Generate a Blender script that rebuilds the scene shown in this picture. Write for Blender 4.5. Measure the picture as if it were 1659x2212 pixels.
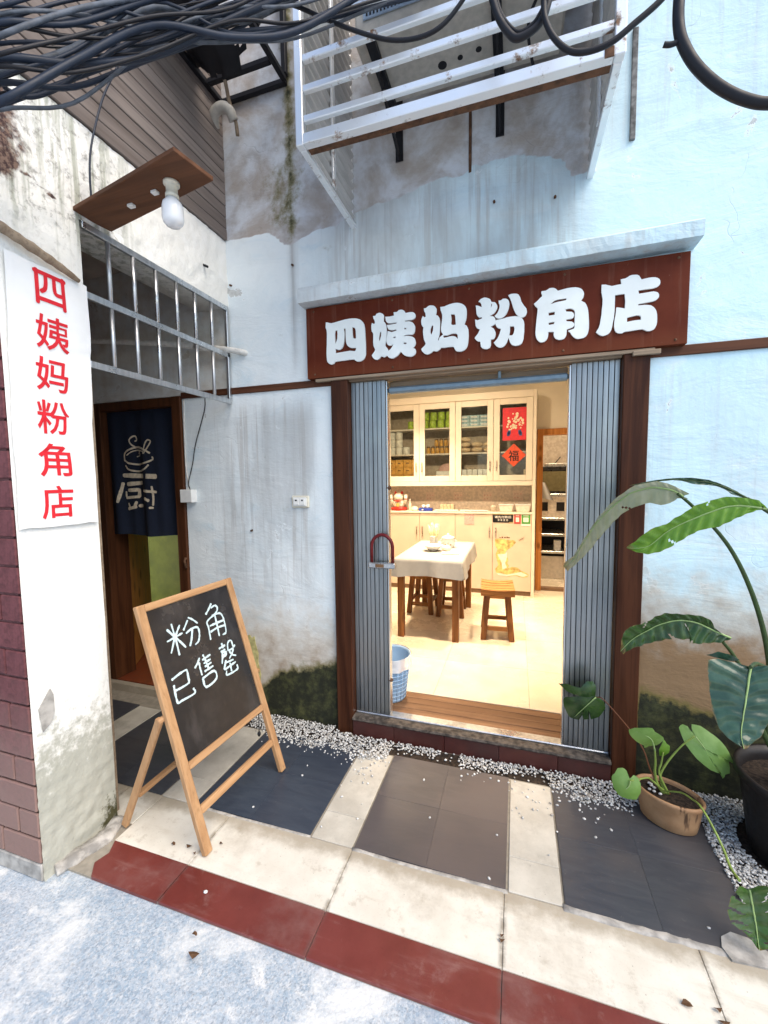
import bpy, bmesh, math, random
from mathutils import Vector, Matrix, noise
random.seed(7)
sc = bpy.context.scene
for _o in list(bpy.data.objects):
    bpy.data.objects.remove(_o)

# ---------------------------------------------------------------- camera
cd = bpy.data.cameras.new('camera'); cam = bpy.data.objects.new('camera', cd)
sc.collection.objects.link(cam); sc.camera = cam
cd.sensor_fit = 'HORIZONTAL'; cd.sensor_width = 36.0; cd.lens = 36.0 * 896.93 / 1659.0
cd.clip_start = 0.02; cd.clip_end = 500.0
YAW, PITCH, ROLL = 0.30918, -0.07706, -0.01171
def _cam():
    cy, sy = math.cos(YAW), math.sin(YAW); cp, sp = math.cos(PITCH), math.sin(PITCH)
    f = Vector((-sy*cp, cy*cp, sp)); r0 = Vector((cy, sy, 0)); u0 = r0.cross(f)
    r = r0*math.cos(ROLL) + u0*math.sin(ROLL); u = u0*math.cos(ROLL) - r0*math.sin(ROLL)
    m = Matrix((r, u, -f)).transposed().to_4x4(); m.translation = Vector((1.6977, -2.2299, 1.5))
    cam.matrix_world = m
_cam()

# ---------------------------------------------------------------- sky, sun, exposure
SUN_EL = math.radians(50); SUN_AZ = math.radians(118)      # azimuth clockwise from +Y (into the wall)
w = bpy.data.worlds.new('World'); sc.world = w; w.use_nodes = True
_nt = w.node_tree; _bg = _nt.nodes['Background']
_sky = _nt.nodes.new('ShaderNodeTexSky'); _sky.sky_type = 'NISHITA'; _sky.sun_disc = False
_sky.sun_elevation = SUN_EL; _sky.sun_rotation = SUN_AZ; _sky.air_density = 1.0; _sky.dust_density = 1.0; _sky.ozone_density = 1.0
_nt.links.new(_sky.outputs[0], _bg.inputs[0]); _bg.inputs[1].default_value = 0.105
sd = bpy.data.lights.new('sun', 'SUN'); sd.energy = 1.5; sd.angle = math.radians(48); sd.color = (1.0, 0.88, 0.72)
sun = bpy.data.objects.new('sun', sd); sc.collection.objects.link(sun)
_d = Vector((math.sin(SUN_AZ)*math.cos(SUN_EL), math.cos(SUN_AZ)*math.cos(SUN_EL), math.sin(SUN_EL)))
sun.rotation_euler = (-_d).to_track_quat('-Z', 'Y').to_euler(); sun.location = (6, -6, 9)
vs = sc.view_settings; vs.view_transform = 'Standard'; vs.look = 'None'; vs.exposure = 1.4; vs.gamma = 1.0
vs.use_curve_mapping = False
sc.cycles.max_bounces = 7; sc.cycles.diffuse_bounces = 4; sc.cycles.glossy_bounces = 3; sc.cycles.transparent_max_bounces = 12
sc.cycles.use_denoising = True

# ---------------------------------------------------------------- measured outlines (metres)
SIGN = [[[[(0.678,2.376),(0.689,2.374),(0.698,2.37),(0.711,2.367),(0.727,2.368),(0.747,2.371),(0.77,2.374),(0.793,2.377),(0.817,2.378),(0.838,2.377),(0.855,2.375),(0.868,2.371),(0.88,2.366),(0.89,2.358),(0.897,2.35),(0.903,2.34),(0.905,2.33),(0.907,2.318),(0.908,2.301),(0.909,2.281),(0.91,2.255),(0.911,2.23),(0.911,2.212),(0.911,2.196),(0.911,2.182),(0.908,2.17),(0.904,2.161),(0.898,2.154),(0.889,2.149),(0.879,2.146),(0.869,2.146),(0.86,2.147),(0.854,2.15),(0.849,2.153),(0.844,2.159),(0.828,2.16),(0.808,2.16),(0.789,2.159),(0.77,2.159),(0.729,2.158),(0.725,2.15),(0.72,2.147),(0.713,2.145),(0.707,2.145),(0.7,2.147),(0.692,2.151),(0.686,2.157),(0.682,2.163),(0.68,2.171),(0.679,2.185),(0.678,2.203),(0.679,2.227),(0.681,2.255),(0.682,2.286),(0.683,2.313),(0.682,2.327),(0.681,2.334),(0.678,2.341),(0.676,2.349)],[(0.734,2.325),(0.746,2.325),(0.747,2.306),(0.746,2.294),(0.745,2.282),(0.742,2.272),(0.738,2.263),(0.732,2.253),(0.731,2.284),(0.731,2.299),(0.731,2.311)],[(0.784,2.33),(0.795,2.329),(0.795,2.304),(0.795,2.287),(0.796,2.27),(0.797,2.256),(0.8,2.246),(0.805,2.237),(0.811,2.231),(0.818,2.226),(0.828,2.222),(0.855,2.22),(0.854,2.209),(0.851,2.205),(0.846,2.203),(0.835,2.205),(0.82,2.208),(0.803,2.207),(0.782,2.206),(0.733,2.203),(0.733,2.227),(0.748,2.22),(0.756,2.22),(0.763,2.221),(0.77,2.225),(0.775,2.231),(0.779,2.239),(0.783,2.251),(0.785,2.267),(0.787,2.285),(0.788,2.301),(0.787,2.315)],[(0.834,2.332),(0.845,2.328),(0.849,2.325),(0.852,2.321),(0.854,2.314),(0.855,2.304),(0.856,2.27),(0.848,2.269),(0.839,2.274),(0.837,2.281),(0.836,2.293)]]],[[[(0.955,2.374),(0.969,2.374),(0.971,2.378),(0.974,2.383),(0.981,2.385),(0.989,2.387),(0.996,2.386),(1.003,2.383),(1.009,2.379),(1.014,2.374),(1.016,2.368),(1.016,2.361),(1.015,2.35),(1.014,2.34),(1.018,2.336),(1.022,2.333),(1.025,2.326),(1.028,2.317),(1.03,2.304),(1.03,2.29),(1.03,2.274),(1.029,2.257),(1.027,2.243),(1.024,2.231),(1.022,2.222),(1.022,2.213),(1.027,2.206),(1.033,2.199),(1.037,2.191),(1.039,2.183),(1.038,2.164),(1.029,2.161),(1.024,2.157),(1.018,2.154),(1.011,2.155),(1.006,2.157),(0.999,2.161),(0.991,2.152),(0.985,2.148),(0.978,2.145),(0.971,2.145),(0.964,2.147),(0.957,2.152),(0.951,2.159),(0.945,2.171),(0.957,2.185),(0.962,2.191),(0.965,2.198),(0.962,2.206),(0.957,2.215),(0.955,2.225),(0.954,2.239),(0.955,2.261),(0.955,2.282),(0.952,2.289),(0.948,2.293),(0.946,2.301),(0.945,2.31),(0.945,2.319),(0.945,2.327),(0.949,2.34),(0.957,2.334),(0.966,2.335),(0.964,2.349),(0.961,2.355),(0.958,2.36)],[(0.994,2.288),(1.0,2.286),(0.999,2.267),(0.992,2.242),(0.988,2.245),(0.987,2.254),(0.988,2.265)]],[[(1.024,2.362),(1.049,2.36),(1.072,2.362),(1.07,2.379),(1.088,2.378),(1.093,2.382),(1.098,2.386),(1.107,2.387),(1.116,2.386),(1.122,2.383),(1.128,2.379),(1.135,2.367),(1.153,2.368),(1.162,2.368),(1.171,2.367),(1.178,2.364),(1.184,2.359),(1.187,2.353),(1.188,2.346),(1.186,2.339),(1.182,2.334),(1.177,2.331),(1.169,2.329),(1.131,2.329),(1.131,2.324),(1.153,2.323),(1.162,2.32),(1.17,2.316),(1.177,2.309),(1.182,2.301),(1.185,2.293),(1.185,2.285),(1.184,2.275),(1.182,2.266),(1.178,2.259),(1.172,2.254),(1.163,2.254),(1.153,2.256),(1.14,2.256),(1.128,2.255),(1.123,2.251),(1.146,2.25),(1.156,2.248),(1.166,2.245),(1.175,2.24),(1.182,2.234),(1.186,2.224),(1.188,2.213),(1.187,2.203),(1.183,2.195),(1.173,2.186),(1.185,2.18),(1.188,2.173),(1.189,2.165),(1.187,2.157),(1.183,2.151),(1.175,2.146),(1.166,2.143),(1.157,2.143),(1.148,2.145),(1.138,2.148),(1.128,2.153),(1.12,2.159),(1.114,2.166),(1.107,2.174),(1.093,2.158),(1.084,2.152),(1.075,2.147),(1.066,2.144),(1.057,2.144),(1.049,2.146),(1.041,2.15),(1.031,2.161),(1.039,2.183),(1.046,2.189),(1.054,2.195),(1.069,2.217),(1.058,2.211),(1.051,2.211),(1.044,2.212),(1.038,2.215),(1.033,2.22),(1.03,2.227),(1.028,2.236),(1.029,2.247),(1.032,2.26),(1.036,2.288),(1.059,2.279),(1.085,2.284),(1.083,2.29),(1.059,2.289),(1.049,2.292),(1.041,2.295),(1.037,2.302),(1.034,2.309),(1.033,2.319),(1.048,2.318),(1.085,2.32),(1.086,2.326),(1.059,2.325),(1.048,2.326),(1.038,2.328),(1.032,2.333),(1.027,2.34)],[(1.126,2.289),(1.13,2.295),(1.137,2.289),(1.14,2.285),(1.129,2.286)],[(1.065,2.253),(1.081,2.254),(1.081,2.249),(1.071,2.246)],[(1.12,2.216),(1.128,2.219),(1.14,2.216),(1.14,2.212),(1.13,2.209)]]],[[[(1.232,2.377),(1.244,2.378),(1.249,2.382),(1.255,2.386),(1.263,2.388),(1.273,2.387),(1.281,2.385),(1.289,2.38),(1.294,2.374),(1.298,2.367),(1.298,2.357),(1.297,2.348),(1.294,2.337),(1.305,2.332),(1.309,2.326),(1.313,2.319),(1.315,2.308),(1.316,2.294),(1.315,2.274),(1.314,2.253),(1.313,2.24),(1.31,2.23),(1.304,2.212),(1.312,2.206),(1.318,2.199),(1.323,2.191),(1.324,2.182),(1.322,2.173),(1.317,2.166),(1.31,2.161),(1.303,2.157),(1.296,2.156),(1.288,2.158),(1.281,2.16),(1.276,2.156),(1.27,2.151),(1.261,2.147),(1.25,2.145),(1.242,2.147),(1.234,2.151),(1.227,2.158),(1.221,2.165),(1.217,2.176),(1.232,2.188),(1.238,2.194),(1.241,2.201),(1.237,2.21),(1.232,2.221),(1.23,2.233),(1.228,2.246),(1.227,2.261),(1.228,2.274),(1.229,2.279),(1.23,2.282),(1.226,2.287),(1.222,2.292),(1.219,2.3),(1.218,2.31),(1.218,2.319),(1.22,2.327),(1.227,2.341),(1.233,2.333),(1.242,2.335),(1.24,2.352),(1.237,2.358),(1.234,2.363)],[(1.274,2.288),(1.281,2.286),(1.279,2.261),(1.271,2.242),(1.266,2.252),(1.266,2.262),(1.267,2.273)]],[[(1.317,2.373),(1.339,2.373),(1.351,2.377),(1.363,2.38),(1.377,2.382),(1.391,2.383),(1.404,2.382),(1.415,2.379),(1.426,2.374),(1.436,2.367),(1.443,2.359),(1.448,2.349),(1.45,2.336),(1.45,2.322),(1.449,2.306),(1.446,2.292),(1.438,2.273),(1.45,2.265),(1.454,2.257),(1.458,2.247),(1.459,2.233),(1.46,2.216),(1.459,2.197),(1.457,2.179),(1.454,2.166),(1.449,2.157),(1.442,2.149),(1.433,2.145),(1.423,2.142),(1.412,2.143),(1.403,2.145),(1.395,2.15),(1.384,2.17),(1.356,2.171),(1.343,2.17),(1.331,2.17),(1.323,2.172),(1.317,2.177),(1.312,2.185),(1.309,2.195),(1.309,2.209),(1.313,2.223),(1.331,2.236),(1.323,2.249),(1.321,2.26),(1.321,2.273),(1.323,2.286),(1.325,2.3),(1.327,2.317),(1.327,2.334),(1.323,2.346),(1.319,2.356)],[(1.371,2.331),(1.389,2.329),(1.393,2.316),(1.396,2.277),(1.382,2.276),(1.372,2.281),(1.374,2.308)],[(1.333,2.231),(1.353,2.229),(1.363,2.232),(1.374,2.235),(1.385,2.235),(1.395,2.234),(1.401,2.231),(1.405,2.225),(1.406,2.205),(1.398,2.215),(1.392,2.219),(1.384,2.222),(1.374,2.223),(1.363,2.222),(1.35,2.22),(1.339,2.219),(1.333,2.222)]]],[[[(1.507,2.374),(1.517,2.384),(1.525,2.387),(1.534,2.389),(1.542,2.388),(1.55,2.385),(1.558,2.381),(1.564,2.376),(1.57,2.363),(1.584,2.361),(1.589,2.357),(1.593,2.351),(1.597,2.343),(1.598,2.336),(1.596,2.328),(1.592,2.32),(1.587,2.313),(1.581,2.307),(1.572,2.303),(1.564,2.3),(1.563,2.297),(1.577,2.295),(1.583,2.29),(1.587,2.284),(1.59,2.276),(1.591,2.267),(1.59,2.261),(1.586,2.255),(1.566,2.247),(1.581,2.236),(1.586,2.227),(1.59,2.218),(1.591,2.21),(1.59,2.202),(1.587,2.193),(1.582,2.186),(1.568,2.185),(1.569,2.161),(1.567,2.152),(1.564,2.146),(1.557,2.143),(1.549,2.141),(1.541,2.142),(1.534,2.144),(1.526,2.149),(1.52,2.156),(1.517,2.181),(1.505,2.183),(1.498,2.189),(1.493,2.196),(1.49,2.2),(1.491,2.204),(1.498,2.212),(1.506,2.221),(1.515,2.24),(1.504,2.245),(1.499,2.25),(1.494,2.259),(1.491,2.29),(1.504,2.285),(1.524,2.291),(1.524,2.298),(1.511,2.297),(1.501,2.309),(1.498,2.318),(1.497,2.329),(1.494,2.357),(1.506,2.354),(1.523,2.345),(1.521,2.359),(1.518,2.366),(1.514,2.371)],[(1.569,2.356),(1.573,2.356),(1.572,2.347),(1.567,2.335)]],[[(1.603,2.365),(1.615,2.365),(1.618,2.368),(1.623,2.371),(1.629,2.371),(1.636,2.37),(1.643,2.367),(1.649,2.361),(1.652,2.354),(1.654,2.344),(1.653,2.334),(1.651,2.322),(1.646,2.309),(1.64,2.297),(1.632,2.289),(1.623,2.283),(1.615,2.28),(1.607,2.28),(1.6,2.282),(1.594,2.285),(1.585,2.295),(1.597,2.306),(1.602,2.315),(1.606,2.325),(1.608,2.335),(1.608,2.344),(1.606,2.35),(1.604,2.354)]],[[(1.648,2.384),(1.661,2.388),(1.671,2.388),(1.68,2.387),(1.688,2.385),(1.695,2.381),(1.699,2.374),(1.703,2.367),(1.706,2.357),(1.709,2.346),(1.715,2.336),(1.721,2.326),(1.727,2.318),(1.732,2.311),(1.734,2.303),(1.735,2.295),(1.733,2.287),(1.729,2.279),(1.724,2.275),(1.717,2.272),(1.709,2.273),(1.701,2.277),(1.693,2.283),(1.686,2.291),(1.68,2.302),(1.675,2.314),(1.67,2.328),(1.666,2.343),(1.662,2.355),(1.658,2.366)]],[[(1.593,2.275),(1.617,2.276),(1.63,2.278),(1.643,2.281),(1.656,2.282),(1.669,2.282),(1.68,2.282),(1.691,2.28),(1.701,2.277),(1.71,2.271),(1.717,2.262),(1.722,2.251),(1.724,2.239),(1.724,2.225),(1.724,2.206),(1.722,2.186),(1.721,2.172),(1.718,2.161),(1.714,2.152),(1.707,2.146),(1.697,2.143),(1.686,2.142),(1.678,2.144),(1.67,2.147),(1.664,2.153),(1.659,2.161),(1.652,2.185),(1.644,2.162),(1.638,2.153),(1.631,2.146),(1.623,2.142),(1.613,2.141),(1.604,2.144),(1.595,2.15),(1.582,2.168),(1.598,2.184),(1.604,2.195),(1.609,2.206),(1.616,2.23),(1.603,2.235),(1.597,2.24),(1.593,2.247),(1.59,2.255),(1.589,2.263)],[(1.658,2.237),(1.676,2.235),(1.679,2.224),(1.678,2.214),(1.676,2.205),(1.673,2.198),(1.668,2.193),(1.655,2.194),(1.658,2.213)]]],[[[(1.799,2.381),(1.817,2.381),(1.826,2.385),(1.834,2.39),(1.843,2.39),(1.851,2.389),(1.858,2.386),(1.864,2.381),(1.871,2.373),(1.897,2.377),(1.914,2.379),(1.93,2.379),(1.946,2.378),(1.959,2.374),(1.969,2.369),(1.975,2.363),(1.98,2.355),(1.983,2.345),(1.982,2.335),(1.98,2.327),(1.971,2.315),(1.988,2.303),(1.994,2.293),(1.999,2.28),(2.002,2.266),(2.004,2.249),(2.006,2.226),(2.007,2.203),(2.007,2.187),(2.005,2.173),(2.002,2.162),(1.996,2.153),(1.987,2.147),(1.975,2.145),(1.964,2.144),(1.953,2.147),(1.944,2.154),(1.937,2.162),(1.932,2.169),(1.929,2.176),(1.918,2.186),(1.938,2.191),(1.943,2.193),(1.946,2.199),(1.946,2.215),(1.946,2.234),(1.946,2.253),(1.946,2.268),(1.943,2.276),(1.939,2.28),(1.933,2.283),(1.925,2.286),(1.905,2.286),(1.909,2.274),(1.932,2.27),(1.939,2.265),(1.942,2.259),(1.943,2.252),(1.941,2.246),(1.939,2.242),(1.933,2.239),(1.909,2.238),(1.911,2.23),(1.933,2.226),(1.94,2.221),(1.944,2.216),(1.945,2.21),(1.943,2.205),(1.94,2.201),(1.934,2.198),(1.913,2.193),(1.912,2.168),(1.908,2.159),(1.902,2.152),(1.891,2.149),(1.88,2.149),(1.87,2.153),(1.863,2.158),(1.858,2.166),(1.856,2.175),(1.857,2.188),(1.833,2.191),(1.832,2.173),(1.83,2.164),(1.825,2.155),(1.816,2.148),(1.806,2.146),(1.797,2.147),(1.789,2.153),(1.783,2.161),(1.778,2.172),(1.776,2.182),(1.775,2.196),(1.776,2.218),(1.778,2.243),(1.78,2.266),(1.782,2.286),(1.783,2.297),(1.783,2.305),(1.778,2.311),(1.773,2.316),(1.766,2.328),(1.778,2.337),(1.786,2.344),(1.793,2.351),(1.803,2.359),(1.798,2.373)],[(1.832,2.279),(1.859,2.28),(1.859,2.266),(1.833,2.265)],[(1.833,2.233),(1.859,2.234),(1.856,2.224),(1.834,2.222)],[(1.839,2.317),(1.856,2.33),(1.869,2.333),(1.883,2.334),(1.907,2.334),(1.91,2.33),(1.904,2.325),(1.889,2.324),(1.873,2.323),(1.858,2.321),(1.847,2.318)]]],[[[(2.055,2.373),(2.072,2.371),(2.084,2.366),(2.097,2.361),(2.107,2.362),(2.117,2.363),(2.135,2.364),(2.132,2.385),(2.15,2.386),(2.159,2.39),(2.167,2.395),(2.177,2.397),(2.187,2.396),(2.196,2.395),(2.204,2.39),(2.214,2.372),(2.241,2.375),(2.255,2.375),(2.267,2.373),(2.276,2.369),(2.282,2.364),(2.286,2.357),(2.287,2.349),(2.286,2.341),(2.281,2.335),(2.275,2.331),(2.262,2.328),(2.203,2.327),(2.206,2.312),(2.236,2.313),(2.25,2.314),(2.262,2.314),(2.272,2.311),(2.279,2.307),(2.283,2.3),(2.284,2.293),(2.283,2.286),(2.278,2.28),(2.272,2.275),(2.26,2.272),(2.204,2.268),(2.205,2.262),(2.231,2.261),(2.243,2.259),(2.254,2.256),(2.264,2.248),(2.271,2.239),(2.276,2.228),(2.279,2.214),(2.28,2.198),(2.28,2.181),(2.278,2.168),(2.274,2.158),(2.269,2.151),(2.261,2.148),(2.252,2.146),(2.242,2.147),(2.234,2.152),(2.225,2.157),(2.209,2.157),(2.191,2.156),(2.171,2.155),(2.154,2.154),(2.148,2.151),(2.144,2.149),(2.135,2.149),(2.127,2.151),(2.119,2.157),(2.114,2.166),(2.111,2.181),(2.111,2.198),(2.113,2.217),(2.116,2.235),(2.118,2.265),(2.132,2.262),(2.152,2.256),(2.153,2.29),(2.149,2.32),(2.13,2.32),(2.111,2.32),(2.111,2.28),(2.111,2.258),(2.11,2.236),(2.108,2.216),(2.105,2.199),(2.103,2.183),(2.1,2.169),(2.095,2.159),(2.088,2.152),(2.078,2.148),(2.068,2.146),(2.058,2.148),(2.05,2.153),(2.037,2.165),(2.049,2.187),(2.053,2.202),(2.055,2.22),(2.058,2.242),(2.059,2.265),(2.061,2.288),(2.061,2.31),(2.058,2.326),(2.055,2.341)],[(2.162,2.215),(2.189,2.219),(2.2,2.22),(2.209,2.219),(2.214,2.216),(2.217,2.211),(2.217,2.199),(2.19,2.199),(2.162,2.196)]]]]
BOARD = {'a':[0.527,-0.96,0.0],'ax':[0.0625,0.998,0.0],'n':[0.998,-0.0625,0.0]}
CHALK = [[[(0.1212,0.9206),(0.1219,0.8671)],[(0.1583,0.9031),(0.1264,0.8679)],[(0.0939,0.9047),(0.1199,0.8654)],[(0.08,0.8576),(0.1217,0.8624),(0.1606,0.8666)],[(0.1212,0.865),(0.0838,0.8065)],[(0.1217,0.8624),(0.1204,0.8242),(0.1183,0.7841)],[(0.1235,0.8593),(0.1425,0.8303),(0.1583,0.8034)],[(0.2039,0.9103),(0.1717,0.8775)],[(0.2123,0.9214),(0.2318,0.9062),(0.2521,0.8828)],[(0.1804,0.8594),(0.2057,0.8668),(0.2343,0.8683),(0.2487,0.8594),(0.2468,0.8318),(0.2321,0.8039),(0.2117,0.7952)],[(0.2153,0.8634),(0.1964,0.8224),(0.1813,0.8007)]],[[(0.3616,0.944),(0.3356,0.9206),(0.3147,0.9057)],[(0.3548,0.9256),(0.3813,0.93),(0.3927,0.917),(0.3845,0.9002),(0.3732,0.8941)],[(0.3723,0.8916),(0.3106,0.8711),(0.3082,0.8414),(0.3013,0.7858)],[(0.3476,0.8872),(0.3938,0.8863),(0.4087,0.8677),(0.4106,0.8338),(0.4034,0.7865),(0.3808,0.7808)],[(0.3643,0.8846),(0.3601,0.8262),(0.3566,0.7841)],[(0.3184,0.8459),(0.357,0.8463),(0.4077,0.8458)],[(0.3134,0.8184),(0.3556,0.8237),(0.4053,0.8203)]],[[(0.0535,0.7015),(0.0932,0.7091),(0.1254,0.7114),(0.1335,0.7054),(0.1305,0.6754),(0.1266,0.6555),(0.0937,0.6521),(0.0579,0.6531)],[(0.0544,0.6756),(0.0512,0.6495),(0.0509,0.6035),(0.0712,0.6023),(0.1401,0.6009),(0.1403,0.6225)]],[[(0.2119,0.7296),(0.195,0.7129),(0.1765,0.6999)],[(0.2036,0.7106),(0.2016,0.6876),(0.2015,0.6565)],[(0.2348,0.7354),(0.2416,0.7007),(0.2453,0.666)],[(0.2262,0.7161),(0.2724,0.7214)],[(0.228,0.6989),(0.2668,0.7017)],[(0.2288,0.6833),(0.2661,0.6864)],[(0.2203,0.6643),(0.2709,0.6676)],[(0.1988,0.6402),(0.2693,0.6451),(0.2703,0.6072),(0.2041,0.5979),(0.1988,0.6402)]],[[(0.3347,0.7266),(0.3736,0.729)],[(0.3572,0.7434),(0.3579,0.7215)],[(0.3402,0.7084),(0.3662,0.7102)],[(0.3451,0.7024),(0.3685,0.6971),(0.361,0.6825),(0.3402,0.6803),(0.3274,0.6564)],[(0.3442,0.7001),(0.3377,0.6787)],[(0.3453,0.6889),(0.3628,0.6899)],[(0.382,0.6985),(0.3934,0.7323),(0.4179,0.7369),(0.4202,0.7041),(0.4327,0.7062)],[(0.3868,0.6965),(0.4147,0.6951),(0.4017,0.6769),(0.3782,0.6605)],[(0.3882,0.6905),(0.4021,0.6685),(0.421,0.658)],[(0.352,0.6594),(0.3284,0.6268)],[(0.3413,0.6505),(0.3969,0.6459)],[(0.3306,0.6232),(0.4058,0.6298)],[(0.3711,0.6378),(0.3679,0.6013)],[(0.3372,0.6123),(0.3357,0.5943),(0.4045,0.5933),(0.4105,0.6127)]]]
CURTAIN = [(0.0055,[(-0.86,1.791),(-0.843,1.8),(-0.851,1.824),(-0.876,1.825),(-0.903,1.802),(-0.893,1.772),(-0.856,1.747)]),(0.0061,[(-0.954,1.657),(-0.95,1.706),(-0.909,1.734),(-0.844,1.749),(-0.775,1.734),(-0.718,1.704)]),(0.0039,[(-0.931,1.695),(-0.884,1.721),(-0.832,1.728),(-0.783,1.718)]),(0.0061,[(-0.947,1.657),(-0.916,1.639),(-0.84,1.629),(-0.764,1.637),(-0.694,1.66),(-0.699,1.677)]),(0.0061,[(-0.946,1.622),(-0.919,1.594),(-0.843,1.581),(-0.767,1.594),(-0.73,1.622)]),(0.005,[(-0.774,1.703),(-0.755,1.762),(-0.734,1.793),(-0.712,1.79),(-0.71,1.775),(-0.765,1.703)]),(0.0033,[(-0.827,1.722),(-0.811,1.719),(-0.828,1.705),(-0.809,1.699)]),(0.0039,[(-0.849,1.683),(-0.813,1.69)]),(0.0155,[(-0.965,1.554),(-0.671,1.542)]),(0.0144,[(-0.937,1.491),(-0.805,1.501)]),(0.0111,[(-0.974,1.498),(-0.99,1.439),(-1.013,1.366)]),(0.0122,[(-0.931,1.448),(-0.85,1.451)]),(0.0122,[(-0.847,1.451),(-0.85,1.404)]),(0.0061,[(-0.954,1.438),(-0.954,1.399)]),(0.01,[(-0.951,1.394),(-0.85,1.403)]),(0.0066,[(-0.938,1.354),(-0.93,1.329)]),(0.0105,[(-0.872,1.364),(-0.888,1.329)]),(0.0105,[(-0.941,1.316),(-0.875,1.33)]),(0.0111,[(-0.852,1.337),(-0.82,1.339)]),(0.0089,[(-0.777,1.444),(-0.672,1.435)]),(0.0078,[(-0.708,1.472),(-0.699,1.404),(-0.703,1.345)]),(0.0105,[(-0.766,1.391),(-0.732,1.376)]),(0.0078,[(-0.726,1.326),(-0.704,1.326)])]
CABLES = [(0.0065,[(0.184,-1.36,2.733),(0.307,-1.36,2.624),(0.312,-1.348,2.613),(0.326,-1.325,2.611),(0.343,-1.302,2.621),(0.364,-1.277,2.645),(0.388,-1.251,2.678),(0.426,-1.215,2.737),(0.468,-1.176,2.798),(0.501,-1.147,2.842),(0.596,-1.069,2.94),(0.781,-0.933,3.069),(0.993,-0.798,3.236)]),(0.007,[(0.731,-0.78,3.313),(0.928,-0.78,3.188),(1.022,-0.78,3.123),(1.135,-0.78,3.048),(1.265,-0.78,2.975),(1.368,-0.78,2.948),(1.449,-0.78,2.959),(1.516,-0.78,3.013),(1.563,-0.78,3.075)]),(0.011,[(1.596,-0.8,3.034),(1.61,-0.8,2.961),(1.629,-0.8,2.904),(1.656,-0.8,2.857),(1.683,-0.8,2.832),(1.726,-0.8,2.84),(1.755,-0.8,2.864),(1.771,-0.8,2.908),(1.782,-0.8,2.978)]),(0.006,[(1.605,-0.79,3.041),(1.621,-0.79,2.968),(1.637,-0.79,2.92),(1.664,-0.79,2.877),(1.691,-0.79,2.856),(1.726,-0.79,2.866),(1.747,-0.79,2.889),(1.767,-0.79,2.928),(1.776,-0.79,2.99)]),(0.0085,[(1.752,-0.82,2.967),(1.756,-0.82,2.893),(1.76,-0.82,2.843),(1.784,-0.82,2.786),(1.826,-0.82,2.737),(1.874,-0.82,2.719),(1.936,-0.82,2.724),(1.995,-0.82,2.756),(2.056,-0.82,2.794),(2.1,-0.82,2.839)]),(0.0125,[(2.05,-1.0,2.659),(2.047,-1.0,2.616),(2.048,-1.0,2.568),(2.057,-1.0,2.525),(2.083,-1.0,2.47),(2.122,-1.0,2.418),(2.162,-1.0,2.38),(2.199,-1.0,2.355),(2.23,-1.0,2.342),(2.289,-1.0,2.329)]),(0.006,[(2.055,-1.0,2.528),(2.043,-1.0,2.524),(2.031,-1.0,2.524),(2.019,-1.0,2.528)])]
LAMPWIRE = [(0.06,-0.748,3.273),(0.06,-0.773,3.217),(0.06,-0.828,3.084),(0.06,-0.869,2.949),(0.06,-0.899,2.826),(0.06,-0.909,2.729),(0.06,-0.909,2.633)]
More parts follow.
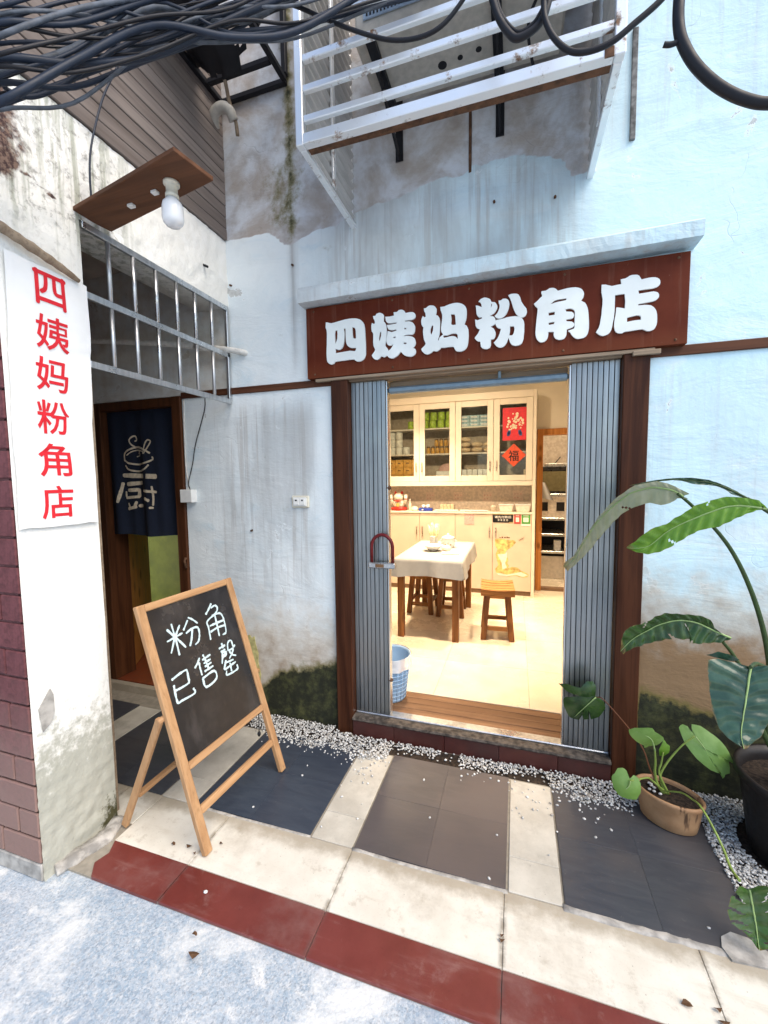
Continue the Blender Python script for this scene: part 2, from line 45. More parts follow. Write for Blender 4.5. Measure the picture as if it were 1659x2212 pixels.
BUNDLE = [(0.0065,[(0.187,-1.409,2.788),(0.41,-1.409,2.764),(0.498,-1.275,2.886),(0.635,-1.132,2.979),(0.811,-0.989,3.089),(0.981,-0.871,3.201),(1.196,-0.737,3.347)]),(0.005,[(0.199,-1.417,2.757),(0.419,-1.417,2.724),(0.507,-1.283,2.865),(0.637,-1.14,2.893),(0.815,-0.997,3.04),(0.982,-0.879,3.113),(1.198,-0.745,3.298)]),(0.0032,[(0.112,-1.374,2.777),(0.351,-1.374,2.786),(0.447,-1.239,2.866),(0.595,-1.096,2.944),(0.782,-0.954,3.063),(0.959,-0.836,3.151),(1.183,-0.702,3.345)]),(0.005,[(0.181,-1.413,2.701),(0.41,-1.413,2.711),(0.497,-1.278,2.817),(0.631,-1.135,2.871),(0.81,-0.993,3.01),(0.979,-0.875,3.081),(1.195,-0.741,3.222)]),(0.005,[(0.097,-1.365,2.795),(0.334,-1.365,2.766),(0.44,-1.231,2.919),(0.592,-1.088,3.034),(0.779,-0.945,3.131),(0.958,-0.828,3.27),(1.182,-0.693,3.459)]),(0.0075,[(0.082,-1.358,2.804),(0.32,-1.358,2.762),(0.426,-1.223,2.881),(0.585,-1.08,3.046),(0.774,-0.938,3.154),(0.951,-0.82,3.184),(1.178,-0.686,3.357)]),(0.005,[(0.188,-1.415,2.711),(0.411,-1.415,2.684),(0.494,-1.281,2.755),(0.632,-1.138,2.853),(0.815,-0.995,3.065),(0.984,-0.878,3.208),(1.199,-0.743,3.391)]),(0.0075,[(0.189,-1.419,2.67),(0.417,-1.419,2.682),(0.502,-1.284,2.784),(0.642,-1.141,2.944),(0.819,-0.999,3.094),(0.986,-0.881,3.208),(1.2,-0.747,3.393)]),(0.005,[(-0.024,-1.305,2.816),(0.236,-1.305,2.824),(0.358,-1.171,2.933),(0.525,-1.028,2.988),(0.734,-0.885,3.157),(0.923,-0.768,3.244),(1.16,-0.633,3.422)]),(0.0032,[(-0.011,-1.312,2.813),(0.242,-1.312,2.789),(0.361,-1.177,2.866),(0.536,-1.034,3.045),(0.739,-0.892,3.17),(0.927,-0.774,3.259),(1.163,-0.64,3.453)]),(0.0065,[(0.194,-1.423,2.644),(0.42,-1.423,2.647),(0.511,-1.288,2.812),(0.647,-1.146,2.949),(0.822,-1.003,3.093),(0.988,-0.885,3.173),(1.2,-0.751,3.299)]),(0.005,[(0.058,-1.349,2.753),(0.302,-1.349,2.733),(0.409,-1.215,2.825),(0.566,-1.072,2.907),(0.764,-0.929,3.074),(0.946,-0.812,3.172),(1.174,-0.677,3.343)]),(0.005,[(0.209,-1.433,2.607),(0.431,-1.433,2.592),(0.517,-1.298,2.733),(0.653,-1.156,2.878),(0.825,-1.013,2.986),(0.993,-0.895,3.164),(1.204,-0.761,3.362)]),(0.01,[(0.163,-1.41,2.605),(0.394,-1.41,2.612),(0.482,-1.276,2.693),(0.624,-1.133,2.8),(0.807,-0.99,2.981),(0.979,-0.873,3.128),(1.196,-0.738,3.33)]),(0.01,[(0.011,-1.328,2.735),(0.262,-1.328,2.717),(0.375,-1.193,2.778),(0.545,-1.051,2.935),(0.749,-0.908,3.105),(0.937,-0.79,3.264),(1.169,-0.656,3.457)]),(0.005,[(0.188,-1.422,2.613),(0.411,-1.422,2.579),(0.495,-1.288,2.656),(0.636,-1.145,2.795),(0.815,-1.002,2.962),(0.982,-0.885,3.016),(1.197,-0.75,3.144)]),(0.0032,[(-0.028,-1.311,2.713),(0.231,-1.311,2.712),(0.356,-1.176,2.831),(0.533,-1.034,3.02),(0.74,-0.891,3.2),(0.927,-0.773,3.272),(1.163,-0.639,3.485)]),(0.01,[(0.052,-1.355,2.638),(0.301,-1.355,2.648),(0.415,-1.22,2.803),(0.579,-1.078,3.002),(0.767,-0.935,3.036),(0.949,-0.817,3.174),(1.177,-0.683,3.371)]),(0.004,[(0.051,-1.355,2.63),(0.299,-1.355,2.636),(0.413,-1.22,2.78),(0.57,-1.078,2.877),(0.766,-0.935,3.026),(0.948,-0.817,3.152),(1.176,-0.683,3.284)]),(0.005,[(0.157,-1.411,2.553),(0.39,-1.411,2.57),(0.486,-1.277,2.723),(0.635,-1.134,2.947),(0.806,-0.991,2.939),(0.976,-0.874,3.023),(1.194,-0.739,3.19)]),(0.0075,[(0.102,-1.382,2.594),(0.341,-1.382,2.592),(0.439,-1.247,2.667),(0.595,-1.105,2.827),(0.784,-0.962,2.972),(0.961,-0.844,3.051),(1.183,-0.71,3.169)]),(0.004,[(-0.021,-1.318,2.662),(0.235,-1.318,2.647),(0.359,-1.183,2.762),(0.541,-1.04,3.022),(0.738,-0.898,3.043),(0.926,-0.78,3.107),(1.163,-0.646,3.301)]),(0.01,[(0.178,-1.424,2.514),(0.404,-1.424,2.493),(0.5,-1.29,2.681),(0.643,-1.147,2.866),(0.815,-1.004,2.912),(0.983,-0.887,2.988),(1.199,-0.752,3.183)]),(0.0065,[(0.027,-1.345,2.603),(0.276,-1.345,2.582),(0.395,-1.211,2.733),(0.561,-1.068,2.89),(0.758,-0.925,3.02),(0.945,-0.808,3.209),(1.173,-0.673,3.364)]),(0.005,[(0.096,-1.385,2.51),(0.339,-1.385,2.522),(0.44,-1.251,2.62),(0.6,-1.108,2.847),(0.786,-0.965,2.943),(0.961,-0.848,3.01),(1.184,-0.713,3.161)])]
STRIPLEAVES = {'L1':[[(2.306,-0.42,1.436),(2.278,-0.401,1.456),(2.248,-0.383,1.474),(2.216,-0.364,1.483),(2.182,-0.346,1.476),(2.147,-0.327,1.467),(2.117,-0.309,1.44),(2.087,-0.29,1.411),(2.061,-0.271,1.373),(2.035,-0.253,1.334),(2.013,-0.234,1.29),(1.992,-0.216,1.243),(1.97,-0.197,1.195),(1.948,-0.179,1.145),(1.913,-0.16,1.107)],[(2.289,-0.42,1.426),(2.263,-0.401,1.446),(2.233,-0.383,1.455),(2.201,-0.364,1.458),(2.168,-0.346,1.448),(2.136,-0.327,1.434),(2.108,-0.309,1.407),(2.08,-0.29,1.377),(2.055,-0.271,1.342),(2.029,-0.253,1.305),(2.008,-0.234,1.262),(1.988,-0.216,1.217),(1.968,-0.197,1.17),(1.948,-0.179,1.121),(1.911,-0.16,1.088)],[(2.303,-0.42,1.418),(2.274,-0.401,1.418),(2.253,-0.383,1.399),(2.228,-0.364,1.391),(2.196,-0.346,1.399),(2.165,-0.327,1.387),(2.134,-0.309,1.369),(2.107,-0.29,1.342),(2.083,-0.271,1.307),(2.06,-0.253,1.27),(2.037,-0.234,1.23),(2.014,-0.216,1.188),(1.988,-0.197,1.148),(1.96,-0.179,1.107),(1.928,-0.16,1.068)]],'L2':[[(2.505,-0.5,1.39),(2.484,-0.496,1.416),(2.454,-0.491,1.423),(2.423,-0.487,1.427),(2.392,-0.483,1.428),(2.361,-0.479,1.419),(2.331,-0.474,1.407),(2.3,-0.47,1.393),(2.275,-0.466,1.367),(2.249,-0.461,1.349),(2.223,-0.457,1.325),(2.189,-0.453,1.314),(2.158,-0.449,1.291),(2.132,-0.444,1.26),(2.104,-0.44,1.231)],[(2.505,-0.5,1.387),(2.477,-0.496,1.392),(2.448,-0.491,1.396),(2.42,-0.487,1.396),(2.391,-0.483,1.39),(2.363,-0.479,1.377),(2.335,-0.474,1.363),(2.307,-0.47,1.347),(2.278,-0.466,1.331),(2.25,-0.461,1.312),(2.223,-0.457,1.29),(2.199,-0.453,1.263),(2.173,-0.449,1.239),(2.139,-0.444,1.229),(2.104,-0.44,1.23)],[(2.506,-0.5,1.386),(2.478,-0.496,1.381),(2.452,-0.491,1.369),(2.425,-0.487,1.355),(2.399,-0.483,1.338),(2.373,-0.479,1.322),(2.343,-0.474,1.315),(2.314,-0.47,1.302),(2.287,-0.466,1.283),(2.26,-0.461,1.261),(2.233,-0.457,1.237),(2.203,-0.453,1.22),(2.17,-0.449,1.21),(2.136,-0.444,1.214),(2.103,-0.44,1.228)]],'L3':[[(2.521,-0.34,1.417),(2.497,-0.34,1.434),(2.473,-0.34,1.45),(2.447,-0.34,1.464),(2.421,-0.34,1.476),(2.394,-0.34,1.486),(2.365,-0.34,1.491),(2.337,-0.34,1.495),(2.308,-0.34,1.495),(2.279,-0.34,1.494),(2.249,-0.34,1.491),(2.22,-0.34,1.487),(2.19,-0.34,1.481),(2.16,-0.34,1.474),(2.13,-0.34,1.467)],[(2.521,-0.34,1.415),(2.497,-0.34,1.43),(2.472,-0.34,1.444),(2.446,-0.34,1.458),(2.42,-0.34,1.468),(2.392,-0.34,1.477),(2.364,-0.34,1.48),(2.336,-0.34,1.484),(2.307,-0.34,1.486),(2.278,-0.34,1.488),(2.249,-0.34,1.486),(2.22,-0.34,1.482),(2.19,-0.34,1.477),(2.16,-0.34,1.472),(2.13,-0.34,1.466)],[(2.522,-0.34,1.413),(2.495,-0.34,1.421),(2.469,-0.34,1.431),(2.446,-0.34,1.45),(2.42,-0.34,1.462),(2.392,-0.34,1.466),(2.364,-0.34,1.467),(2.336,-0.34,1.473),(2.308,-0.34,1.483),(2.279,-0.34,1.486),(2.25,-0.34,1.483),(2.22,-0.34,1.48),(2.191,-0.34,1.475),(2.161,-0.34,1.469),(2.13,-0.34,1.465)]],'L4':[[(2.45,-0.44,0.912),(2.423,-0.437,0.922),(2.402,-0.434,0.941),(2.387,-0.431,0.97),(2.362,-0.429,0.982),(2.333,-0.426,0.984),(2.303,-0.423,0.982),(2.273,-0.42,0.982),(2.242,-0.417,0.981),(2.214,-0.414,0.964),(2.188,-0.411,0.941),(2.159,-0.409,0.926),(2.128,-0.406,0.914),(2.106,-0.403,0.883),(2.102,-0.4,0.843)],[(2.45,-0.44,0.91),(2.426,-0.437,0.919),(2.402,-0.434,0.929),(2.378,-0.431,0.94),(2.353,-0.429,0.951),(2.327,-0.426,0.956),(2.3,-0.423,0.956),(2.273,-0.42,0.95),(2.246,-0.417,0.938),(2.219,-0.414,0.923),(2.195,-0.411,0.903),(2.169,-0.409,0.883),(2.145,-0.406,0.861),(2.123,-0.403,0.833),(2.104,-0.4,0.803)],[(2.45,-0.44,0.907),(2.426,-0.437,0.893),(2.399,-0.434,0.888),(2.372,-0.431,0.884),(2.345,-0.429,0.88),(2.319,-0.426,0.878),(2.334,-0.423,0.896),(2.306,-0.42,0.888),(2.278,-0.417,0.888),(2.251,-0.414,0.879),(2.223,-0.411,0.865),(2.194,-0.409,0.854),(2.166,-0.406,0.837),(2.138,-0.403,0.819),(2.114,-0.4,0.793)]],'L5':[[(2.441,-0.6,0.871),(2.41,-0.607,0.878),(2.38,-0.614,0.884),(2.349,-0.621,0.889),(2.318,-0.629,0.885),(2.316,-0.636,0.855),(2.316,-0.643,0.824),(2.317,-0.65,0.793),(2.319,-0.657,0.762),(2.321,-0.664,0.732),(2.328,-0.671,0.704),(2.337,-0.679,0.679),(2.354,-0.686,0.661),(2.372,-0.693,0.649),(2.393,-0.7,0.642)],[(2.441,-0.6,0.869),(2.436,-0.607,0.852),(2.431,-0.614,0.835),(2.427,-0.621,0.818),(2.422,-0.629,0.801),(2.417,-0.636,0.784),(2.413,-0.643,0.767),(2.408,-0.65,0.751),(2.403,-0.657,0.734),(2.399,-0.664,0.718),(2.394,-0.671,0.702),(2.39,-0.679,0.685),(2.388,-0.686,0.67),(2.389,-0.693,0.656),(2.39,-0.7,0.642)],[(2.441,-0.6,0.871),(2.462,-0.607,0.877),(2.483,-0.614,0.883),(2.503,-0.621,0.879),(2.519,-0.629,0.868),(2.53,-0.636,0.848),(2.525,-0.643,0.821),(2.517,-0.65,0.794),(2.505,-0.657,0.768),(2.491,-0.664,0.744),(2.473,-0.671,0.721),(2.456,-0.679,0.699),(2.439,-0.686,0.676),(2.419,-0.693,0.657),(2.396,-0.7,0.642)]],'M1':[[(2.425,-0.7,0.175),(2.407,-0.704,0.187),(2.39,-0.709,0.194),(2.377,-0.713,0.176),(2.364,-0.717,0.158),(2.357,-0.721,0.137),(2.354,-0.726,0.117),(2.358,-0.73,0.1),(2.364,-0.734,0.086),(2.378,-0.739,0.081),(2.391,-0.743,0.075),(2.402,-0.747,0.066),(2.412,-0.751,0.057),(2.421,-0.756,0.046),(2.43,-0.76,0.034)],[(2.426,-0.7,0.176),(2.427,-0.704,0.166),(2.427,-0.709,0.156),(2.428,-0.713,0.145),(2.429,-0.717,0.135),(2.429,-0.721,0.125),(2.43,-0.726,0.115),(2.43,-0.73,0.105),(2.431,-0.734,0.095),(2.431,-0.739,0.084),(2.431,-0.743,0.074),(2.431,-0.747,0.064),(2.431,-0.751,0.055),(2.431,-0.756,0.045),(2.432,-0.76,0.035)],[(2.427,-0.7,0.18),(2.44,-0.704,0.204),(2.456,-0.709,0.22),(2.473,-0.713,0.227),(2.485,-0.717,0.216),(2.496,-0.721,0.204),(2.501,-0.726,0.185),(2.503,-0.73,0.165),(2.503,-0.734,0.144),(2.499,-0.739,0.122),(2.493,-0.743,0.099),(2.483,-0.747,0.078),(2.472,-0.751,0.056),(2.454,-0.756,0.044),(2.433,-0.76,0.035)]]}
POLYLEAVES = {'L5':{'p':[(2.434,-0.62,0.879),(2.393,-0.62,0.884),(2.35,-0.62,0.889),(2.32,-0.62,0.881),(2.323,-0.62,0.836),(2.329,-0.62,0.768),(2.339,-0.62,0.708),(2.357,-0.62,0.653),(2.38,-0.62,0.626),(2.399,-0.62,0.609),(2.421,-0.62,0.598),(2.44,-0.62,0.599),(2.458,-0.62,0.62),(2.477,-0.62,0.659),(2.506,-0.62,0.713),(2.529,-0.62,0.776),(2.54,-0.62,0.844),(2.526,-0.62,0.885),(2.481,-0.62,0.883)],'c':(2.424,-0.62,0.782)},'L6':{'p':[(2.457,-0.5,0.851),(2.427,-0.5,0.869),(2.394,-0.5,0.873),(2.364,-0.5,0.85),(2.399,-0.5,0.849),(2.438,-0.5,0.844)],'c':(2.424,-0.5,0.859)},'S1':{'p':[(2.249,-0.3,0.456),(2.22,-0.3,0.45),(2.189,-0.3,0.436),(2.171,-0.3,0.416),(2.178,-0.3,0.39),(2.199,-0.3,0.363),(2.227,-0.3,0.344),(2.239,-0.3,0.337),(2.25,-0.3,0.309),(2.256,-0.3,0.338),(2.282,-0.3,0.355),(2.296,-0.3,0.381),(2.3,-0.3,0.401),(2.293,-0.3,0.416),(2.271,-0.3,0.433),(2.26,-0.3,0.44)],'c':(2.249,-0.3,0.401)},'S2':{'p':[(2.397,-0.2,0.389),(2.413,-0.2,0.404),(2.43,-0.2,0.4),(2.443,-0.2,0.384),(2.446,-0.2,0.411),(2.479,-0.2,0.409),(2.51,-0.2,0.392),(2.541,-0.2,0.371),(2.563,-0.2,0.345),(2.577,-0.2,0.315),(2.587,-0.2,0.287),(2.567,-0.2,0.304),(2.568,-0.2,0.251),(2.55,-0.2,0.247),(2.541,-0.2,0.228),(2.537,-0.2,0.247),(2.496,-0.2,0.26),(2.448,-0.2,0.293),(2.411,-0.2,0.339)],'c':(2.478,-0.2,0.338)},'S3':{'p':[(2.099,-0.36,0.226),(2.111,-0.36,0.243),(2.124,-0.36,0.262),(2.142,-0.36,0.268),(2.156,-0.36,0.262),(2.165,-0.36,0.237),(2.18,-0.36,0.251),(2.196,-0.36,0.245),(2.207,-0.36,0.222),(2.205,-0.36,0.189),(2.191,-0.36,0.162),(2.159,-0.36,0.157),(2.123,-0.36,0.165),(2.104,-0.36,0.191)],'c':(2.158,-0.36,0.211)},'S4':{'p':[(2.318,-0.24,0.366),(2.329,-0.24,0.352),(2.341,-0.24,0.342),(2.338,-0.24,0.313),(2.321,-0.24,0.29),(2.305,-0.24,0.287),(2.3,-0.24,0.32)],'c':(2.32,-0.24,0.328)},'M1a':{'p':[(2.423,-0.7,0.172),(2.396,-0.7,0.19),(2.374,-0.7,0.153),(2.364,-0.7,0.111),(2.369,-0.7,0.065),(2.391,-0.7,0.051),(2.409,-0.7,0.044),(2.419,-0.7,0.067),(2.414,-0.7,0.103),(2.42,-0.7,0.051),(2.436,-0.7,0.018),(2.45,-0.7,-0.02),(2.459,-0.7,0.034),(2.444,-0.7,0.09),(2.455,-0.7,0.048),(2.472,-0.7,-0.012),(2.487,-0.7,-0.014),(2.496,-0.7,0.024),(2.467,-0.7,0.098),(2.477,-0.7,0.071),(2.513,-0.7,0.03),(2.522,-0.7,0.086),(2.519,-0.7,0.145),(2.499,-0.7,0.192),(2.473,-0.7,0.215),(2.448,-0.7,0.21),(2.428,-0.7,0.192)],'c':(2.437,-0.7,0.126)},'M2a':{'p':[(2.071,-0.11,0.456),(2.048,-0.11,0.45),(2.0,-0.11,0.445),(1.941,-0.11,0.425),(1.93,-0.11,0.406),(1.937,-0.11,0.368),(1.963,-0.11,0.316),(2.003,-0.11,0.314),(2.011,-0.11,0.369),(2.022,-0.11,0.324),(2.046,-0.11,0.331),(2.04,-0.11,0.385),(2.055,-0.11,0.332),(2.088,-0.11,0.349),(2.117,-0.11,0.398),(2.107,-0.11,0.434)],'c':(2.034,-0.11,0.412)},'M2b':{'p':[(2.067,-0.12,0.46),(2.071,-0.12,0.504),(2.058,-0.12,0.527),(2.03,-0.12,0.526),(2.002,-0.12,0.494),(1.949,-0.12,0.491),(1.91,-0.12,0.472),(1.945,-0.12,0.453),(1.998,-0.12,0.45),(2.041,-0.12,0.454)],'c':(2.026,-0.12,0.476)}}
STEMS = {'B1':[(2.271,-0.42,1.436),(2.315,-0.407,1.399),(2.386,-0.393,1.326),(2.456,-0.38,1.235),(2.514,-0.367,1.127),(2.567,-0.353,0.993),(2.607,-0.34,0.848),(2.631,-0.327,0.698),(2.644,-0.313,0.471),(2.651,-0.3,0.31)],'B2':[(2.491,-0.5,1.392),(2.569,-0.45,1.336),(2.618,-0.4,1.221),(2.664,-0.35,0.884),(2.686,-0.3,0.317)],'B4':[(2.427,-0.44,0.892),(2.478,-0.405,0.829),(2.553,-0.37,0.699),(2.611,-0.335,0.523),(2.658,-0.3,0.311)],'B5':[(2.436,-0.61,0.873),(2.493,-0.532,0.857),(2.582,-0.455,0.786),(2.652,-0.377,0.641),(2.679,-0.3,0.316)],'B3':[(2.521,-0.34,1.415),(2.571,-0.325,1.386),(2.637,-0.31,1.301),(2.685,-0.295,1.025),(2.699,-0.28,0.629)],'T1':[(2.269,-0.29,0.346),(2.277,-0.277,0.282),(2.28,-0.265,0.231),(2.296,-0.253,0.171),(2.306,-0.24,0.14)],'T2':[(2.443,-0.2,0.385),(2.392,-0.21,0.337),(2.34,-0.22,0.261),(2.311,-0.23,0.193),(2.306,-0.24,0.145)],'T3':[(2.165,-0.36,0.237),(2.2,-0.33,0.229),(2.243,-0.3,0.224),(2.272,-0.27,0.194),(2.306,-0.24,0.14)],'T4':[(2.316,-0.24,0.313),(2.31,-0.24,0.263),(2.304,-0.24,0.213),(2.306,-0.24,0.145)],'T5':[(2.071,-0.11,0.456),(2.102,-0.136,0.458),(2.207,-0.162,0.346),(2.255,-0.188,0.278),(2.286,-0.214,0.188),(2.314,-0.24,0.132)],'T6':[(2.312,-0.26,0.151),(2.314,-0.315,0.191),(2.344,-0.37,0.233),(2.361,-0.425,0.252),(2.366,-0.48,0.271),(2.38,-0.535,0.252),(2.398,-0.59,0.208),(2.398,-0.645,0.189),(2.399,-0.7,0.197)]}

# ---------------------------------------------------------------- scene helpers
LOC = {}
def V(*a): return Vector(a)
def setp(o, label=None, cat=None, group=None, kind=None):
    if label: o['label'] = label
    if cat: o['category'] = cat
    if group: o['group'] = group
    if kind: o['kind'] = kind
    return o
def thing(name, label, cat, loc=(0, 0, 0), group=None, kind=None):
    o = bpy.data.objects.new(name, None); sc.collection.objects.link(o)
    o.location = loc; o.empty_display_size = 0.05; LOC[o.name] = Vector(loc)
    return setp(o, label, cat, group, kind)
def chamfer_box(x0, x1, y0, y1, z0, z1, b):
    if b <= 0:
        v = [(x, y, z) for z in (z0, z1) for y in (y0, y1) for x in (x0, x1)]
        return v, [(0,2,3,1), (4,5,7,6), (0,1,5,4), (2,6,7,3), (0,4,6,2), (1,3,7,5)]
    b = min(b, (x1-x0)*.45, (y1-y0)*.45, (z1-z0)*.45)
    vs_, idx = [], {}
    for i, (x, sx) in enumerate(((x0, 1), (x1, -1))):
        for j, (y, sy) in enumerate(((y0, 1), (y1, -1))):
            for k, (z, sz) in enumerate(((z0, 1), (z1, -1))):
                for a in range(3):
                    idx[i, j, k, a] = len(vs_)
                    vs_.append((x + (0 if a == 0 else sx*b), y + (0 if a == 1 else sy*b), z + (0 if a == 2 else sz*b)))
    F = []
    for i in (0, 1):
        F.append([idx[i,0,0,0], idx[i,1,0,0], idx[i,1,1,0], idx[i,0,1,0]])
        F.append([idx[0,i,0,1], idx[1,i,0,1], idx[1,i,1,1], idx[0,i,1,1]])
        F.append([idx[0,0,i,2], idx[1,0,i,2], idx[1,1,i,2], idx[0,1,i,2]])
    for i in (0, 1):
        for j in (0, 1):
            F.append([idx[i,j,0,0], idx[i,j,1,0], idx[i,j,1,1], idx[i,j,0,1]])
            F.append([idx[i,0,j,0], idx[i,1,j,0], idx[i,1,j,2], idx[i,0,j,2]])
            F.append([idx[0,i,j,1], idx[1,i,j,1], idx[1,i,j,2], idx[0,i,j,2]])
            for k in (0, 1):
                F.append([idx[i,j,k,0], idx[i,j,k,1], idx[i,j,k,2]])
    c = Vector(((x0+x1)/2, (y0+y1)/2, (z0+z1)/2)); out = []
    for f in F:
        p = [Vector(vs_[q]) for q in f]; n = (p[1]-p[0]).cross(p[2]-p[0]); m = sum(p, Vector())/len(p)
        out.append(tuple(f) if n.dot(m-c) > 0 else tuple(reversed(f)))
    return vs_, out
def catmull(P, n=6):
    P = [Vector(p) for p in P]; out = []
    for i in range(len(P)-1):
        a = P[i-1] if i else P[0]*2-P[1]; b, c = P[i], P[i+1]; d = P[i+2] if i+2 < len(P) else P[-1]*2-P[-2]
        for k in range(n):
            t = k/n
            out.append(.5*((2*b) + (c-a)*t + (2*a-5*b+4*c-d)*t*t + (3*b-a-3*c+d)*t**3))
    out.append(P[-1]); return out
class MB:
    def __init__(s): s.v, s.f, s.sm = [], [], []
    def add(s, v, f, smooth=False):
        o = len(s.v); s.v += [Vector(p) for p in v]; s.f += [tuple(i+o for i in q) for q in f]; s.sm += [smooth]*len(f); return s
    def box(s, x0, x1, y0, y1, z0, z1, b=.003): return s.add(*chamfer_box(x0, x1, y0, y1, z0, z1, b))
    def obox(s, m, sx, sy, sz, b=.003):
        v, f = chamfer_box(-sx/2, sx/2, -sy/2, sy/2, -sz/2, sz/2, b); return s.add([m @ Vector(p) for p in v], f)
    def bar(s, a, b, w, h, bev=.003, up=(0, 0, 1), over=0):
        a, b = Vector(a), Vector(b); d = b-a; L = d.length; z = d/L; u = Vector(up)
        if abs(u.dot(z)) > .98: u = Vector((1, 0, 0))
        x = u.cross(z).normalized(); y = z.cross(x)
        m = Matrix((x, y, z)).transposed().to_4x4(); m.translation = (a+b)/2
        return s.obox(m, w, h, L+over, bev)
    def tube(s, P, r, n=8, caps=True, closed=False):
        P = [Vector(p) for p in P]; N = len(P); R_ = r if isinstance(r, (list, tuple)) else [r]*N
        t0 = (P[1]-P[0]).normalized(); u = Vector((0, 0, 1)) if abs(t0.z) < .9 else Vector((1, 0, 0)); x = u.cross(t0).normalized()
        vs_, fs = [], []
        for i in range(N):
            if closed: t = (P[(i+1) % N]-P[i-1]).normalized()
            else: t = (P[min(i+1, N-1)]-P[max(i-1, 0)]).normalized()
            x = (x - t*x.dot(t)).normalized(); y = t.cross(x)
            for k in range(n):
                a = 2*math.pi*k/n; vs_.append(P[i] + (x*math.cos(a)+y*math.sin(a))*R_[i])
        for i in range(N if closed else N-1):
            j = (i+1) % N
            for k in range(n):
                q = (k+1) % n; fs.append((i*n+k, i*n+q, j*n+q, j*n+k))
        s.add(vs_, fs, True)
        if caps and not closed:
            o = len(s.v)-len(vs_)
            s.f.append(tuple(o+k for k in reversed(range(n)))); s.f.append(tuple(o+(N-1)*n+k for k in range(n))); s.sm += [False]*2
        return s
    def lathe(s, prof, c=(0, 0, 0), n=24, sx=1, sy=1, caps=True):
        c = Vector(c); vs_, fs = [], []
        for r, z in prof:
            for k in range(n):
                a = 2*math.pi*k/n; vs_.append(c + Vector((math.cos(a)*r*sx, math.sin(a)*r*sy, z)))
        for i in range(len(prof)-1):
            for k in range(n):
                q = (k+1) % n; fs.append((i*n+k, i*n+q, (i+1)*n+q, (i+1)*n+k))
        s.add(vs_, fs, True)
        if caps:
            o = len(s.v)-len(vs_); L = len(prof)-1
            s.f.append(tuple(o+k for k in reversed(range(n)))); s.f.append(tuple(o+L*n+k for k in range(n))); s.sm += [False]*2
        return s
    def ball(s, c, rx, ry, rz, n=12, m=8):
        prof = [(max(.001, math.sin(math.pi*i/m)), -math.cos(math.pi*i/m)) for i in range(m+1)]
        c = Vector(c); vs_, fs = [], []
        for r, z in prof:
            for k in range(n):
                a = 2*math.pi*k/n; vs_.append(c+Vector((r*math.cos(a)*rx, r*math.sin(a)*ry, z*rz)))
        for i in range(m):
            for k in range(n): fs.append((i*n+k, i*n+(k+1) % n, (i+1)*n+(k+1) % n, (i+1)*n+k))
        return s.add(vs_, fs, True)
    def grid(s, fn, nu, nv, smooth=True):
        vs_ = [fn(i/nu, j/nv) for j in range(nv+1) for i in range(nu+1)]
        fs = [(j*(nu+1)+i, j*(nu+1)+i+1, (j+1)*(nu+1)+i+1, (j+1)*(nu+1)+i) for j in range(nv) for i in range(nu)]
        return s.add(vs_, fs, smooth)
    def mesh(s, name, off=Vector()):
        me = bpy.data.meshes.new(name); me.from_pydata([tuple(p-off) for p in s.v], [], s.f)
        me.polygons.foreach_set('use_smooth', s.sm); me.update(); return me
    def build(s, name, mat, parent=None, label=None, cat=None, group=None, kind=None):
        off = LOC.get(parent.name, Vector()) if parent else Vector()
        return link(name, s.mesh(name, off), mat, parent, label, cat, group, kind)
def link(name, me, mat, parent=None, label=None, cat=None, group=None, kind=None):
    o = bpy.data.objects.new(name, me); sc.collection.objects.link(o)
    if mat and not me.materials: me.materials.append(mat)
    if parent: o.parent = parent; LOC[o.name] = LOC.get(parent.name, Vector())
    return setp(o, label, cat, group, kind)
def bx(name, mat, parent, x0, x1, y0, y1, z0, z1, b=.003, **k): return MB().box(x0, x1, y0, y1, z0, z1, b).build(name, mat, parent, **k)
def single(name, mb, mat, label, cat, loc, group=None):
    """a thing that is one mesh, its origin at its base"""
    loc = Vector(loc); o = link(name, mb.mesh(name, loc), mat, None, label, cat, group); o.location = loc; LOC[o.name] = loc; return o
def copy_tree(o, parent=None):
    c = o.copy(); sc.collection.objects.link(c); c.parent = parent
    for ch in list(o.children): copy_tree(ch, c)
    return c
_dg = None
def curve_mesh(cu, name):
    o = bpy.data.objects.new('tmp', cu); sc.collection.objects.link(o); bpy.context.view_layer.update()
    me = bpy.data.meshes.new_from_object(o.evaluated_get(bpy.context.evaluated_depsgraph_get()))
    bpy.data.objects.remove(o); bpy.data.curves.remove(cu); me.name = name; me.materials.clear(); me.polygons.foreach_set('use_smooth', [False]*len(me.polygons)); return me
def text_mesh(body, size, offset=0, extrude=.001):
    cu = bpy.data.curves.new('t', 'FONT'); cu.body = body; cu.size = size; cu.offset = offset; cu.extrude = extrude
    cu.align_x = 'CENTER'; cu.align_y = 'CENTER'; cu.resolution_u = 3
    return curve_mesh(cu, 'character')
def fit_mesh(me, m, sx, sy):
    """centre a flat text mesh, scale to sx by sy, then place by matrix m"""
    xs = [v.co.x for v in me.vertices]; ys = [v.co.y for v in me.vertices]
    if not xs: return me
    cx, cy = (min(xs)+max(xs))/2, (min(ys)+max(ys))/2; kx, ky = sx/max(1e-6, max(xs)-min(xs)), sy/max(1e-6, max(ys)-min(ys))
    for v in me.vertices: v.co = m @ Vector(((v.co.x-cx)*kx, (v.co.y-cy)*ky, v.co.z))
    return me
def outline_mesh(loops, extrude):
    cu = bpy.data.curves.new('o', 'CURVE'); cu.dimensions = '2D'; cu.fill_mode = 'BOTH'; cu.extrude = extrude
    for L in loops:
        sp = cu.splines.new('POLY'); sp.points.add(len(L)-1); sp.use_cyclic_u = True
        for p, q in zip(sp.points, L): p.co = (q[0], q[1], 0, 1)
    return curve_mesh(cu, 'character')
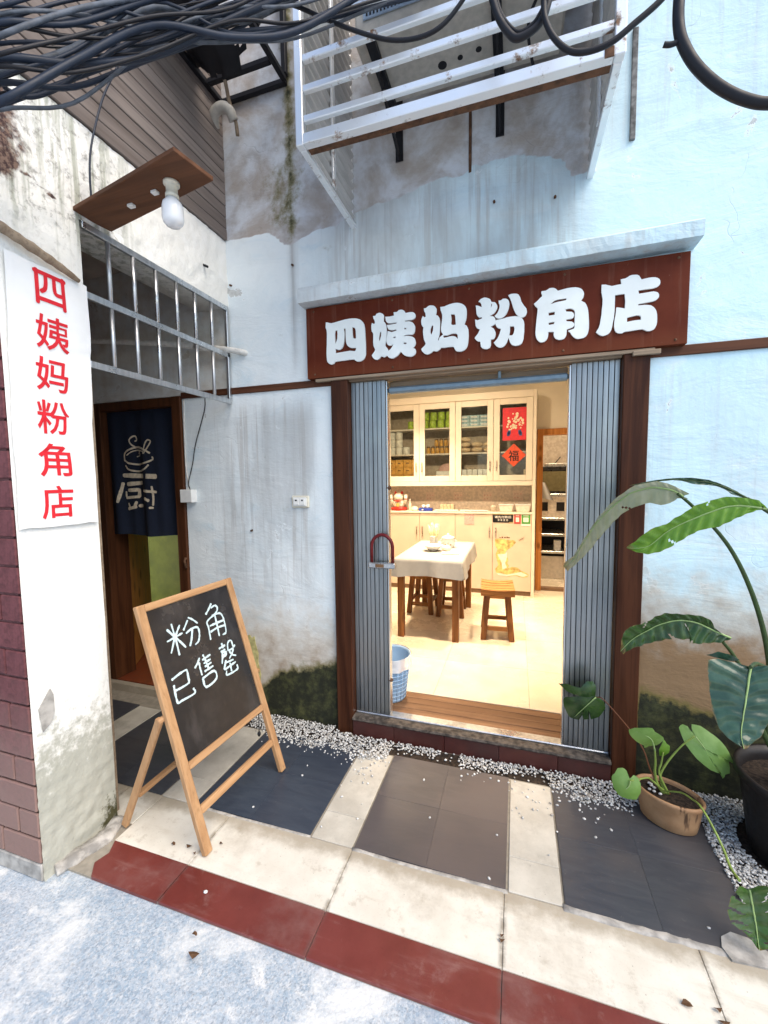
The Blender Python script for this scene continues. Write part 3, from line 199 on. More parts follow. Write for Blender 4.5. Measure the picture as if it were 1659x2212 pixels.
def ribbon(P, r, jit=0):
    """flat round-ended pen stroke: 2-D points -> verts, faces"""
    P = [Vector((p[0], p[1], 0)) for p in P]
    if len(P) > 2: P = catmull(P, 4)
    else: P = [P[0].lerp(P[1], t/4) for t in range(5)]
    vs_, fs = [], []; n = len(P)
    def side(i):
        t = (P[min(i+1, n-1)]-P[max(i-1, 0)]).normalized(); return t, Vector((-t.y, t.x, 0))
    rows = []
    t, s_ = side(0); rr = r
    rows.append((P[0]-t*r*.6+s_*r*.5, P[0]-t*r*.6-s_*r*.5))
    for i in range(n):
        t, s_ = side(i); q = r*(1+random.uniform(-jit, jit)); rows.append((P[i]+s_*q, P[i]-s_*q))
    t, s_ = side(n-1); rows.append((P[-1]+t*r*.6+s_*r*.5, P[-1]+t*r*.6-s_*r*.5))
    for a, b in rows: vs_ += [a, b]
    for i in range(len(rows)-1): fs.append((2*i, 2*i+1, 2*i+3, 2*i+2))
    return vs_, fs
def smooth(a, b, x):
    t = max(0, min(1, (x-a)/(b-a))); return t*t*(3-2*t)
def interp(T, x):
    if x <= T[0][0]: return T[0][1]
    for (a, p), (b, q) in zip(T, T[1:]):
        if x <= b: return p+(q-p)*(x-a)/(b-a)
    return T[-1][1]
def nz(x, y, z): return noise.noise(Vector((x, y, z)))

# ---------------------------------------------------------------- materials
class NT:
    def __init__(s, name):
        s.m = bpy.data.materials.new(name); s.m.use_nodes = True; s.t = s.m.node_tree; s.n = s.t.nodes; s.b = s.n['Principled BSDF']
        s.co = s.n.new('ShaderNodeTexCoord').outputs['Object']; s._rnd = None
    def l(s, a, b): s.t.links.new(a, b)
    def put(s, sock, v):
        if hasattr(v, 'links') or isinstance(v, bpy.types.NodeSocket): s.l(v, sock)
        elif isinstance(v, tuple) and len(v) == 3 and sock.type == 'RGBA': sock.default_value = (*v, 1)
        else: sock.default_value = v
    def rnd(s):
        if not s._rnd: s._rnd = s.n.new('ShaderNodeObjectInfo').outputs['Random']
        return s._rnd
    def mapc(s, scale=(1, 1, 1), rand=0, rot=(0, 0, 0)):
        n = s.n.new('ShaderNodeMapping'); n.inputs['Scale'].default_value = scale; n.inputs['Rotation'].default_value = rot; s.l(s.co, n.inputs[0])
        if rand: s.l(s.mth('MULTIPLY', s.rnd(), rand), n.inputs['Location'])
        return n.outputs[0]
    def noise(s, scale, detail=4, rough=.55, co=None, dist=0):
        n = s.n.new('ShaderNodeTexNoise'); n.inputs['Scale'].default_value = scale; n.inputs['Detail'].default_value = detail
        n.inputs['Roughness'].default_value = rough; n.inputs['Distortion'].default_value = dist; s.l(co or s.co, n.inputs['Vector']); return n.outputs[0]
    def voro(s, scale, feat='F1', out='Distance', co=None, rand=1):
        n = s.n.new('ShaderNodeTexVoronoi'); n.feature = feat; n.inputs['Scale'].default_value = scale; n.inputs['Randomness'].default_value = rand
        s.l(co or s.co, n.inputs['Vector']); return n.outputs[out]
    def mth(s, op, a, b=0, clamp=False):
        n = s.n.new('ShaderNodeMath'); n.operation = op; n.use_clamp = clamp; s.put(n.inputs[0], a); s.put(n.inputs[1], b); return n.outputs[0]
    def rng(s, v, a, b, c=0, d=1):
        n = s.n.new('ShaderNodeMapRange'); n.interpolation_type = 'SMOOTHSTEP'; s.put(n.inputs[0], v)
        for i, q in enumerate((a, b, c, d)): n.inputs[i+1].default_value = q
        return n.outputs[0]
    def mix(s, f, a, b, mode='MIX'):
        n = s.n.new('ShaderNodeMix'); n.data_type = 'RGBA'; n.blend_type = mode; n.clamp_factor = True
        s.put(n.inputs[0], f); s.put(n.inputs[6], a); s.put(n.inputs[7], b); return n.outputs[2]
    def attr(s, name):
        n = s.n.new('ShaderNodeAttribute'); n.attribute_name = name; sp = s.n.new('ShaderNodeSeparateColor'); s.l(n.outputs['Color'], sp.inputs[0])
        return sp.outputs[0], sp.outputs[1], sp.outputs[2], n.outputs['Alpha']
    def xyz(s):
        n = s.n.new('ShaderNodeSeparateXYZ'); s.l(s.co, n.inputs[0]); return n.outputs
    def bump(s, h, strength=.3, dist=.01):
        n = s.n.new('ShaderNodeBump'); n.inputs['Strength'].default_value = strength; n.inputs['Distance'].default_value = dist
        s.l(h, n.inputs['Height']); s.l(n.outputs[0], s.b.inputs['Normal']); return n
    def set(s, col=None, rough=None, metal=None, spec=None, **k):
        for nm, v in (('Base Color', col), ('Roughness', rough), ('Metallic', metal), ('Specular IOR Level', spec)):
            if v is not None: s.put(s.b.inputs[nm], v)
        for nm, v in k.items(): s.put(s.b.inputs[nm.replace('_', ' ')], v)
        return s.m
def plain(name, col, rough=.6, metal=0, var=.12, nscale=30, bump=0, spec=.3):
    t = NT(name); f = t.noise(nscale, 4); d = tuple(c*(1-var*1.6) for c in col); l_ = tuple(min(1, c*(1+var)) for c in col)
    c = t.mix(t.rng(f, .3, .7), d, l_)
    c = t.mix(t.mth('MULTIPLY', t.rnd(), .5), c, tuple(x*(1-var) for x in col))
    if bump: t.bump(f, bump, .004)
    return t.set(c, t.rng(f, .2, .8, max(.02, rough-.08), min(1, rough+.1)), metal, spec)
def wood(name, dark, light, axis, rough=.5, scale=1, knots=0, var=.3):
    t = NT(name); sc_ = [26*scale]*3; sc_[axis] = 1.6*scale
    co = t.mapc(tuple(sc_), rand=40); f = t.noise(1.0, 6, .6, co, .6)
    sc2 = [90*scale]*3; sc2[axis] = 3*scale; g = t.noise(1.0, 3, .6, t.mapc(tuple(sc2), rand=17))
    c = t.mix(t.rng(f, .32, .68), dark, light); c = t.mix(t.rng(g, .5, .75, 0, .45), c, tuple(x*.55 for x in dark))
    if knots:
        sk = [9*scale]*3; sk[axis] = 4.5*scale; k = t.voro(1.0, co=t.mapc(tuple(sk), rand=9)); c = t.mix(t.rng(k, .12, .3, knots, 0), c, tuple(x*.35 for x in dark))
    c = t.mix(t.mth('MULTIPLY', t.rnd(), var), c, tuple(x*.6 for x in dark))
    t.bump(g, .15, .002); return t.set(c, t.rng(f, .2, .8, rough-.1, rough+.12), spec=.16)
def leaf_mat(name, c1, c2, rough=.35, trans=.25):
    t = NT(name); f = t.noise(14, 4); c = t.mix(t.rng(f, .35, .65), c1, c2); e_ = t.attr('edge')[0]; eb = t.mth('ADD', e_, t.mth('MULTIPLY', t.mth('SUBTRACT', t.noise(38, 5, .7), .5), 1.1)); c = t.mix(t.rng(eb, .62, .95, 0, .85), c, (.20, .125, .04)); du = t.noise(6, 6, .7); c = t.mix(t.rng(du, .52, .74, 0, .28), c, (.30, .31, .25)); c = t.mix(t.mth('MULTIPLY', t.rnd(), .35), c, tuple(x*.7 for x in c1))
    t.set(c, rough); tr = t.n.new('ShaderNodeBsdfTranslucent'); t.l(t.mix(.5, c, (c2[0]*1.5, c2[1]*1.6, c2[2])), tr.inputs[0])
    mx = t.n.new('ShaderNodeMixShader'); mx.inputs[0].default_value = trans; t.l(t.b.outputs[0], mx.inputs[1]); t.l(tr.outputs[0], mx.inputs[2])
    t.l(mx.outputs[0], t.n['Material Output'].inputs[0]); return t.m
def emit(name, col, s):
    t = NT(name); return t.set((.9, .9, .9), .4, Emission_Color=col, Emission_Strength=s)

def m_wall():
    t = NT('stained_plaster'); R_, G_, B_, A_ = t.attr('stain')
    big = t.noise(2.2, 5, .6); mid = t.noise(9, 5, .6); fine = t.noise(55, 4, .6)
    c = t.mix(t.rng(big, .3, .72), (.68, .73, .745), (.80, .82, .81))
    c = t.mix(t.rng(t.xyz()[0], -.4, 1.7, .1, .85), c, (.55, .78, .87))  # blue skylight tint painted into the plaster, stronger to the right
    tw = t.noise(1.0, 5, .65, t.mapc((2.2, 2.2, 5.5)), .8); c = t.mix(t.rng(tw, .54, .72, 0, .38), c, (.42, .60, .70)); c = t.mix(t.rng(tw, .46, .30, 0, .4), c, (.80, .85, .86))
    c = t.mix(t.rng(mid, .5, .78, 0, .28), c, (.60, .63, .64))
    # run marks, drawn out downwards
    st = t.noise(1.0, 5, .6, t.mapc((26, 26, .9))); st2 = t.noise(1.0, 3, .5, t.mapc((70, 70, 1.3)))
    sm = t.mth('MULTIPLY', t.rng(st, .52, .66), A_); c = t.mix(t.mth('MULTIPLY', sm, .5), c, (.40, .36, .32))
    c = t.mix(t.mth('MULTIPLY', t.mth('MULTIPLY', t.rng(st2, .58, .70), A_), .35), c, (.30, .28, .26))
    wash = t.noise(1.0, 5, .6, t.mapc((3.5, 3.5, .8)), .5); c = t.mix(t.mth('MULTIPLY', t.rng(wash, .36, .64, .1, .75), t.mth('MINIMUM', A_, 1.0)), c, (.37, .38, .375)); c = t.mix(t.rng(wash, .56, .74, 0, .30), c, (.45, .45, .43))
    fk = t.noise(3.6, 9, .66, dist=.3); fl = t.mth('MULTIPLY', t.rng(fk, .632, .640), t.rng(t.xyz()[2], .9, 1.6, .25, 1)); c = t.mix(t.mth('MULTIPLY', fl, .85), c, t.mix(t.rng(fine, .35, .65), (.40, .40, .385), (.52, .52, .50))); rim = t.mth('MULTIPLY', t.rng(fk, .612, .630), t.rng(fk, .640, .634)); c = t.mix(t.mth('MULTIPLY', rim, .5), c, (.82, .87, .89))
    # old render above the patched coat
    up = t.mix(t.rng(t.noise(3.4, 6, .62, dist=.4), .38, .62), (.40, .35, .31), (.60, .62, .65))
    up = t.mix(t.rng(mid, .48, .7, 0, .5), up, (.30, .26, .23))
    ed = t.mth('ADD', R_, t.mth('MULTIPLY', t.mth('SUBTRACT', mid, .5), .7)); c = t.mix(t.rng(ed, .36, .62), c, up)
    # rising damp, then moss
    br = t.mth('ADD', B_, t.mth('MULTIPLY', t.mth('SUBTRACT', mid, .5), .7)); c = t.mix(t.rng(br, .10, .55, 0, .55), c, (.50, .40, .28)); c = t.mix(t.rng(br, .40, .95, 0, .95), c, (.22, .125, .05))
    ms = t.mth('ADD', G_, t.mth('MULTIPLY', t.mth('SUBTRACT', t.noise(13, 6, .68), .5), 1.1))
    moss = t.mix(t.rng(t.noise(10, 6, .75), .42, .74), (.010, .012, .004), (.075, .078, .024))
    c = t.mix(t.rng(ms, .12, .5, 0, .85), c, (.15, .125, .03)); c = t.mix(t.rng(ms, .4, .62), c, moss)
    # hairline cracks
    dco = t.n.new('ShaderNodeVectorMath'); dco.operation = 'ADD'; nn = t.n.new('ShaderNodeTexNoise'); nn.inputs['Scale'].default_value = 5
    t.l(t.co, nn.inputs['Vector']); t.l(t.co, dco.inputs[0]); sv = t.n.new('ShaderNodeVectorMath'); sv.operation = 'SCALE'; sv.inputs['Scale'].default_value = .35
    t.l(nn.outputs['Color'], sv.inputs[0]); t.l(sv.outputs[0], dco.inputs[1])
    cr = t.voro(1.5, 'DISTANCE_TO_EDGE', co=dco.outputs[0]); crm = t.mth('MULTIPLY', t.rng(cr, .0008, .004, 1, 0), t.rng(big, .52, .66)); c = t.mix(t.mth('MULTIPLY', crm, .28), c, (.25, .25, .26))
    h = t.mth('ADD', t.mth('MULTIPLY', mid, .8), t.mth('MULTIPLY', fine, .3)); h = t.mth('ADD', h, t.mth('MULTIPLY', tw, 2.0)); h = t.mth('SUBTRACT', h, t.mth('MULTIPLY', fl, .5)); h = t.mth('SUBTRACT', h, t.mth('MULTIPLY', crm, .4))
    t.bump(h, .35, .012); return t.set(c, .8)
def m_side():
    t = NT('lime_plaster'); R_, G_, B_, A_ = t.attr('stain')
    big = t.noise(3, 5, .6); mid = t.noise(14, 5, .62); fine = t.noise(70, 4, .6)
    c = t.mix(t.rng(big, .3, .7), (.80, .79, .74), (.86, .86, .83))
    c = t.mix(t.rng(mid, .55, .8, 0, .25), c, (.62, .62, .60))
    st = t.noise(1.0, 5, .6, t.mapc((22, 22, 1.1))); c = t.mix(t.mth('MULTIPLY', t.mth('MULTIPLY', t.rng(st, .46, .6), A_), .75), c, (.33, .35, .27))
    c = t.mix(t.mth('MULTIPLY', t.rng(t.noise(30, 6, .7), .5, .66), t.mth('MULTIPLY', A_, .6)), c, (.12, .11, .09))
    b2 = t.mth('ADD', B_, t.mth('MULTIPLY', t.mth('SUBTRACT', t.noise(24, 6, .7), .5), 1.3)); c = t.mix(t.rng(b2, .35, .75, 0, .85), c, (.33, .33, .27))
    ms = t.mth('ADD', G_, t.mth('MULTIPLY', t.mth('SUBTRACT', t.noise(40, 6, .7), .5), 1.2)); c = t.mix(t.rng(ms, .4, .7), c, (.06, .055, .02))
    rb = t.mth('ADD', R_, t.mth('MULTIPLY', t.mth('SUBTRACT', mid, .5), .9)); c = t.mix(t.rng(rb, .42, .6), c, t.mix(t.rng(fine, .4, .6), (.05, .025, .025), (.20, .13, .10)))
    h = t.mth('ADD', mid, t.mth('MULTIPLY', fine, .5)); t.bump(h, .4, .012); return t.set(c, .85)
def m_slate(name, c1, c2, warm_refl, k):
    t = NT(name); f = t.noise(1.0, 6, .65, t.mapc((5, 22, 8), rand=9), 1.2); g = t.noise(60, 4, .6); d = t.noise(2.2, 4, .6, t.mapc(rand=5))
    c = t.mix(t.rng(f, .3, .7), c1, c2); c = t.mix(t.rng(d, .50, .72, 0, .55), c, (.085, .072, .068))
    c = t.mix(t.rng(g, .62, .75, 0, .25), c, (.22, .21, .19))
    pn = t.n.new('ShaderNodeNewGeometry').outputs['Position']; c = t.mix(t.rng(t.noise(1.7, 3, .5, pn), .40, .62, k*.4, k), c, warm_refl); c = t.mix(t.mth('MULTIPLY', t.rnd(), .2), c, (.03, .03, .035)); sc_ = t.noise(1.0, 3, .6, t.mapc((3, 90, 3), rand=7)); c = t.mix(t.rng(sc_, .68, .76, 0, .3), c, (.2, .19, .18)); t.bump(f, .12, .006); return t.set(c, t.rng(d, .3, .7, .30, .5), spec=.5)  # warm reflection painted into the slate colour in broad patches
def m_tile(name, a, b, dirt, rough=.25, halo=0):
    t = NT(name); f = t.noise(6, 5, .6, t.mapc(rand=11)); g = t.noise(130, 2, .5); d = t.noise(3.1, 6, .7, t.mapc(rand=4))
    c = t.mix(t.rng(f, .3, .7), a, b); c = t.mix(t.rng(g, .58, .72, 0, .2), c, tuple(x*.6 for x in a)); c = t.mix(t.rng(d, .5, .74, 0, .55), c, dirt)
    sp = t.voro(26, co=t.mapc(rand=3)); c = t.mix(t.rng(sp, .03, .06, .5, 0), c, tuple(x*.3 for x in dirt))
    if halo:
        fr_ = t.mth('FRACT', t.mth('MULTIPLY', t.mth('ADD', t.xyz()[0], 5.455), 1/.594)); dj = t.mth('MINIMUM', fr_, t.mth('SUBTRACT', 1.0, fr_)); gm = t.mth('MULTIPLY', t.rng(dj, .002, .03, 1, 0), t.rng(t.noise(22, 6, .7), .35, .62)); c = t.mix(t.mth('MULTIPLY', gm, .8), c, tuple(x*.6 for x in dirt))
        ft = t.noise(13, 7, .75, t.mapc(rand=2)); c = t.mix(t.rng(ft, .56, .68, 0, .4), c, tuple(x*1.1 for x in dirt))
        y = t.xyz()[1]; hm = t.mth('ADD', t.rng(y, -.90, -.765), t.mth('MULTIPLY', t.mth('SUBTRACT', t.noise(9, 6, .7), .5), 1.3)); c = t.mix(t.rng(hm, .35, 1.0, 0, .8), c, dirt)
        sm_ = t.noise(1.0, 5, .65, t.mapc((3, 16, 3))); c = t.mix(t.rng(sm_, .54, .7, 0, .35), c, tuple(x*1.3 for x in dirt))
    t.bump(g, .04, .002); return t.set(c, t.rng(d, .3, .7, rough, rough+.25))
def m_road():
    t = NT('concrete_road'); a = t.noise(1.3, 5, .6); s1 = t.noise(75, 4, .7); s2 = t.voro(95, out='Color'); v = t.voro(95); s3 = t.noise(11, 6, .7, dist=.5)
    bw = t.n.new('ShaderNodeRGBToBW'); t.l(s2, bw.inputs[0])
    c = t.mix(t.rng(a, .35, .65), (.29, .37, .45), (.40, .46, .52)); c = t.mix(t.rng(bw.outputs[0], .3, .8, 0, .35), c, (.60, .60, .60))
    c = t.mix(t.rng(s1, .48, .66, 0, .5), c, (.20, .23, .27)); c = t.mix(t.rng(s3, .52, .72, 0, .75), c, (.74, .73, .70)); c = t.mix(t.rng(s3, .42, .28, 0, .5), c, (.25, .31, .38))
    g2 = t.voro(260, out='Color'); gb = t.n.new('ShaderNodeRGBToBW'); t.l(g2, gb.inputs[0]); c = t.mix(t.rng(gb.outputs[0], .60, .85, 0, .3), c, (.74, .73, .71)); c = t.mix(t.rng(gb.outputs[0], .34, .18, 0, .35), c, (.15, .16, .175)); b3_ = t.noise(3.2, 6, .72, dist=.7); c = t.mix(t.rng(b3_, .50, .66, 0, .75), c, (.70, .70, .68)); c = t.mix(t.rng(b3_, .46, .33, 0, .55), c, (.24, .30, .38)); h = t.mth('ADD', s1, t.mth('MULTIPLY', v, -.8)); t.bump(h, .3, .004); return t.set(c, .75)
def m_glass():
    t = NT('cabinet_glass'); tr = t.n.new('ShaderNodeBsdfTransparent'); tr.inputs[0].default_value = (.93, .95, .94, 1)
    gl = t.n.new('ShaderNodeBsdfGlossy'); gl.inputs['Roughness'].default_value = .03; fr = t.n.new('ShaderNodeFresnel'); fr.inputs[0].default_value = 1.45
    mx = t.n.new('ShaderNodeMixShader'); t.l(fr.outputs[0], mx.inputs[0]); t.l(tr.outputs[0], mx.inputs[1]); t.l(gl.outputs[0], mx.inputs[2])
    t.l(mx.outputs[0], t.n['Material Output'].inputs[0]); return t.m
def m_steel(name, a, b, rough, smear=(60, 60, 1.5), metal=.95):
    t = NT(name); f = t.noise(1.0, 5, .6, t.mapc(smear, rand=20)); d = t.noise(4, 5, .65); c = t.mix(t.rng(f, .3, .7), a, b)
    c = t.mix(t.rng(d, .58, .75, 0, .4), c, tuple(x*.55 for x in a)); return t.set(c, t.mth('ADD', t.rng(d, .3, .7, rough-.08, rough+.14), t.mth('MULTIPLY', f, .06)), metal)
def m_pebble():
    t = NT('white_pebble'); g = t.n.new('ShaderNodeNewGeometry').outputs['Random Per Island']; c = t.mix(t.rng(g, 0, 1), (.40, .40, .39), (.76, .76, .74))
    c = t.mix(t.rng(g, .80, .92, 0, .8), c, (.22, .19, .16)); c = t.mix(t.rng(t.noise(140, 3), .5, .75, 0, .3), c, (.35, .33, .30)); return t.set(c, .55)
def m_brick(name, col, var):
    t = NT(name); g = t.n.new('ShaderNodeNewGeometry').outputs['Position']; s = t.n.new('ShaderNodeSeparateXYZ'); t.l(g, s.inputs[0]); f = t.noise(45, 5, .65)
    c = t.mix(t.rng(f, .3, .7), tuple(x*(1-var) for x in col), tuple(x*(1+var) for x in col)); c = t.mix(t.mth('MULTIPLY', t.rnd(), .3), c, tuple(x*.7 for x in col))
    d = t.mth('ADD', t.rng(s.outputs[2], 1.1, .05), t.mth('MULTIPLY', t.mth('SUBTRACT', t.noise(7, 5), .5), .6)); c = t.mix(t.rng(d, .1, 1, 0, .75), c, (.30, .20, .165)); t.bump(f, .5, .004); return t.set(c, .8, spec=.25)
def m_signboard():
    t = NT('sign_red_brown'); f = t.noise(5, 5, .6); st = t.noise(1.0, 5, .65, t.mapc((30, 30, 1.6))); z = t.xyz()[2]; g = t.noise(55, 5, .7)
    c = t.mix(t.rng(f, .3, .7), (.085, .0135, .0045), (.115, .022, .008)); c = t.mix(t.mth('MULTIPLY', t.rng(st, .52, .70), .22), c, (.22, .12, .08)); c = t.mix(t.rng(z, .10, .0, 0, .35), c, (.16, .05, .02)); c = t.mix(t.rng(g, .64, .72, 0, .3), c, (.25, .15, .10)); return t.set(c, .5, spec=.12)
def m_rust_steel(name, base, rough=.4):
    t = NT(name); d = t.noise(16, 6, .7); e = t.noise(5, 4, .6); f = t.mth('ADD', d, t.mth('MULTIPLY', e, .5)); k = t.rng(f, .82, .98)
    c = t.mix(k, base, t.mix(t.rng(t.noise(60, 4), .35, .65), (.10, .05, .025), (.24, .13, .07))); n = t.mth('SUBTRACT', .55, t.mth('MULTIPLY', k, .55)); return t.set(c, t.rng(k, 0, 1, rough, .85), n)

M = dict(
    wall=m_wall(), side=m_side(), slate=m_slate('slate', (.022, .032, .050), (.050, .060, .076), (.105, .090, .086), .55), slate_sky_refl=m_slate('sky_reflection_slate', (.014, .026, .050), (.032, .048, .074), (.06, .06, .07), .3), slate_warm_refl=m_slate('warm_reflection_slate', (.052, .048, .052), (.085, .078, .078), (.125, .102, .096), .9), road=m_road(), glass=m_glass(), pebble=m_pebble(),  # slate colours have reflected sky and warm reflections painted in
    cream=m_tile('cream_tile', (.62, .58, .50), (.72, .69, .61), (.32, .27, .20), .3, 1),
    dirtycream=m_tile('dirty_cream_tile', (.44, .41, .35), (.58, .55, .48), (.19, .165, .13), .45),
    maroon=m_tile('maroon_tile', (.125, .022, .017), (.165, .034, .027), (.21, .11, .098), .3, 1),
    step=m_tile('dark_maroon_tile', (.045, .010, .008), (.07, .016, .012), (.04, .02, .016), .4),
    grout=plain('dirty_grout', (.30, .27, .22), .9, bump=.3), soil=plain('dark_soil', (.035, .024, .017), .95, var=.5, nscale=80, bump=.8),
    cement=plain('grey_cement', (.42, .40, .37), .85, var=.3, nscale=22, bump=.5),
    brick=m_brick('maroon_brick', (.135, .045, .048), .3), mortar=m_brick('pink_mortar', (.21, .095, .09), .2),
    siding=wood('grey_siding', (.17, .14, .125), (.26, .22, .20), 1, .6, .6), post=wood('dark_post', (.036, .011, .005), (.082, .028, .012), 2, .45),
    beam=wood('dark_beam', (.06, .022, .012), (.12, .048, .025), 0, .5), darkdoor=wood('door_wood', (.05, .018, .008), (.10, .036, .014), 2, .5),
    knotty=wood('knotty_pine', (.46, .17, .04), (.70, .30, .08), 2, .45, 1, .9), plank=wood('threshold_plank', (.16, .085, .045), (.27, .155, .085), 0, .5),
    batten=wood('weathered_batten', (.22, .16, .11), (.36, .28, .20), 0, .7), lampboard=wood('plywood', (.10, .045, .024), (.16, .072, .038), 0, .6, .7),
    pine=wood('pine_z', (.40, .22, .105), (.55, .33, .17), 2, .45), piney=wood('pine_y', (.40, .22, .105), (.55, .33, .17), 1, .45),
    stool=wood('stool_wood', (.14, .052, .018), (.32, .13, .04), 2, .32, 1, .5), stoolx=wood('stool_wood_x', (.24, .10, .03), (.46, .21, .07), 0, .3, 1, .5),
    sign=m_signboard(), letter=plain('sign_letter_white', (.76, .80, .78), .5, var=.05, nscale=7, spec=.15),
    chalk=plain('chalk_stroke', (.62, .77, .82), .95, var=.25, nscale=260), black=None, noren=None,
    steel=m_steel('stainless', (.52, .54, .55), (.68, .69, .70), .28), gate=m_steel('gate_steel', (.25, .27, .28), (.38, .39, .39), .34), gatedark=plain('gate_gap', (.02, .02, .022), .7),
    bluerail=plain('blue_grey_paint', (.20, .27, .32), .4, .3), galv=m_rust_steel('weathered_galvanised', (.84, .86, .87), .3), corr=m_steel('corrugated_zinc', (.44, .43, .41), (.58, .56, .54), .5, (4, 4, 40), .2),
    rust=plain('rust', (.13, .065, .035), .85, var=.4, bump=.5), iron=plain('black_iron', (.018, .018, .022), .55, .4), cable=plain('black_cable', (.012, .012, .016), .5), cableblue=plain('blue_black_cable', (.016, .024, .042), .5),
    acbeige=plain('unit_beige', (.46, .43, .38), .5, var=.12), acvent=plain('unit_vent', (.30, .38, .48), .5), white=plain('white_plastic', (.74, .74, .71), .35, var=.05), yellowed=plain('yellowed_plastic', (.70, .66, .54), .4),
    pvc=plain('white_pvc', (.72, .70, .65), .4, var=.15), frost=None, banner=plain('banner_vinyl', (.84, .85, .85), .45, var=.04, nscale=8), redprint=plain('red_print', (.66, .020, .032), .5, var=.08),
    cream_paint=plain('cream_wall_paint', (.76, .69, .56), .7, var=.04, nscale=4), cab=plain('cabinet_cream', (.74, .66, .54), .42, var=.04, nscale=6), cablow=plain('cabinet_pink_cream', (.66, .52, .40), .42, var=.04, nscale=6), cabin=plain('cabinet_inside', (.44, .36, .27), .6),
    niche=plain('niche_panel', (.60, .50, .40), .6), kick=plain('toe_kick', (.22, .13, .075), .5), floortile=m_tile('shop_floor_tile', (.66, .58, .44), (.74, .66, .52), (.58, .49, .36), .12), handle=plain('brushed_handle', (.52, .43, .34), .3, .9),
    cloth=plain('grey_white_cloth', (.36, .355, .345), .95, var=.02), china=plain('white_china', (.80, .79, .75), .18, var=.03), blush=plain('floral_print', (.70, .45, .40), .6, var=.3, nscale=90),
    green_can=plain('lime_green_tin', (.42, .58, .06), .35, var=.3, nscale=40), bluebox=plain('pale_blue_carton', (.42, .60, .64), .5, var=.25, nscale=40), amber=plain('amber_jar', (.58, .30, .05), .25, var=.2), brownlid=plain('brown_lid', (.17, .09, .04), .4),
    roll=plain('white_paper_roll', (.80, .77, .68), .85), orangebox=plain('orange_drawer', (.72, .38, .085), .5, var=.15, nscale=20), pinkbag=plain('pink_cloth', (.58, .36, .31), .9, var=.15), bun=plain('straw_bundle', (.66, .50, .32), .8, var=.15), carton=plain('white_carton', (.76, .74, .68), .5), navy=plain('navy_print', (.06, .075, .22), .5),
    poster=plain('poster_red', (.62, .028, .04), .5, var=.1), posterlight=plain('poster_cream', (.78, .66, .48), .5, var=.2, nscale=60), fu=plain('red_orange_paper', (.66, .085, .035), .6), ink=plain('black_ink', (.010, .008, .008), .5), paper=plain('note_paper', (.68, .54, .44), .8), notered=plain('note_red', (.55, .25, .20), .8),
    signblack=plain('black_placard', (.012, .011, .010), .35), gold=plain('gold_print', (.62, .46, .14), .4), paygreen=plain('green_card', (.08, .34, .06), .4), payred=plain('red_card', (.52, .07, .06), .4), torn=plain('torn_yellow_print', (.74, .55, .20), .6, var=.35, nscale=18), tornw=plain('torn_white_paper', (.78, .73, .62), .8),
    boxblue=plain('cobalt_tin', (.03, .055, .34), .35), bin=None, bag=None, catred=plain('cat_red', (.45, .03, .02), .3), catwhite=plain('cat_white', (.78, .72, .60), .3), tray=plain('steel_tray', (.5, .48, .44), .3, .8), tub=plain('milky_tub', (.72, .64, .52), .4), noodle=plain('pale_stalk', (.72, .72, .42), .6, var=.3, nscale=60),
    oven=plain('black_oven', (.015, .014, .013), .3), ovenwin=plain('oven_window', (.13, .11, .055), .15), tiled=plain('kitchen_tile', (.42, .36, .29), .4), redfloor=plain('red_floor', (.20, .05, .022), .35), kitchenwall=plain('kitchen_wall', (.22, .13, .07), .8), olive=plain('olive_panel', (.78, .70, .10), .22, var=.12, nscale=7),
    passage=plain('passage_wall', (.40, .34, .29), .85, var=.15, nscale=5, bump=.3), ceiling=plain('ceiling_white', (.74, .70, .62), .8), locksteel=plain('lock_steel', (.55, .55, .54), .25, .9), lockred=plain('lock_red', (.12, .008, .010), .3), petal=plain('yellow_brick_patch', (.55, .50, .22), .8, var=.3),
    terra=None, blackpot=plain('black_pot', (.014, .012, .012), .5), leafdark=leaf_mat('leaf_dark', (.016, .046, .010), (.042, .095, .020), .22, .15), leafbright=leaf_mat('leaf_bright', (.085, .21, .014), (.17, .33, .035), .32, .3), leaflight=leaf_mat('leaf_light', (.16, .31, .06), (.25, .42, .12), .42, .3),
    leafteal=leaf_mat('leaf_teal', (.014, .045, .026), (.038, .09, .055), .18, .08), leafpale=leaf_mat('leaf_underside', (.28, .30, .20), (.42, .41, .29), .5, .3), rib=plain('leaf_rib', (.30, .42, .16), .45), stem=plain('plant_stem', (.04, .07, .02), .45), stemlight=plain('young_stem', (.20, .28, .06), .45), stemred=plain('red_stem', (.14, .05, .02), .5),
    dry=plain('dry_leaf', (.11, .055, .025), .8))
M['nosing'] = plain('grimy_nosing', (.095, .08, .068), .85, var=.5, nscale=35, bump=.5); M['cablegrey'] = plain('faded_cable', (.10, .115, .14), .6, var=.3)
M['leafmid'] = leaf_mat('leaf_mid', (.030, .085, .012), (.060, .14, .022), .26, .2)
M['strap'] = plain('old_grey_strap', (.20, .20, .20), .7, .2, var=.5, nscale=25)
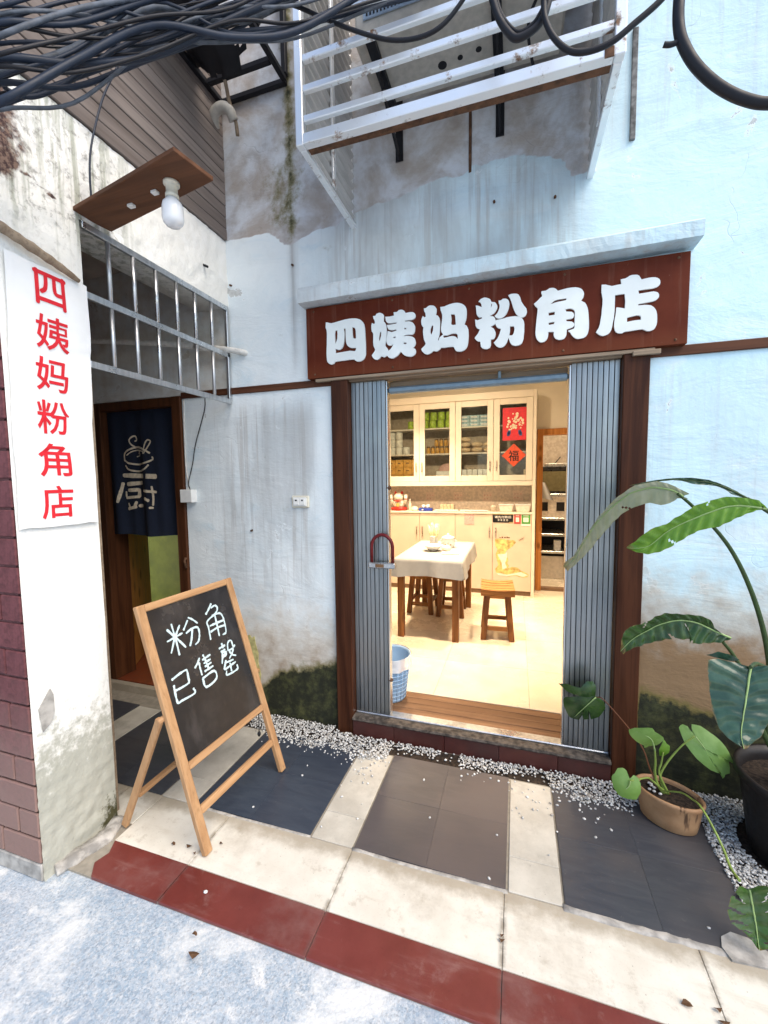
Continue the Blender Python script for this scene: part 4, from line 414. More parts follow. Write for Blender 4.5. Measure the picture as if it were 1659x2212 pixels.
def extra():
    t = NT('blackboard'); f = t.noise(5, 5, .6); g = t.noise(1.0, 4, .6, t.mapc((8, 8, 2))); c = t.mix(t.rng(f, .4, .75, 0, .6), (.018, .018, .020), (.055, .050, .048)); c = t.mix(t.rng(g, .55, .75, 0, .4), c, (.085, .08, .08)); M['black'] = t.set(c, t.rng(f, .3, .7, .14, .3))
    t = NT('indigo_curtain'); f = t.noise(300, 2); c = t.mix(t.rng(f, .4, .6), (.003, .006, .018), (.006, .014, .036)); t.bump(f, .1, .001); M['noren'] = t.set(c, .9)
    t = NT('frosted_bulb'); M['frost'] = t.set((.80, .81, .82), .25, Transmission_Weight=.15)
    t = NT('blue_basket'); z = t.xyz(); f = t.noise(9, 3); M['bin'] = t.set(t.mix(t.rng(f, .3, .7), (.30, .46, .66), (.38, .54, .72)), .35)
    t = NT('clear_bag'); M['bag'] = t.set((.85, .86, .88), .25, Transmission_Weight=.4)
    t = NT('terracotta'); st = t.noise(1.0, 4, .6, t.mapc((30, 30, 3))); f = t.noise(12, 5); c = t.mix(t.rng(f, .3, .7), (.34, .18, .085), (.46, .27, .14)); c = t.mix(t.rng(st, .6, .7, 0, .85), c, (.05, .022, .012)); t.bump(f, .2, .004); M['terra'] = t.set(c, .6)
extra()

# ================================================================= ground
def stain(me, fn):
    at = me.attributes.new('stain', 'FLOAT_COLOR', 'POINT')
    buf = []
    for v in me.vertices: buf += fn(v.co)
    at.data.foreach_set('color', buf)
def add_mesh(name, v, f, sm=False):
    me = bpy.data.meshes.new(name); me.from_pydata(v, [], f); me.polygons.foreach_set('use_smooth', [sm]*len(f)); me.update(); return me

mb = MB().add([(-120, -120, -.014), (120, -120, -.014), (120, 120, -.014), (-120, 120, -.014)], [(0, 1, 2, 3)])
road = mb.build('road', M['road'], kind='structure', label='mottled pale concrete lane in front of the red tile border')
paving = bx('paving', M['grout'], None, -1.68, 4.2, -1.1665, -.01, -.05, -.005, 0, kind='structure', label='tiled forecourt of cream, slate and maroon tiles before the shop')
def tile(name, m, x0, x1, y0, y1, z1=0., b=.002):
    dz = random.uniform(-.0006, .0006); return MB().box(x0, x1, y0, y1, -.012, z1+dz, b).build(name, M[m], paving)
cols = [.485+.594*k for k in range(-4, 7)]
for a, b in zip(cols, cols[1:]):
    lo = max(a, .10) if b > .10 else None
    if lo is not None:
        tile('cream_tile', 'cream', lo+.0008, b-.0008, -1.0165, -.764)
        if a < 0: pass
        else: tile('border_tile', 'maroon', a+.0008, b-.0008, -1.168, -1.0195)
    elif b <= .10: tile('cream_tile', 'cream', a+.0008, b-.0008, -.93, -.764)
tile('cream_tile', 'cream', -.107, .0985, -.93, -.764)
# broken end piece of the border by the pillar
me = add_mesh('border_tile', [(.105, -1.0195, z) for z in (-.012, 0)] + [(.4835, -1.0195, z) for z in (-.012, 0)] + [(.4835, -1.168, z) for z in (-.012, 0)] + [(.165, -1.168, z) for z in (-.012, 0)] + [(.12, -1.12, z) for z in (-.012, 0)] + [(.135, -1.07, z) for z in (-.012, 0)],
    [(1, 11, 9, 7, 5, 3), (0, 2, 3, 1), (2, 4, 5, 3), (4, 6, 7, 5), (6, 8, 9, 7), (8, 10, 11, 9), (10, 0, 1, 11)])
link('border_tile', me, M['maroon'], paving)
for k in range(-3, 2):
    x0 = 1.082+.798*k; x1 = x0+.596
    for i in range(2):
        for j in range(2):
            tile('slate_tile', {-1: 'slate_sky_refl', 0: 'slate_warm_refl'}.get(k, 'slate'), x0+.298*i+.0002, x0+.298*(i+1)-.0002, -.757+.298*j+.0002, -.757+.298*(j+1)-.0002, .002, .0005)
    if k < 1:
        tile('cream_tile', 'dirtycream', x1+.009, x1+.193, -.7605, -.612); tile('cream_tile', 'dirtycream', x1+.009, x1+.193, -.6105, -.17)
# cement fillets round the slates and at the broken corner
def lump(name, pts, r, m=M['cement'], par=paving, flat=.35):
    P = catmull(pts, 6); b = MB().tube(P, [r*(1+.35*nz(p.x*30, p.y*30, 1)) for p in P], 7)
    for v in b.v: v.z = -.004+(v.z+.004)*flat
    return b.build(name, m, par)
lump('cement_fillet', [(1.872, -.763, 0), (2.05, -.768, 0), (2.25, -.765, 0), (2.40, -.764, 0)], .016)
me = outline_mesh([[(2.352, -.79), (2.338, -.755), (2.35, -.72), (2.385, -.695), (2.43, -.70), (2.47, -.73), (2.55, -.75), (2.62, -.757), (2.60, -.775), (2.50, -.78), (2.42, -.785)]], .0035); me.transform(Matrix.Translation(Vector((0, 0, .0035)))); link('cement_patch', me, M['cement'], paving)
lump('cement_fillet', [(1.075, -.763, 0), (1.3, -.768, 0), (1.5, -.765, 0), (1.685, -.764, 0)], .010)
lump('cement_fillet', [(.28, -.763, 0), (.5, -.767, 0), (.7, -.765, 0), (.885, -.763, 0)], .010)
lump('cement_fillet', [(.0, -1.19, 0), (.03, -1.10, 0), (.05, -1.02, 0), (.02, -.93, 0)], .036, flat=.6)
bx('pebble_bed', M['soil'], paving, -.40, .72, -.158, -.012, -.012, -.004, 0); bx('pebble_bed', M['soil'], paving, .72, 2.47, -.158, -.055, -.012, -.004, 0); bx('pebble_bed', M['soil'], paving, 2.472, 4.1, -.757, -.012, -.012, -.003, 0)

# pebbles ---------------------------------------------------------
def pebbles():
    t = (1+5**.5)/2; iv = [Vector(p).normalized() for p in ((-1,t,0),(1,t,0),(-1,-t,0),(1,-t,0),(0,-1,t),(0,1,t),(0,-1,-t),(0,1,-t),(t,0,-1),(t,0,1),(-t,0,-1),(-t,0,1))]
    fi = [(0,11,5),(0,5,1),(0,1,7),(0,7,10),(0,10,11),(1,5,9),(5,11,4),(11,10,2),(10,7,6),(7,1,8),(3,9,4),(3,4,2),(3,2,6),(3,6,8),(3,8,9),(4,9,5),(2,4,11),(6,2,10),(8,6,7),(9,8,1)]
    vs_, fs = [], []
    def put(x, y, z, r):
        a = random.uniform(0, 6.28); ca, sa = math.cos(a), math.sin(a); kx, ky, kz = r*random.uniform(.8, 1.35), r*random.uniform(.7, 1.05), r*random.uniform(.5, .8); o = len(vs_)
        for p in iv:
            q = 1+random.uniform(-.14, .14); px, py, pz = p.x*kx*q, p.y*ky*q, p.z*kz*q; vs_.append((x+px*ca-py*sa, y+px*sa+py*ca, z+pz))
        fs.extend(tuple(i+o for i in f) for f in fi)
    def dens(x, y):
        # 0..1 how much gravel lies here
        if x > 2.47: return (1 if y > -.62+.10*nz(x*4, y*4, 3) else .15) if (x-2.78)**2+(y+.30)**2 > .04 else 0
        n = .05*nz(x*5, y*5, 0)
        if x < .72: edge = -.21+.05*math.sin(x*9)+n if x > .1 else -.15+n
        elif x < 1.05: edge = -.24+n
        elif x < 1.30: edge = -.115+n*.6
        elif x < 1.42: edge = -.075+n*.3
        elif x < 1.86: edge = -.155+n
        else: edge = -.20-.05*smooth(1.9, 2.05, x)+n*1.2
        d = (y-edge)
        if d > 0: return min(1, d/.035)
        g = .0
        if .885 < x < 1.075 or 1.68 < x < 1.88: g = .10*max(0, 1-abs(d)/.28)
        return max(g*.6, .06*max(0, 1+d/.08))
    n = 0
    while n < 15500:
        x = random.uniform(-.2, 3.0) if random.random() < .85 else random.uniform(2.3, 2.9); y = random.uniform(-.62, -.02)
        if .72 < x < 2.47 and y > -.062: continue
        if .665 < x < .80 and y > -.055 or 2.15 < x < 2.28 and y > -.055: continue
        if ((x-2.345)/.135)**2+((y+.235)/.095)**2 < 1: continue
        d = dens(x, y); n += .25
        if random.random() > d: continue
        n += .75; r = random.choice((random.uniform(.003, .0055), random.uniform(.004, .0075))); put(x, y, (r*.5 if d < .5 else random.uniform(.0, .015*d))+.001, r)
    for _ in range(70):
        x = random.uniform(.4, 2.4); y = random.uniform(-.75, -.2); put(x, y, .004, random.uniform(.004, .007)) if (.88 < x < 1.08 or 1.66 < x < 1.9 or random.random() < .15) else None
    for x, y in ((.63, -1.09), (-.05, -1.36), (2.03, -.42), (2.0, -.33), (2.1, -.36), (1.45, -.22)): put(x, y, .003, .007)
    return add_mesh('gravel', vs_, fs, True)
link('gravel', pebbles(), M['pebble'], None, 'small white pebbles strewn along the foot of the shop wall', 'gravel', kind='stuff')
def litter():
    # dry leaf scraps on the tiles
    for i, (x, y, r) in enumerate(((1.668, -.925, .008), (1.669, -.94, .010), (2.18, -.955, .016), (2.255, -.945, .010), (2.258, -.975, .013), (.36, -.965, .010), (.43, -.955, .013), (.475, -.975, .008), (.55, -.905, .008), (.74, -1.27, .018), (.70, -1.22, .010))):
        a = random.uniform(0, 3); b = MB(); n = 7
        pts = [(x+math.cos(a+k*6.283/n)*r*(1.2 if k % 2 else .75), y+math.sin(a+k*6.283/n)*r*.6, .004+.004*(k % 3)) for k in range(n)]
        o = len(b.v); b.add(pts+[(x, y, .009)], [(k, (k+1) % n, n) for k in range(n)]); z = -.012 if y < -1.17 else 0
        single('fallen_leaf', b, M['dry'], 'brown scrap of dry leaf lying on the lane' if y < -1.17 else 'brown scrap of dry leaf lying on the cream tiles', 'leaf', (x, y, .001+z), 'dry leaf scraps on the ground')
litter()

# ================================================================= shop wall
ZB = [(-1.7, 2.95), (.28, 2.951), (.36, 2.90), (.445, 2.854), (.60, 2.905), (.72, 2.91), (.85, 2.957), (1.1, 2.985), (1.28, 3.027), (1.44, 3.02), (1.47, 3.045), (1.54, 3.055), (1.71, 3.05), (1.885, 2.985), (1.93, 2.90), (1.99, 2.906), (2.28, 2.993), (2.44, 3.05), (2.66, 3.03), (4.2, 3.1)]
def sheet(us, vs_, solid, pos):
    """grid of cells in (u,v); pos(u,v) gives the front point"""
    idx, V_, F = {}, [], []
    def vid(i, j):
        if (i, j) not in idx: idx[i, j] = len(V_); V_.append(tuple(pos(us[i], vs_[j])))
        return idx[i, j]
    for j in range(len(vs_)-1):
        for i in range(len(us)-1):
            if solid((us[i]+us[i+1])/2, (vs_[j]+vs_[j+1])/2): F.append((vid(i, j), vid(i+1, j), vid(i+1, j+1), vid(i, j+1)))
    return V_, F
def lines(br, step):
    out = []
    for a, b in zip(br, br[1:]):
        n = max(1, round((b-a)/step)); out += [a+(b-a)*k/n for k in range(n)]
    return out+[br[-1]]
XO, ZO = [-1.7, -1.16, -.385, .692, 2.263, 4.2], [-.06, 2.062, 2.078, 4.7]
def w_solid(x, z): return not ((-1.16 < x < -.385 and z < 2.062) or (.692 < x < 2.263 and z < 2.078))
def w_front(x, z):
    edge = min(abs(x-e) for e in (-1.16, -.385, .692, 2.263)); k = smooth(0, .06, edge)
    zb = interp(ZB, x)+.018*nz(x*14, 0, 5)+.008*nz(x*45, 0, 2); coat = -.006*(1-smooth(zb-.008, zb+.008, z))
    d = .0035*nz(x*2.2, z*2.2, 0)+.0025*nz(x*7, z*7, 4)
    rough = smooth(.45, .1, z)*.004*nz(x*30, z*30, 1) + (.006*nz(x*26, z*9, 7)-.006)*max(0, 1-abs(x-.45)/.05)*smooth(2.85, 2.95, z)
    return (x, coat+(d+rough)*k, z)
V_, F = sheet(lines(XO, .022), lines(ZO, .022), w_solid, w_front)
cx, cz = XO, ZO
V2, F2 = sheet(cx, cz, w_solid, lambda x, z: (x, .16, z)); o = len(V_); V_ += V2; F += [tuple(reversed([i+o for i in f])) for f in F2]
def reveal(x0, z0, x1, z1):
    o = len(V_); V_.extend([(x0, -.004, z0), (x1, -.004, z1), (x1, .16, z1), (x0, .16, z0)]); F.append((o, o+1, o+2, o+3))
reveal(-1.16, 2.062, -1.16, -.06); reveal(-.385, 2.062, -1.16, 2.062); reveal(-.385, -.06, -.385, 2.062)
reveal(.692, 2.078, .692, -.06); reveal(2.263, 2.078, .692, 2.078); reveal(2.263, -.06, 2.263, 2.078)
def w_stain(p):
    x, z = p.x, p.z
    R_ = smooth(-.02, .02, z-interp(ZB, x)-.018*nz(x*14, 0, 5))*(1 if x < 1.95 else max(.12, 1-(x-1.95)*8))
    R_ = max(R_, .75*max(0, 1-abs(x-.45)/.05)*smooth(2.1, 2.9, z)*.6)
    h = interp([(-1.7, .05), (.0, .04), (.1, .10), (.25, .27), (.45, .33), (.70, .40), (.71, .0), (2.26, 0), (2.27, .46), (2.4, .42), (2.6, .38), (3.4, .3), (4.2, .2)], x)
    G_ = smooth(h+.10, h-.10, z) if h > .03 else 0
    G_ = max(G_, .52*max(0, 1-abs(x-.45-.02*nz(z*6, 0, 0))/.07)*smooth(2.80, 3.0, z)); G_ = max(G_, .34*max(0, 1-abs(x-.40)/.22)*smooth(2.88, 3.0, z)*smooth(3.5, 3.2, z))
    B_ = (smooth(1.35, .45, z)*1.05 if x > 2.2 else smooth(1.05, .3, z)*.62)
    A_ = smooth(2.04, 1.85, z)*smooth(.55, 1.1, z)*(smooth(.62, .5, x)*smooth(-.35, .1, x))*.95
    if x < -.01: A_ = max(A_, .35*smooth(2.05, 2.2, z)); R_ = R_*.3; B_ = max(B_, .42*smooth(2.0, 2.06, z))
    A_ = max(A_, 1.0*max(0, 1-abs(x-.452)/.03)*smooth(2.08, 2.3, z))
    if .55 < x < 2.1: A_ = max(A_, .95*smooth(2.55, 2.6, z)*smooth(3.15, 2.95, z)*smooth(.55, .8, x)*smooth(2.1, 1.8, x))
    if x > 2.26: A_ = max(A_, .3*smooth(2.04, 1.9, z)*smooth(1.0, 1.4, z))
    if x > 2.0: A_ = max(A_, .4*smooth(2.85, 3.1, z))
    return (R_, G_, B_, A_)
me = add_mesh('wall', V_, F, True); stain(me, w_stain)
shop = thing('shop_wall', 'stained white plaster shop wall with dark timber posts and mossy foot', 'wall', (.7, 0, 0))
for v in me.vertices: v.co -= Vector((.7, 0, 0))
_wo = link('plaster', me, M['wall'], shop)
# keep the material's coordinates in step with the stain (origin moved to the wall's foot)
bx('post', M['post'], shop, .690, .792, -.040, .12, -.02, 2.076, .004); bx('post', M['post'], shop, 2.158, 2.266, -.040, .12, -.02, 2.076, .004)
bx('beam', M['beam'], shop, -.384, .689, -.018, .01, 2.040, 2.079, .003); bx('beam', M['beam'], shop, 2.267, 4.2, -.018, .01, 2.040, 2.083, .003)
bx('batten', M['batten'], shop, .793, 2.157, -.02, .07, 2.052, 2.0755, .003); bx('batten', M['batten'], shop, .60, 2.28, -.048, -.022, 2.060, 2.0755, .002)
bx('bracket', M['batten'], shop, 2.19, 2.30, -.060, -.042, 2.045, 2.066, .002)
# hood over the sign
def ledge():
    prof = [(.004, 2.572), (-.05, 2.563), (-.112, 2.556), (-.121, 2.535), (-.120, 2.50), (-.117, 2.474), (-.06, 2.472), (.004, 2.472)]; n = 110; vs_, fs = [], []
    for i in range(n+1):
        x = .538+1.885*i/n
        for k, (y, z) in enumerate(prof):
            q = .0025*nz(x*12, k*3, 0)+.0015*nz(x*50, k, 4); drop = -.004*max(0, nz(x*35, 7, 0)) if k in (4, 5) else 0
            vs_.append((x, y+(q if 0 < k < 7 else 0), z+q+drop+.018*(x-.54)/1.9*(1 if k > 2 else .3)))
    m_ = len(prof)
    for i in range(n):
        for k in range(m_-1): fs.append((i*m_+k, i*m_+k+1, (i+1)*m_+k+1, (i+1)*m_+k))
    fs += [tuple(reversed(range(m_))), tuple(n*m_+k for k in range(m_))]
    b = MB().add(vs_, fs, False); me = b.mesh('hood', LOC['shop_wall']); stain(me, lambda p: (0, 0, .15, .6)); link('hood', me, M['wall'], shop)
ledge()
# step: maroon riser tiles, cement nosing, steel track, threshold planks
xs = [.793, 1.045, 1.335, 1.625, 1.915, 2.157]
for a, b in zip(xs, xs[1:]): bx('riser_tile', M['step'], shop, a+.001, b-.001, -.052, -.030, -.012, .090, .002)
bx('step_core', M['cement'], shop, .793, 2.157, -.030, .066, -.012, .088, 0)
def nosing():
    n = 70; b = MB(); prof = [(-.056, .091), (-.060, .097), (-.055, .107), (-.03, .110), (.0, .109), (.0, .091)]; vs_, fs = [], []
    for i in range(n+1):
        x = .793+1.364*i/n
        for k, (y, z) in enumerate(prof): q = .004*nz(x*30, k*2, 0); vs_.append((x, y+q*(k < 4), z+q*.6*(1 < k < 4)))
    m_ = len(prof)
    for i in range(n):
        for k in range(m_): fs.append((i*m_+k, i*m_+(k+1) % m_, (i+1)*m_+(k+1) % m_, (i+1)*m_+k))
    return b.add(vs_, fs)
nosing().build('nosing', M['nosing'], shop)
MB().box(.793, 2.157, .003, .064, .0885, .118, .004).build('gate_track', M['steel'], shop)
for k in range(4): bx('threshold_plank', M['plank'], shop, .70, 2.255, .0685+.0645*k, .0685+.0645*k+.062, .07, .109+random.uniform(-.001, .001), .003)
# bits on the wall
bx('old_strap', M['rust'], shop, 1.451, 1.465, -.008, .004, 3.02, 3.34, .001); bx('old_strap', M['strap'], shop, 2.160, 2.182, -.012, .004, 3.0, 3.46, .002)
for x, z in ((1.576, 2.857), (1.854, 2.822), (.455, 2.74), (.115, 1.195), (.03, 2.69)): MB().tube([(x, .0, z), (x, -.022, z-.004)], .006, 6).build('nail', M['rust'], shop)
# bare patch low on the wall where the coat has come off
pts = [(.035, .50), (.07, .515), (.085, .495), (.105, .51), (.112, .46), (.13, .40), (.128, .34), (.145, .26), (.14, .215), (.11, .21), (.09, .28), (.06, .30), (.03, .33)]
me = outline_mesh([pts], .0012); me.transform(Matrix.Translation(Vector((-.7, -.0095, 0))) @ Matrix.Rotation(math.pi/2, 4, 'X')); link('bare_patch', me, M['petal'], shop)
bx('wedge', M['pine'], shop, .105, .135, -.05, -.01, .275, .30, .003)

# ================================================================= shop interior (setting)
SH = dict(kind='structure')
sf = bx('shop_floor', M['grout'], None, -.4, 2.95, .328, 3.2, .05, .1065, 0, kind='structure', label='cream tiled floor inside the shop')
fx = [-.39, .02, .61, 1.20, 1.79, 2.38, 2.94]; fy = [.3285, .87, 1.46, 2.05, 2.64, 3.19]
for a, b in zip(fx, fx[1:]):
    for c, d in zip(fy, fy[1:]): MB().box(a+.001, b-.001, c+.001, d-.001, .09, .110, .001).build('floor_tile', M['floortile'], sf)
def struct(name, m, label, *a, **k): return bx(name, M[m], None, *a, b=0, kind='structure', label=label, **k)
struct('shop_inner_wall', 'cream_paint', 'cream painted left wall inside the shop', -.44, -.40, .161, 3.2, .0, 2.80)
struct('shop_inner_wall', 'cream_paint', 'cream painted right wall inside the shop', 2.95, 3.0, .161, 3.2, .0, 2.80)
MB().box(-.44, 1.925, 3.2, 3.26, 0, 2.80, 0).box(1.925, 2.60, 3.2, 3.26, 2.055, 2.80, 0).box(2.60, 3.0, 3.2, 3.26, 0, 2.80, 0).build('shop_inner_wall', M['cream_paint'], None, kind='structure', label='cream back wall of the shop with kitchen doorway')
struct('shop_ceiling', 'ceiling', 'white ceiling inside the shop', -.44, 3.0, .161, 3.26, 2.80, 2.86)
struct('back_kitchen_floor', 'floortile', 'tiled floor of the back kitchen', 1.5, 3.2, 3.2005, 4.9, .05, .108)
MB().box(1.5, 3.2, 4.85, 4.9, 0, 2.8, 0).box(1.5, 1.55, 3.262, 4.85, 0, 2.8, 0).box(3.15, 3.2, 3.262, 4.85, 0, 2.8, 0).build('back_kitchen_wall', M['tiled'], None, kind='structure', label='grey tiled wall of the back kitchen')
struct('back_kitchen_ceiling', 'ceiling', 'ceiling of the back kitchen', 1.5, 3.2, 3.262, 4.9, 2.8, 2.86)
# side kitchen behind the curtain
struct('side_kitchen_floor', 'redfloor', 'dark red floor behind the curtain', -2.7, -.46, -.0, 1.7, -.02, .055)
MB().box(-2.7, -.46, 1.65, 1.7, .0, 2.6, 0).box(-2.75, -2.7, .161, 1.7, 0, 2.6, 0).box(-.46, -.445, .161, 1.7, 0, 2.6, 0).build('side_kitchen_wall', M['kitchenwall'], None, kind='structure', label='brown walls of the side kitchen')
struct('side_kitchen_ceiling', 'kitchenwall', 'ceiling of the side kitchen', -2.75, -.44, .161, 1.7, 2.6, 2.65)
bx('door_step', M['cream'], None, -1.158, -.387, -.045, -.004, -.012, .05, .002, kind='structure', label='low pale tiled step under the curtain')

# ================================================================= side wall with pillar
def s_solid(y, z): return not (y > -.92 and z < 2.565)
def s_pos(y, z):
    base = smooth(.62, .1, z)*(.007*nz(y*26, z*26, 0)+.005*nz(y*60, z*60, 3)); up = smooth(2.25, 2.6, z)*(.006*nz(y*16, z*16, 9)+.004*nz(y*45, z*45, 2))
    k = smooth(0, .03, abs(y+.92))*smooth(0, .03, abs(z-2.565)) if z > 2.0 else smooth(0, .02, abs(y+.92))
    gash = -.004*smooth(.55, .8, nz(y*7+3, z*7, 5)+.75)*smooth(-.98, -1.10, y)*smooth(2.45, 2.6, z)
    return (.002*nz(y*5, z*5, 0)+(base+up)*k+gash, y, z)
V_, F = sheet(lines([-1.227, -.92, 0.0], .0125), lines([-.05, 2.565, 2.952], .0125), s_solid, s_pos)
o = len(V_); V_ += [(-.22, -.92, -.05), (-.22, -.92, 2.565), (-.22, -.003, 2.565), (-.22, -.003, 2.952), (-.22, -1.2, 2.952), (-.22, -1.2, -.05), (0, -.92, -.05), (0, -.92, 2.565), (0, -.003, 2.565)]
F += [(o, o+1, o+7, o+6), (o+1, o+2, o+8, o+7), (o+5, o+4, o+3, o+2, o+1, o)]
def s_stain(p):
    y, z = p.y, p.z; A_ = smooth(2.35, 2.55, z)*smooth(-.55, -.85, y); A_ = max(A_, .35*smooth(2.2, 2.4, z)*smooth(-.9, -1.0, y)); B_ = smooth(.95, .15, z)*.95
    G_ = smooth(.28, .0, z)*smooth(-1.1, -.93, y)*.75; R_ = smooth(-1.02, -1.17, y)*smooth(2.46, 2.62, z)*smooth(2.95, 2.85, z)*.62
    b = max(0, 1-abs(z-(2.60-.28*(y+1.05)))/.02)*smooth(-.98, -1.02, y)*.7
    return (max(R_, b), G_, B_, A_)
me = add_mesh('plaster', V_, F, True); stain(me, s_stain)
side = thing('side_wall', 'whitewashed pillar and lintel with grey board siding above, left', 'wall', (0, -1.0, 0))
for v in me.vertices: v.co -= Vector((0, -1.0, 0))
link('plaster', me, M['side'], side)
bx('siding_backing', M['mortar'], side, -.24, -.016, -1.25, -.004, 2.956, 4.7, 0)
for k in range(27):
    z = 2.957+.0648*k; MB().box(-.016, .010+random.uniform(-.0015, .0015), -1.26, -.003, z, z+.0618, .003).build('siding_board', M['siding'], side)
# splintered lath above the grille, nails and a grey scuff on the pillar
MB().tube([(0, -.21, 2.72), (.03, -.21, 2.705)], .007, 6).build('nail', M['iron'], side)
pts = [(-1.205, .66), (-1.16, .72), (-1.15, .69), (-1.15, .62), (-1.165, .585), (-1.195, .565), (-1.20, .61)]
me = outline_mesh([[(p[0]+1.0, p[1]) for p in pts]], .001)
for v in me.vertices: v.co = Vector((.006+v.co.z, v.co.x, v.co.y))
link('scuff_patch', me, M['cement'], side)
bx('corner_strip', M['batten'], side, -.075, -.028, -.917, -.885, -.01, 2.0, .003)
# the brick-faced end of that wall
brickw = thing('brick_wall', 'maroon brick-faced wall end beside the white pillar', 'wall', (-.3, -1.227, 0))
bx('mortar_bed', M['mortar'], brickw, -1.68, -.03, -1.219, -.97, -.012, 3.0, 0)
bx('cement_plinth', M['cement'], brickw, -1.68, -.003, -1.232, -1.2195, -.012, .055, .004)
shared = {}
for r in range(20):
    z = .058+.1045*r; off = (r % 2)*.105; x = -.006
    first = .21 if r % 2 == 0 else .11
    L = first
    while x > -.85:
        x0 = x-L+.007; key = round(L, 3)
        if key not in shared: shared[key] = MB().box(-(L-.007), 0, -.0115, .0, 0, .0965, .004).mesh('brick')
        o = link('brick', shared[key], M['brick'], brickw); o.location = (x+.3+random.uniform(-.001, .001), random.uniform(-.0015, .001)+.009-.001, z)
        x -= L; L = .21
# passage enclosure
struct('passage_wall', 'passage', 'dim far wall of the covered passage', -1.72, -1.68, -1.2, -.001, -.05, 2.96)
struct('passage_ceiling', 'passage', 'ceiling of the covered passage', -1.68, -.221, -.97, -.008, 2.90, 2.95)

# ================================================================= sign
def join(meshes):
    bm = bmesh.new()
    for m_ in meshes: bm.from_mesh(m_)
    out = bpy.data.meshes.new('character'); bm.to_mesh(out); bm.free(); return out
sign = thing('shop_sign', 'red-brown signboard with six fat white characters over the shop door', 'sign', (1.475, -.05, 2.08))
bx('board', M['sign'], sign, .552, 2.400, -.050, -.008, 2.079, 2.467, .002)
for ch in SIGN:
    ms = []
    for q, comp in enumerate(ch):
        m_ = outline_mesh(comp, .004+.0004*q); m_.transform(Matrix.Translation(Vector((0, -.0545, 0))) @ Matrix.Rotation(math.pi/2, 4, 'X')); ms.append(m_)
    j = join(ms); j.transform(Matrix.Translation(-LOC['shop_sign'])); link('character', j, M['letter'], sign)

for x in (.60, 1.06, 1.46, 1.90, 2.355):
    for z in (2.10, 2.445): MB().ball((x, -.0505, z), .006, .003, .006, 8, 5).build('screw', M['rust'], sign)
# ================================================================= banner on the pillar
def four_mesh():
    b = MB(); L = [[(.07, 0), (.07, .97)], [(.93, 0), (.93, .97)], [(0, .92), (1, .92)], [(.07, .14), (.93, .14)], [(.36, .9), (.35, .62), (.30, .45), (.19, .36)], [(.63, .9), (.63, .56), (.66, .44), (.74, .41), (.86, .42)]]
    for q, s_ in enumerate(L): v, f = ribbon(s_, .062); b.add([(p.x, p.y, .0002*q) for p in v], f)
    return b.mesh('character')
banner = thing('banner', 'long white vinyl banner with red characters hanging on the pillar', 'banner', (.01, -1.06, 1.335))
def ban(u, v):
    z = 1.338+.965*v+.0; y = -1.205+.292*u + .012*(1-v)*0
    crease = -.005*math.exp(-((z-1.995-.05*(u-.5))/.012)**2)-.003*math.exp(-((z-1.62)/.012)**2)
    return (.013+.004*nz(u*3, z*4, 0)+.003*math.sin(z*9+u*2)+crease, y-.022*(1-v)+.006*nz(3, z*5, 1), z+.008*nz(u*4, v*.1, 3))
MB().grid(ban, 16, 60).build('sheet', M['banner'], banner)
for i, (c, zc) in enumerate(zip('四姨妈粉角店', (2.225, 2.066, 1.911, 1.751, 1.590, 1.430))):
    me = four_mesh() if c == '四' else text_mesh(c, 1, .012, .0); yc = (-1.062, -1.064, -1.074, -1.080, -1.086, -1.089)[i]
    m_ = Matrix(((0, 0, 1, .0235), (1, 0, 0, yc), (0, 1, 0, zc), (0, 0, 0, 1))); fit_mesh(me, m_, .118, .126)
    bm = bmesh.new(); bm.from_mesh(me); bmesh.ops.subdivide_edges(bm, edges=bm.edges[:], cuts=1); bm.to_mesh(me); bm.free()
    for v in me.vertices:
        u = (v.co.y+1.205)/.292; q = (v.co.z-1.338)/.965; v.co.x = ban(u, q)[0]+.0022
    me.transform(Matrix.Translation(-LOC['banner'])); link('character', me, M['redprint'], banner)
P = catmull([(.026, -1.235, 2.372), (.030, -1.13, 2.348), (.028, -1.03, 2.325), (.024, -.955, 2.305)], 5)
single('bamboo_stick', MB().tube(P, [.017, .019, .016, .018, .015, .019, .016, .015, .017, .014, .015, .013, .012, .012, .010, .008], 8), M['batten'], 'weathered stick fixed above the white banner', 'stick', (.026, -1.1, 2.32))

# ================================================================= grille over the passage
g = thing('window_grille', 'stainless steel bar grille above the curtained passage', 'grille', (0, -.47, 1.99))
for z in (2.548, 2.272, 1.994): bx('rail', M['steel'], g, -.006, .012, -.916, -.022, z-.014, z+.014, .002)
bx('end_stile', M['steel'], g, -.006, .012, -.040, -.021, 2.009, 2.533, .002)
for y in (-.802, -.678, -.552, -.424, -.294, -.164):
    MB().tube([(.003, y, 2.009), (.003, y, 2.257)], .0095, 10).tube([(.003, y, 2.287), (.003, y, 2.533)], .0095, 10).build('bar', M['steel'], g)
pp = thing('drain_pipe', 'white plastic pipe passing through the steel grille into the wall', 'pipe', (.1, 0, 2.28))
MB().tube(catmull([(-1.6, -.10, 2.53), (-1.03, -.10, 2.45), (-.5, -.075, 2.385), (-.2, -.06, 2.337), (.03, -.045, 2.297), (.10, -.02, 2.284), (.115, .01, 2.28)], 6), .0175, 12).build('pipe', M['pvc'], pp)
MB().tube([(-.21, -.061, 2.339), (-.12, -.056, 2.323)], .0215, 12).build('coupling', M['pvc'], pp)
MB().lathe([(.030, -.006), (.034, .0), (.024, .004)], (0, 0, 0), 14).build('hole_rim', M['iron'], pp).matrix_local = Matrix.Translation(Vector((.008, -.004, .003))) @ Matrix.Rotation(math.pi/2, 4, 'X')

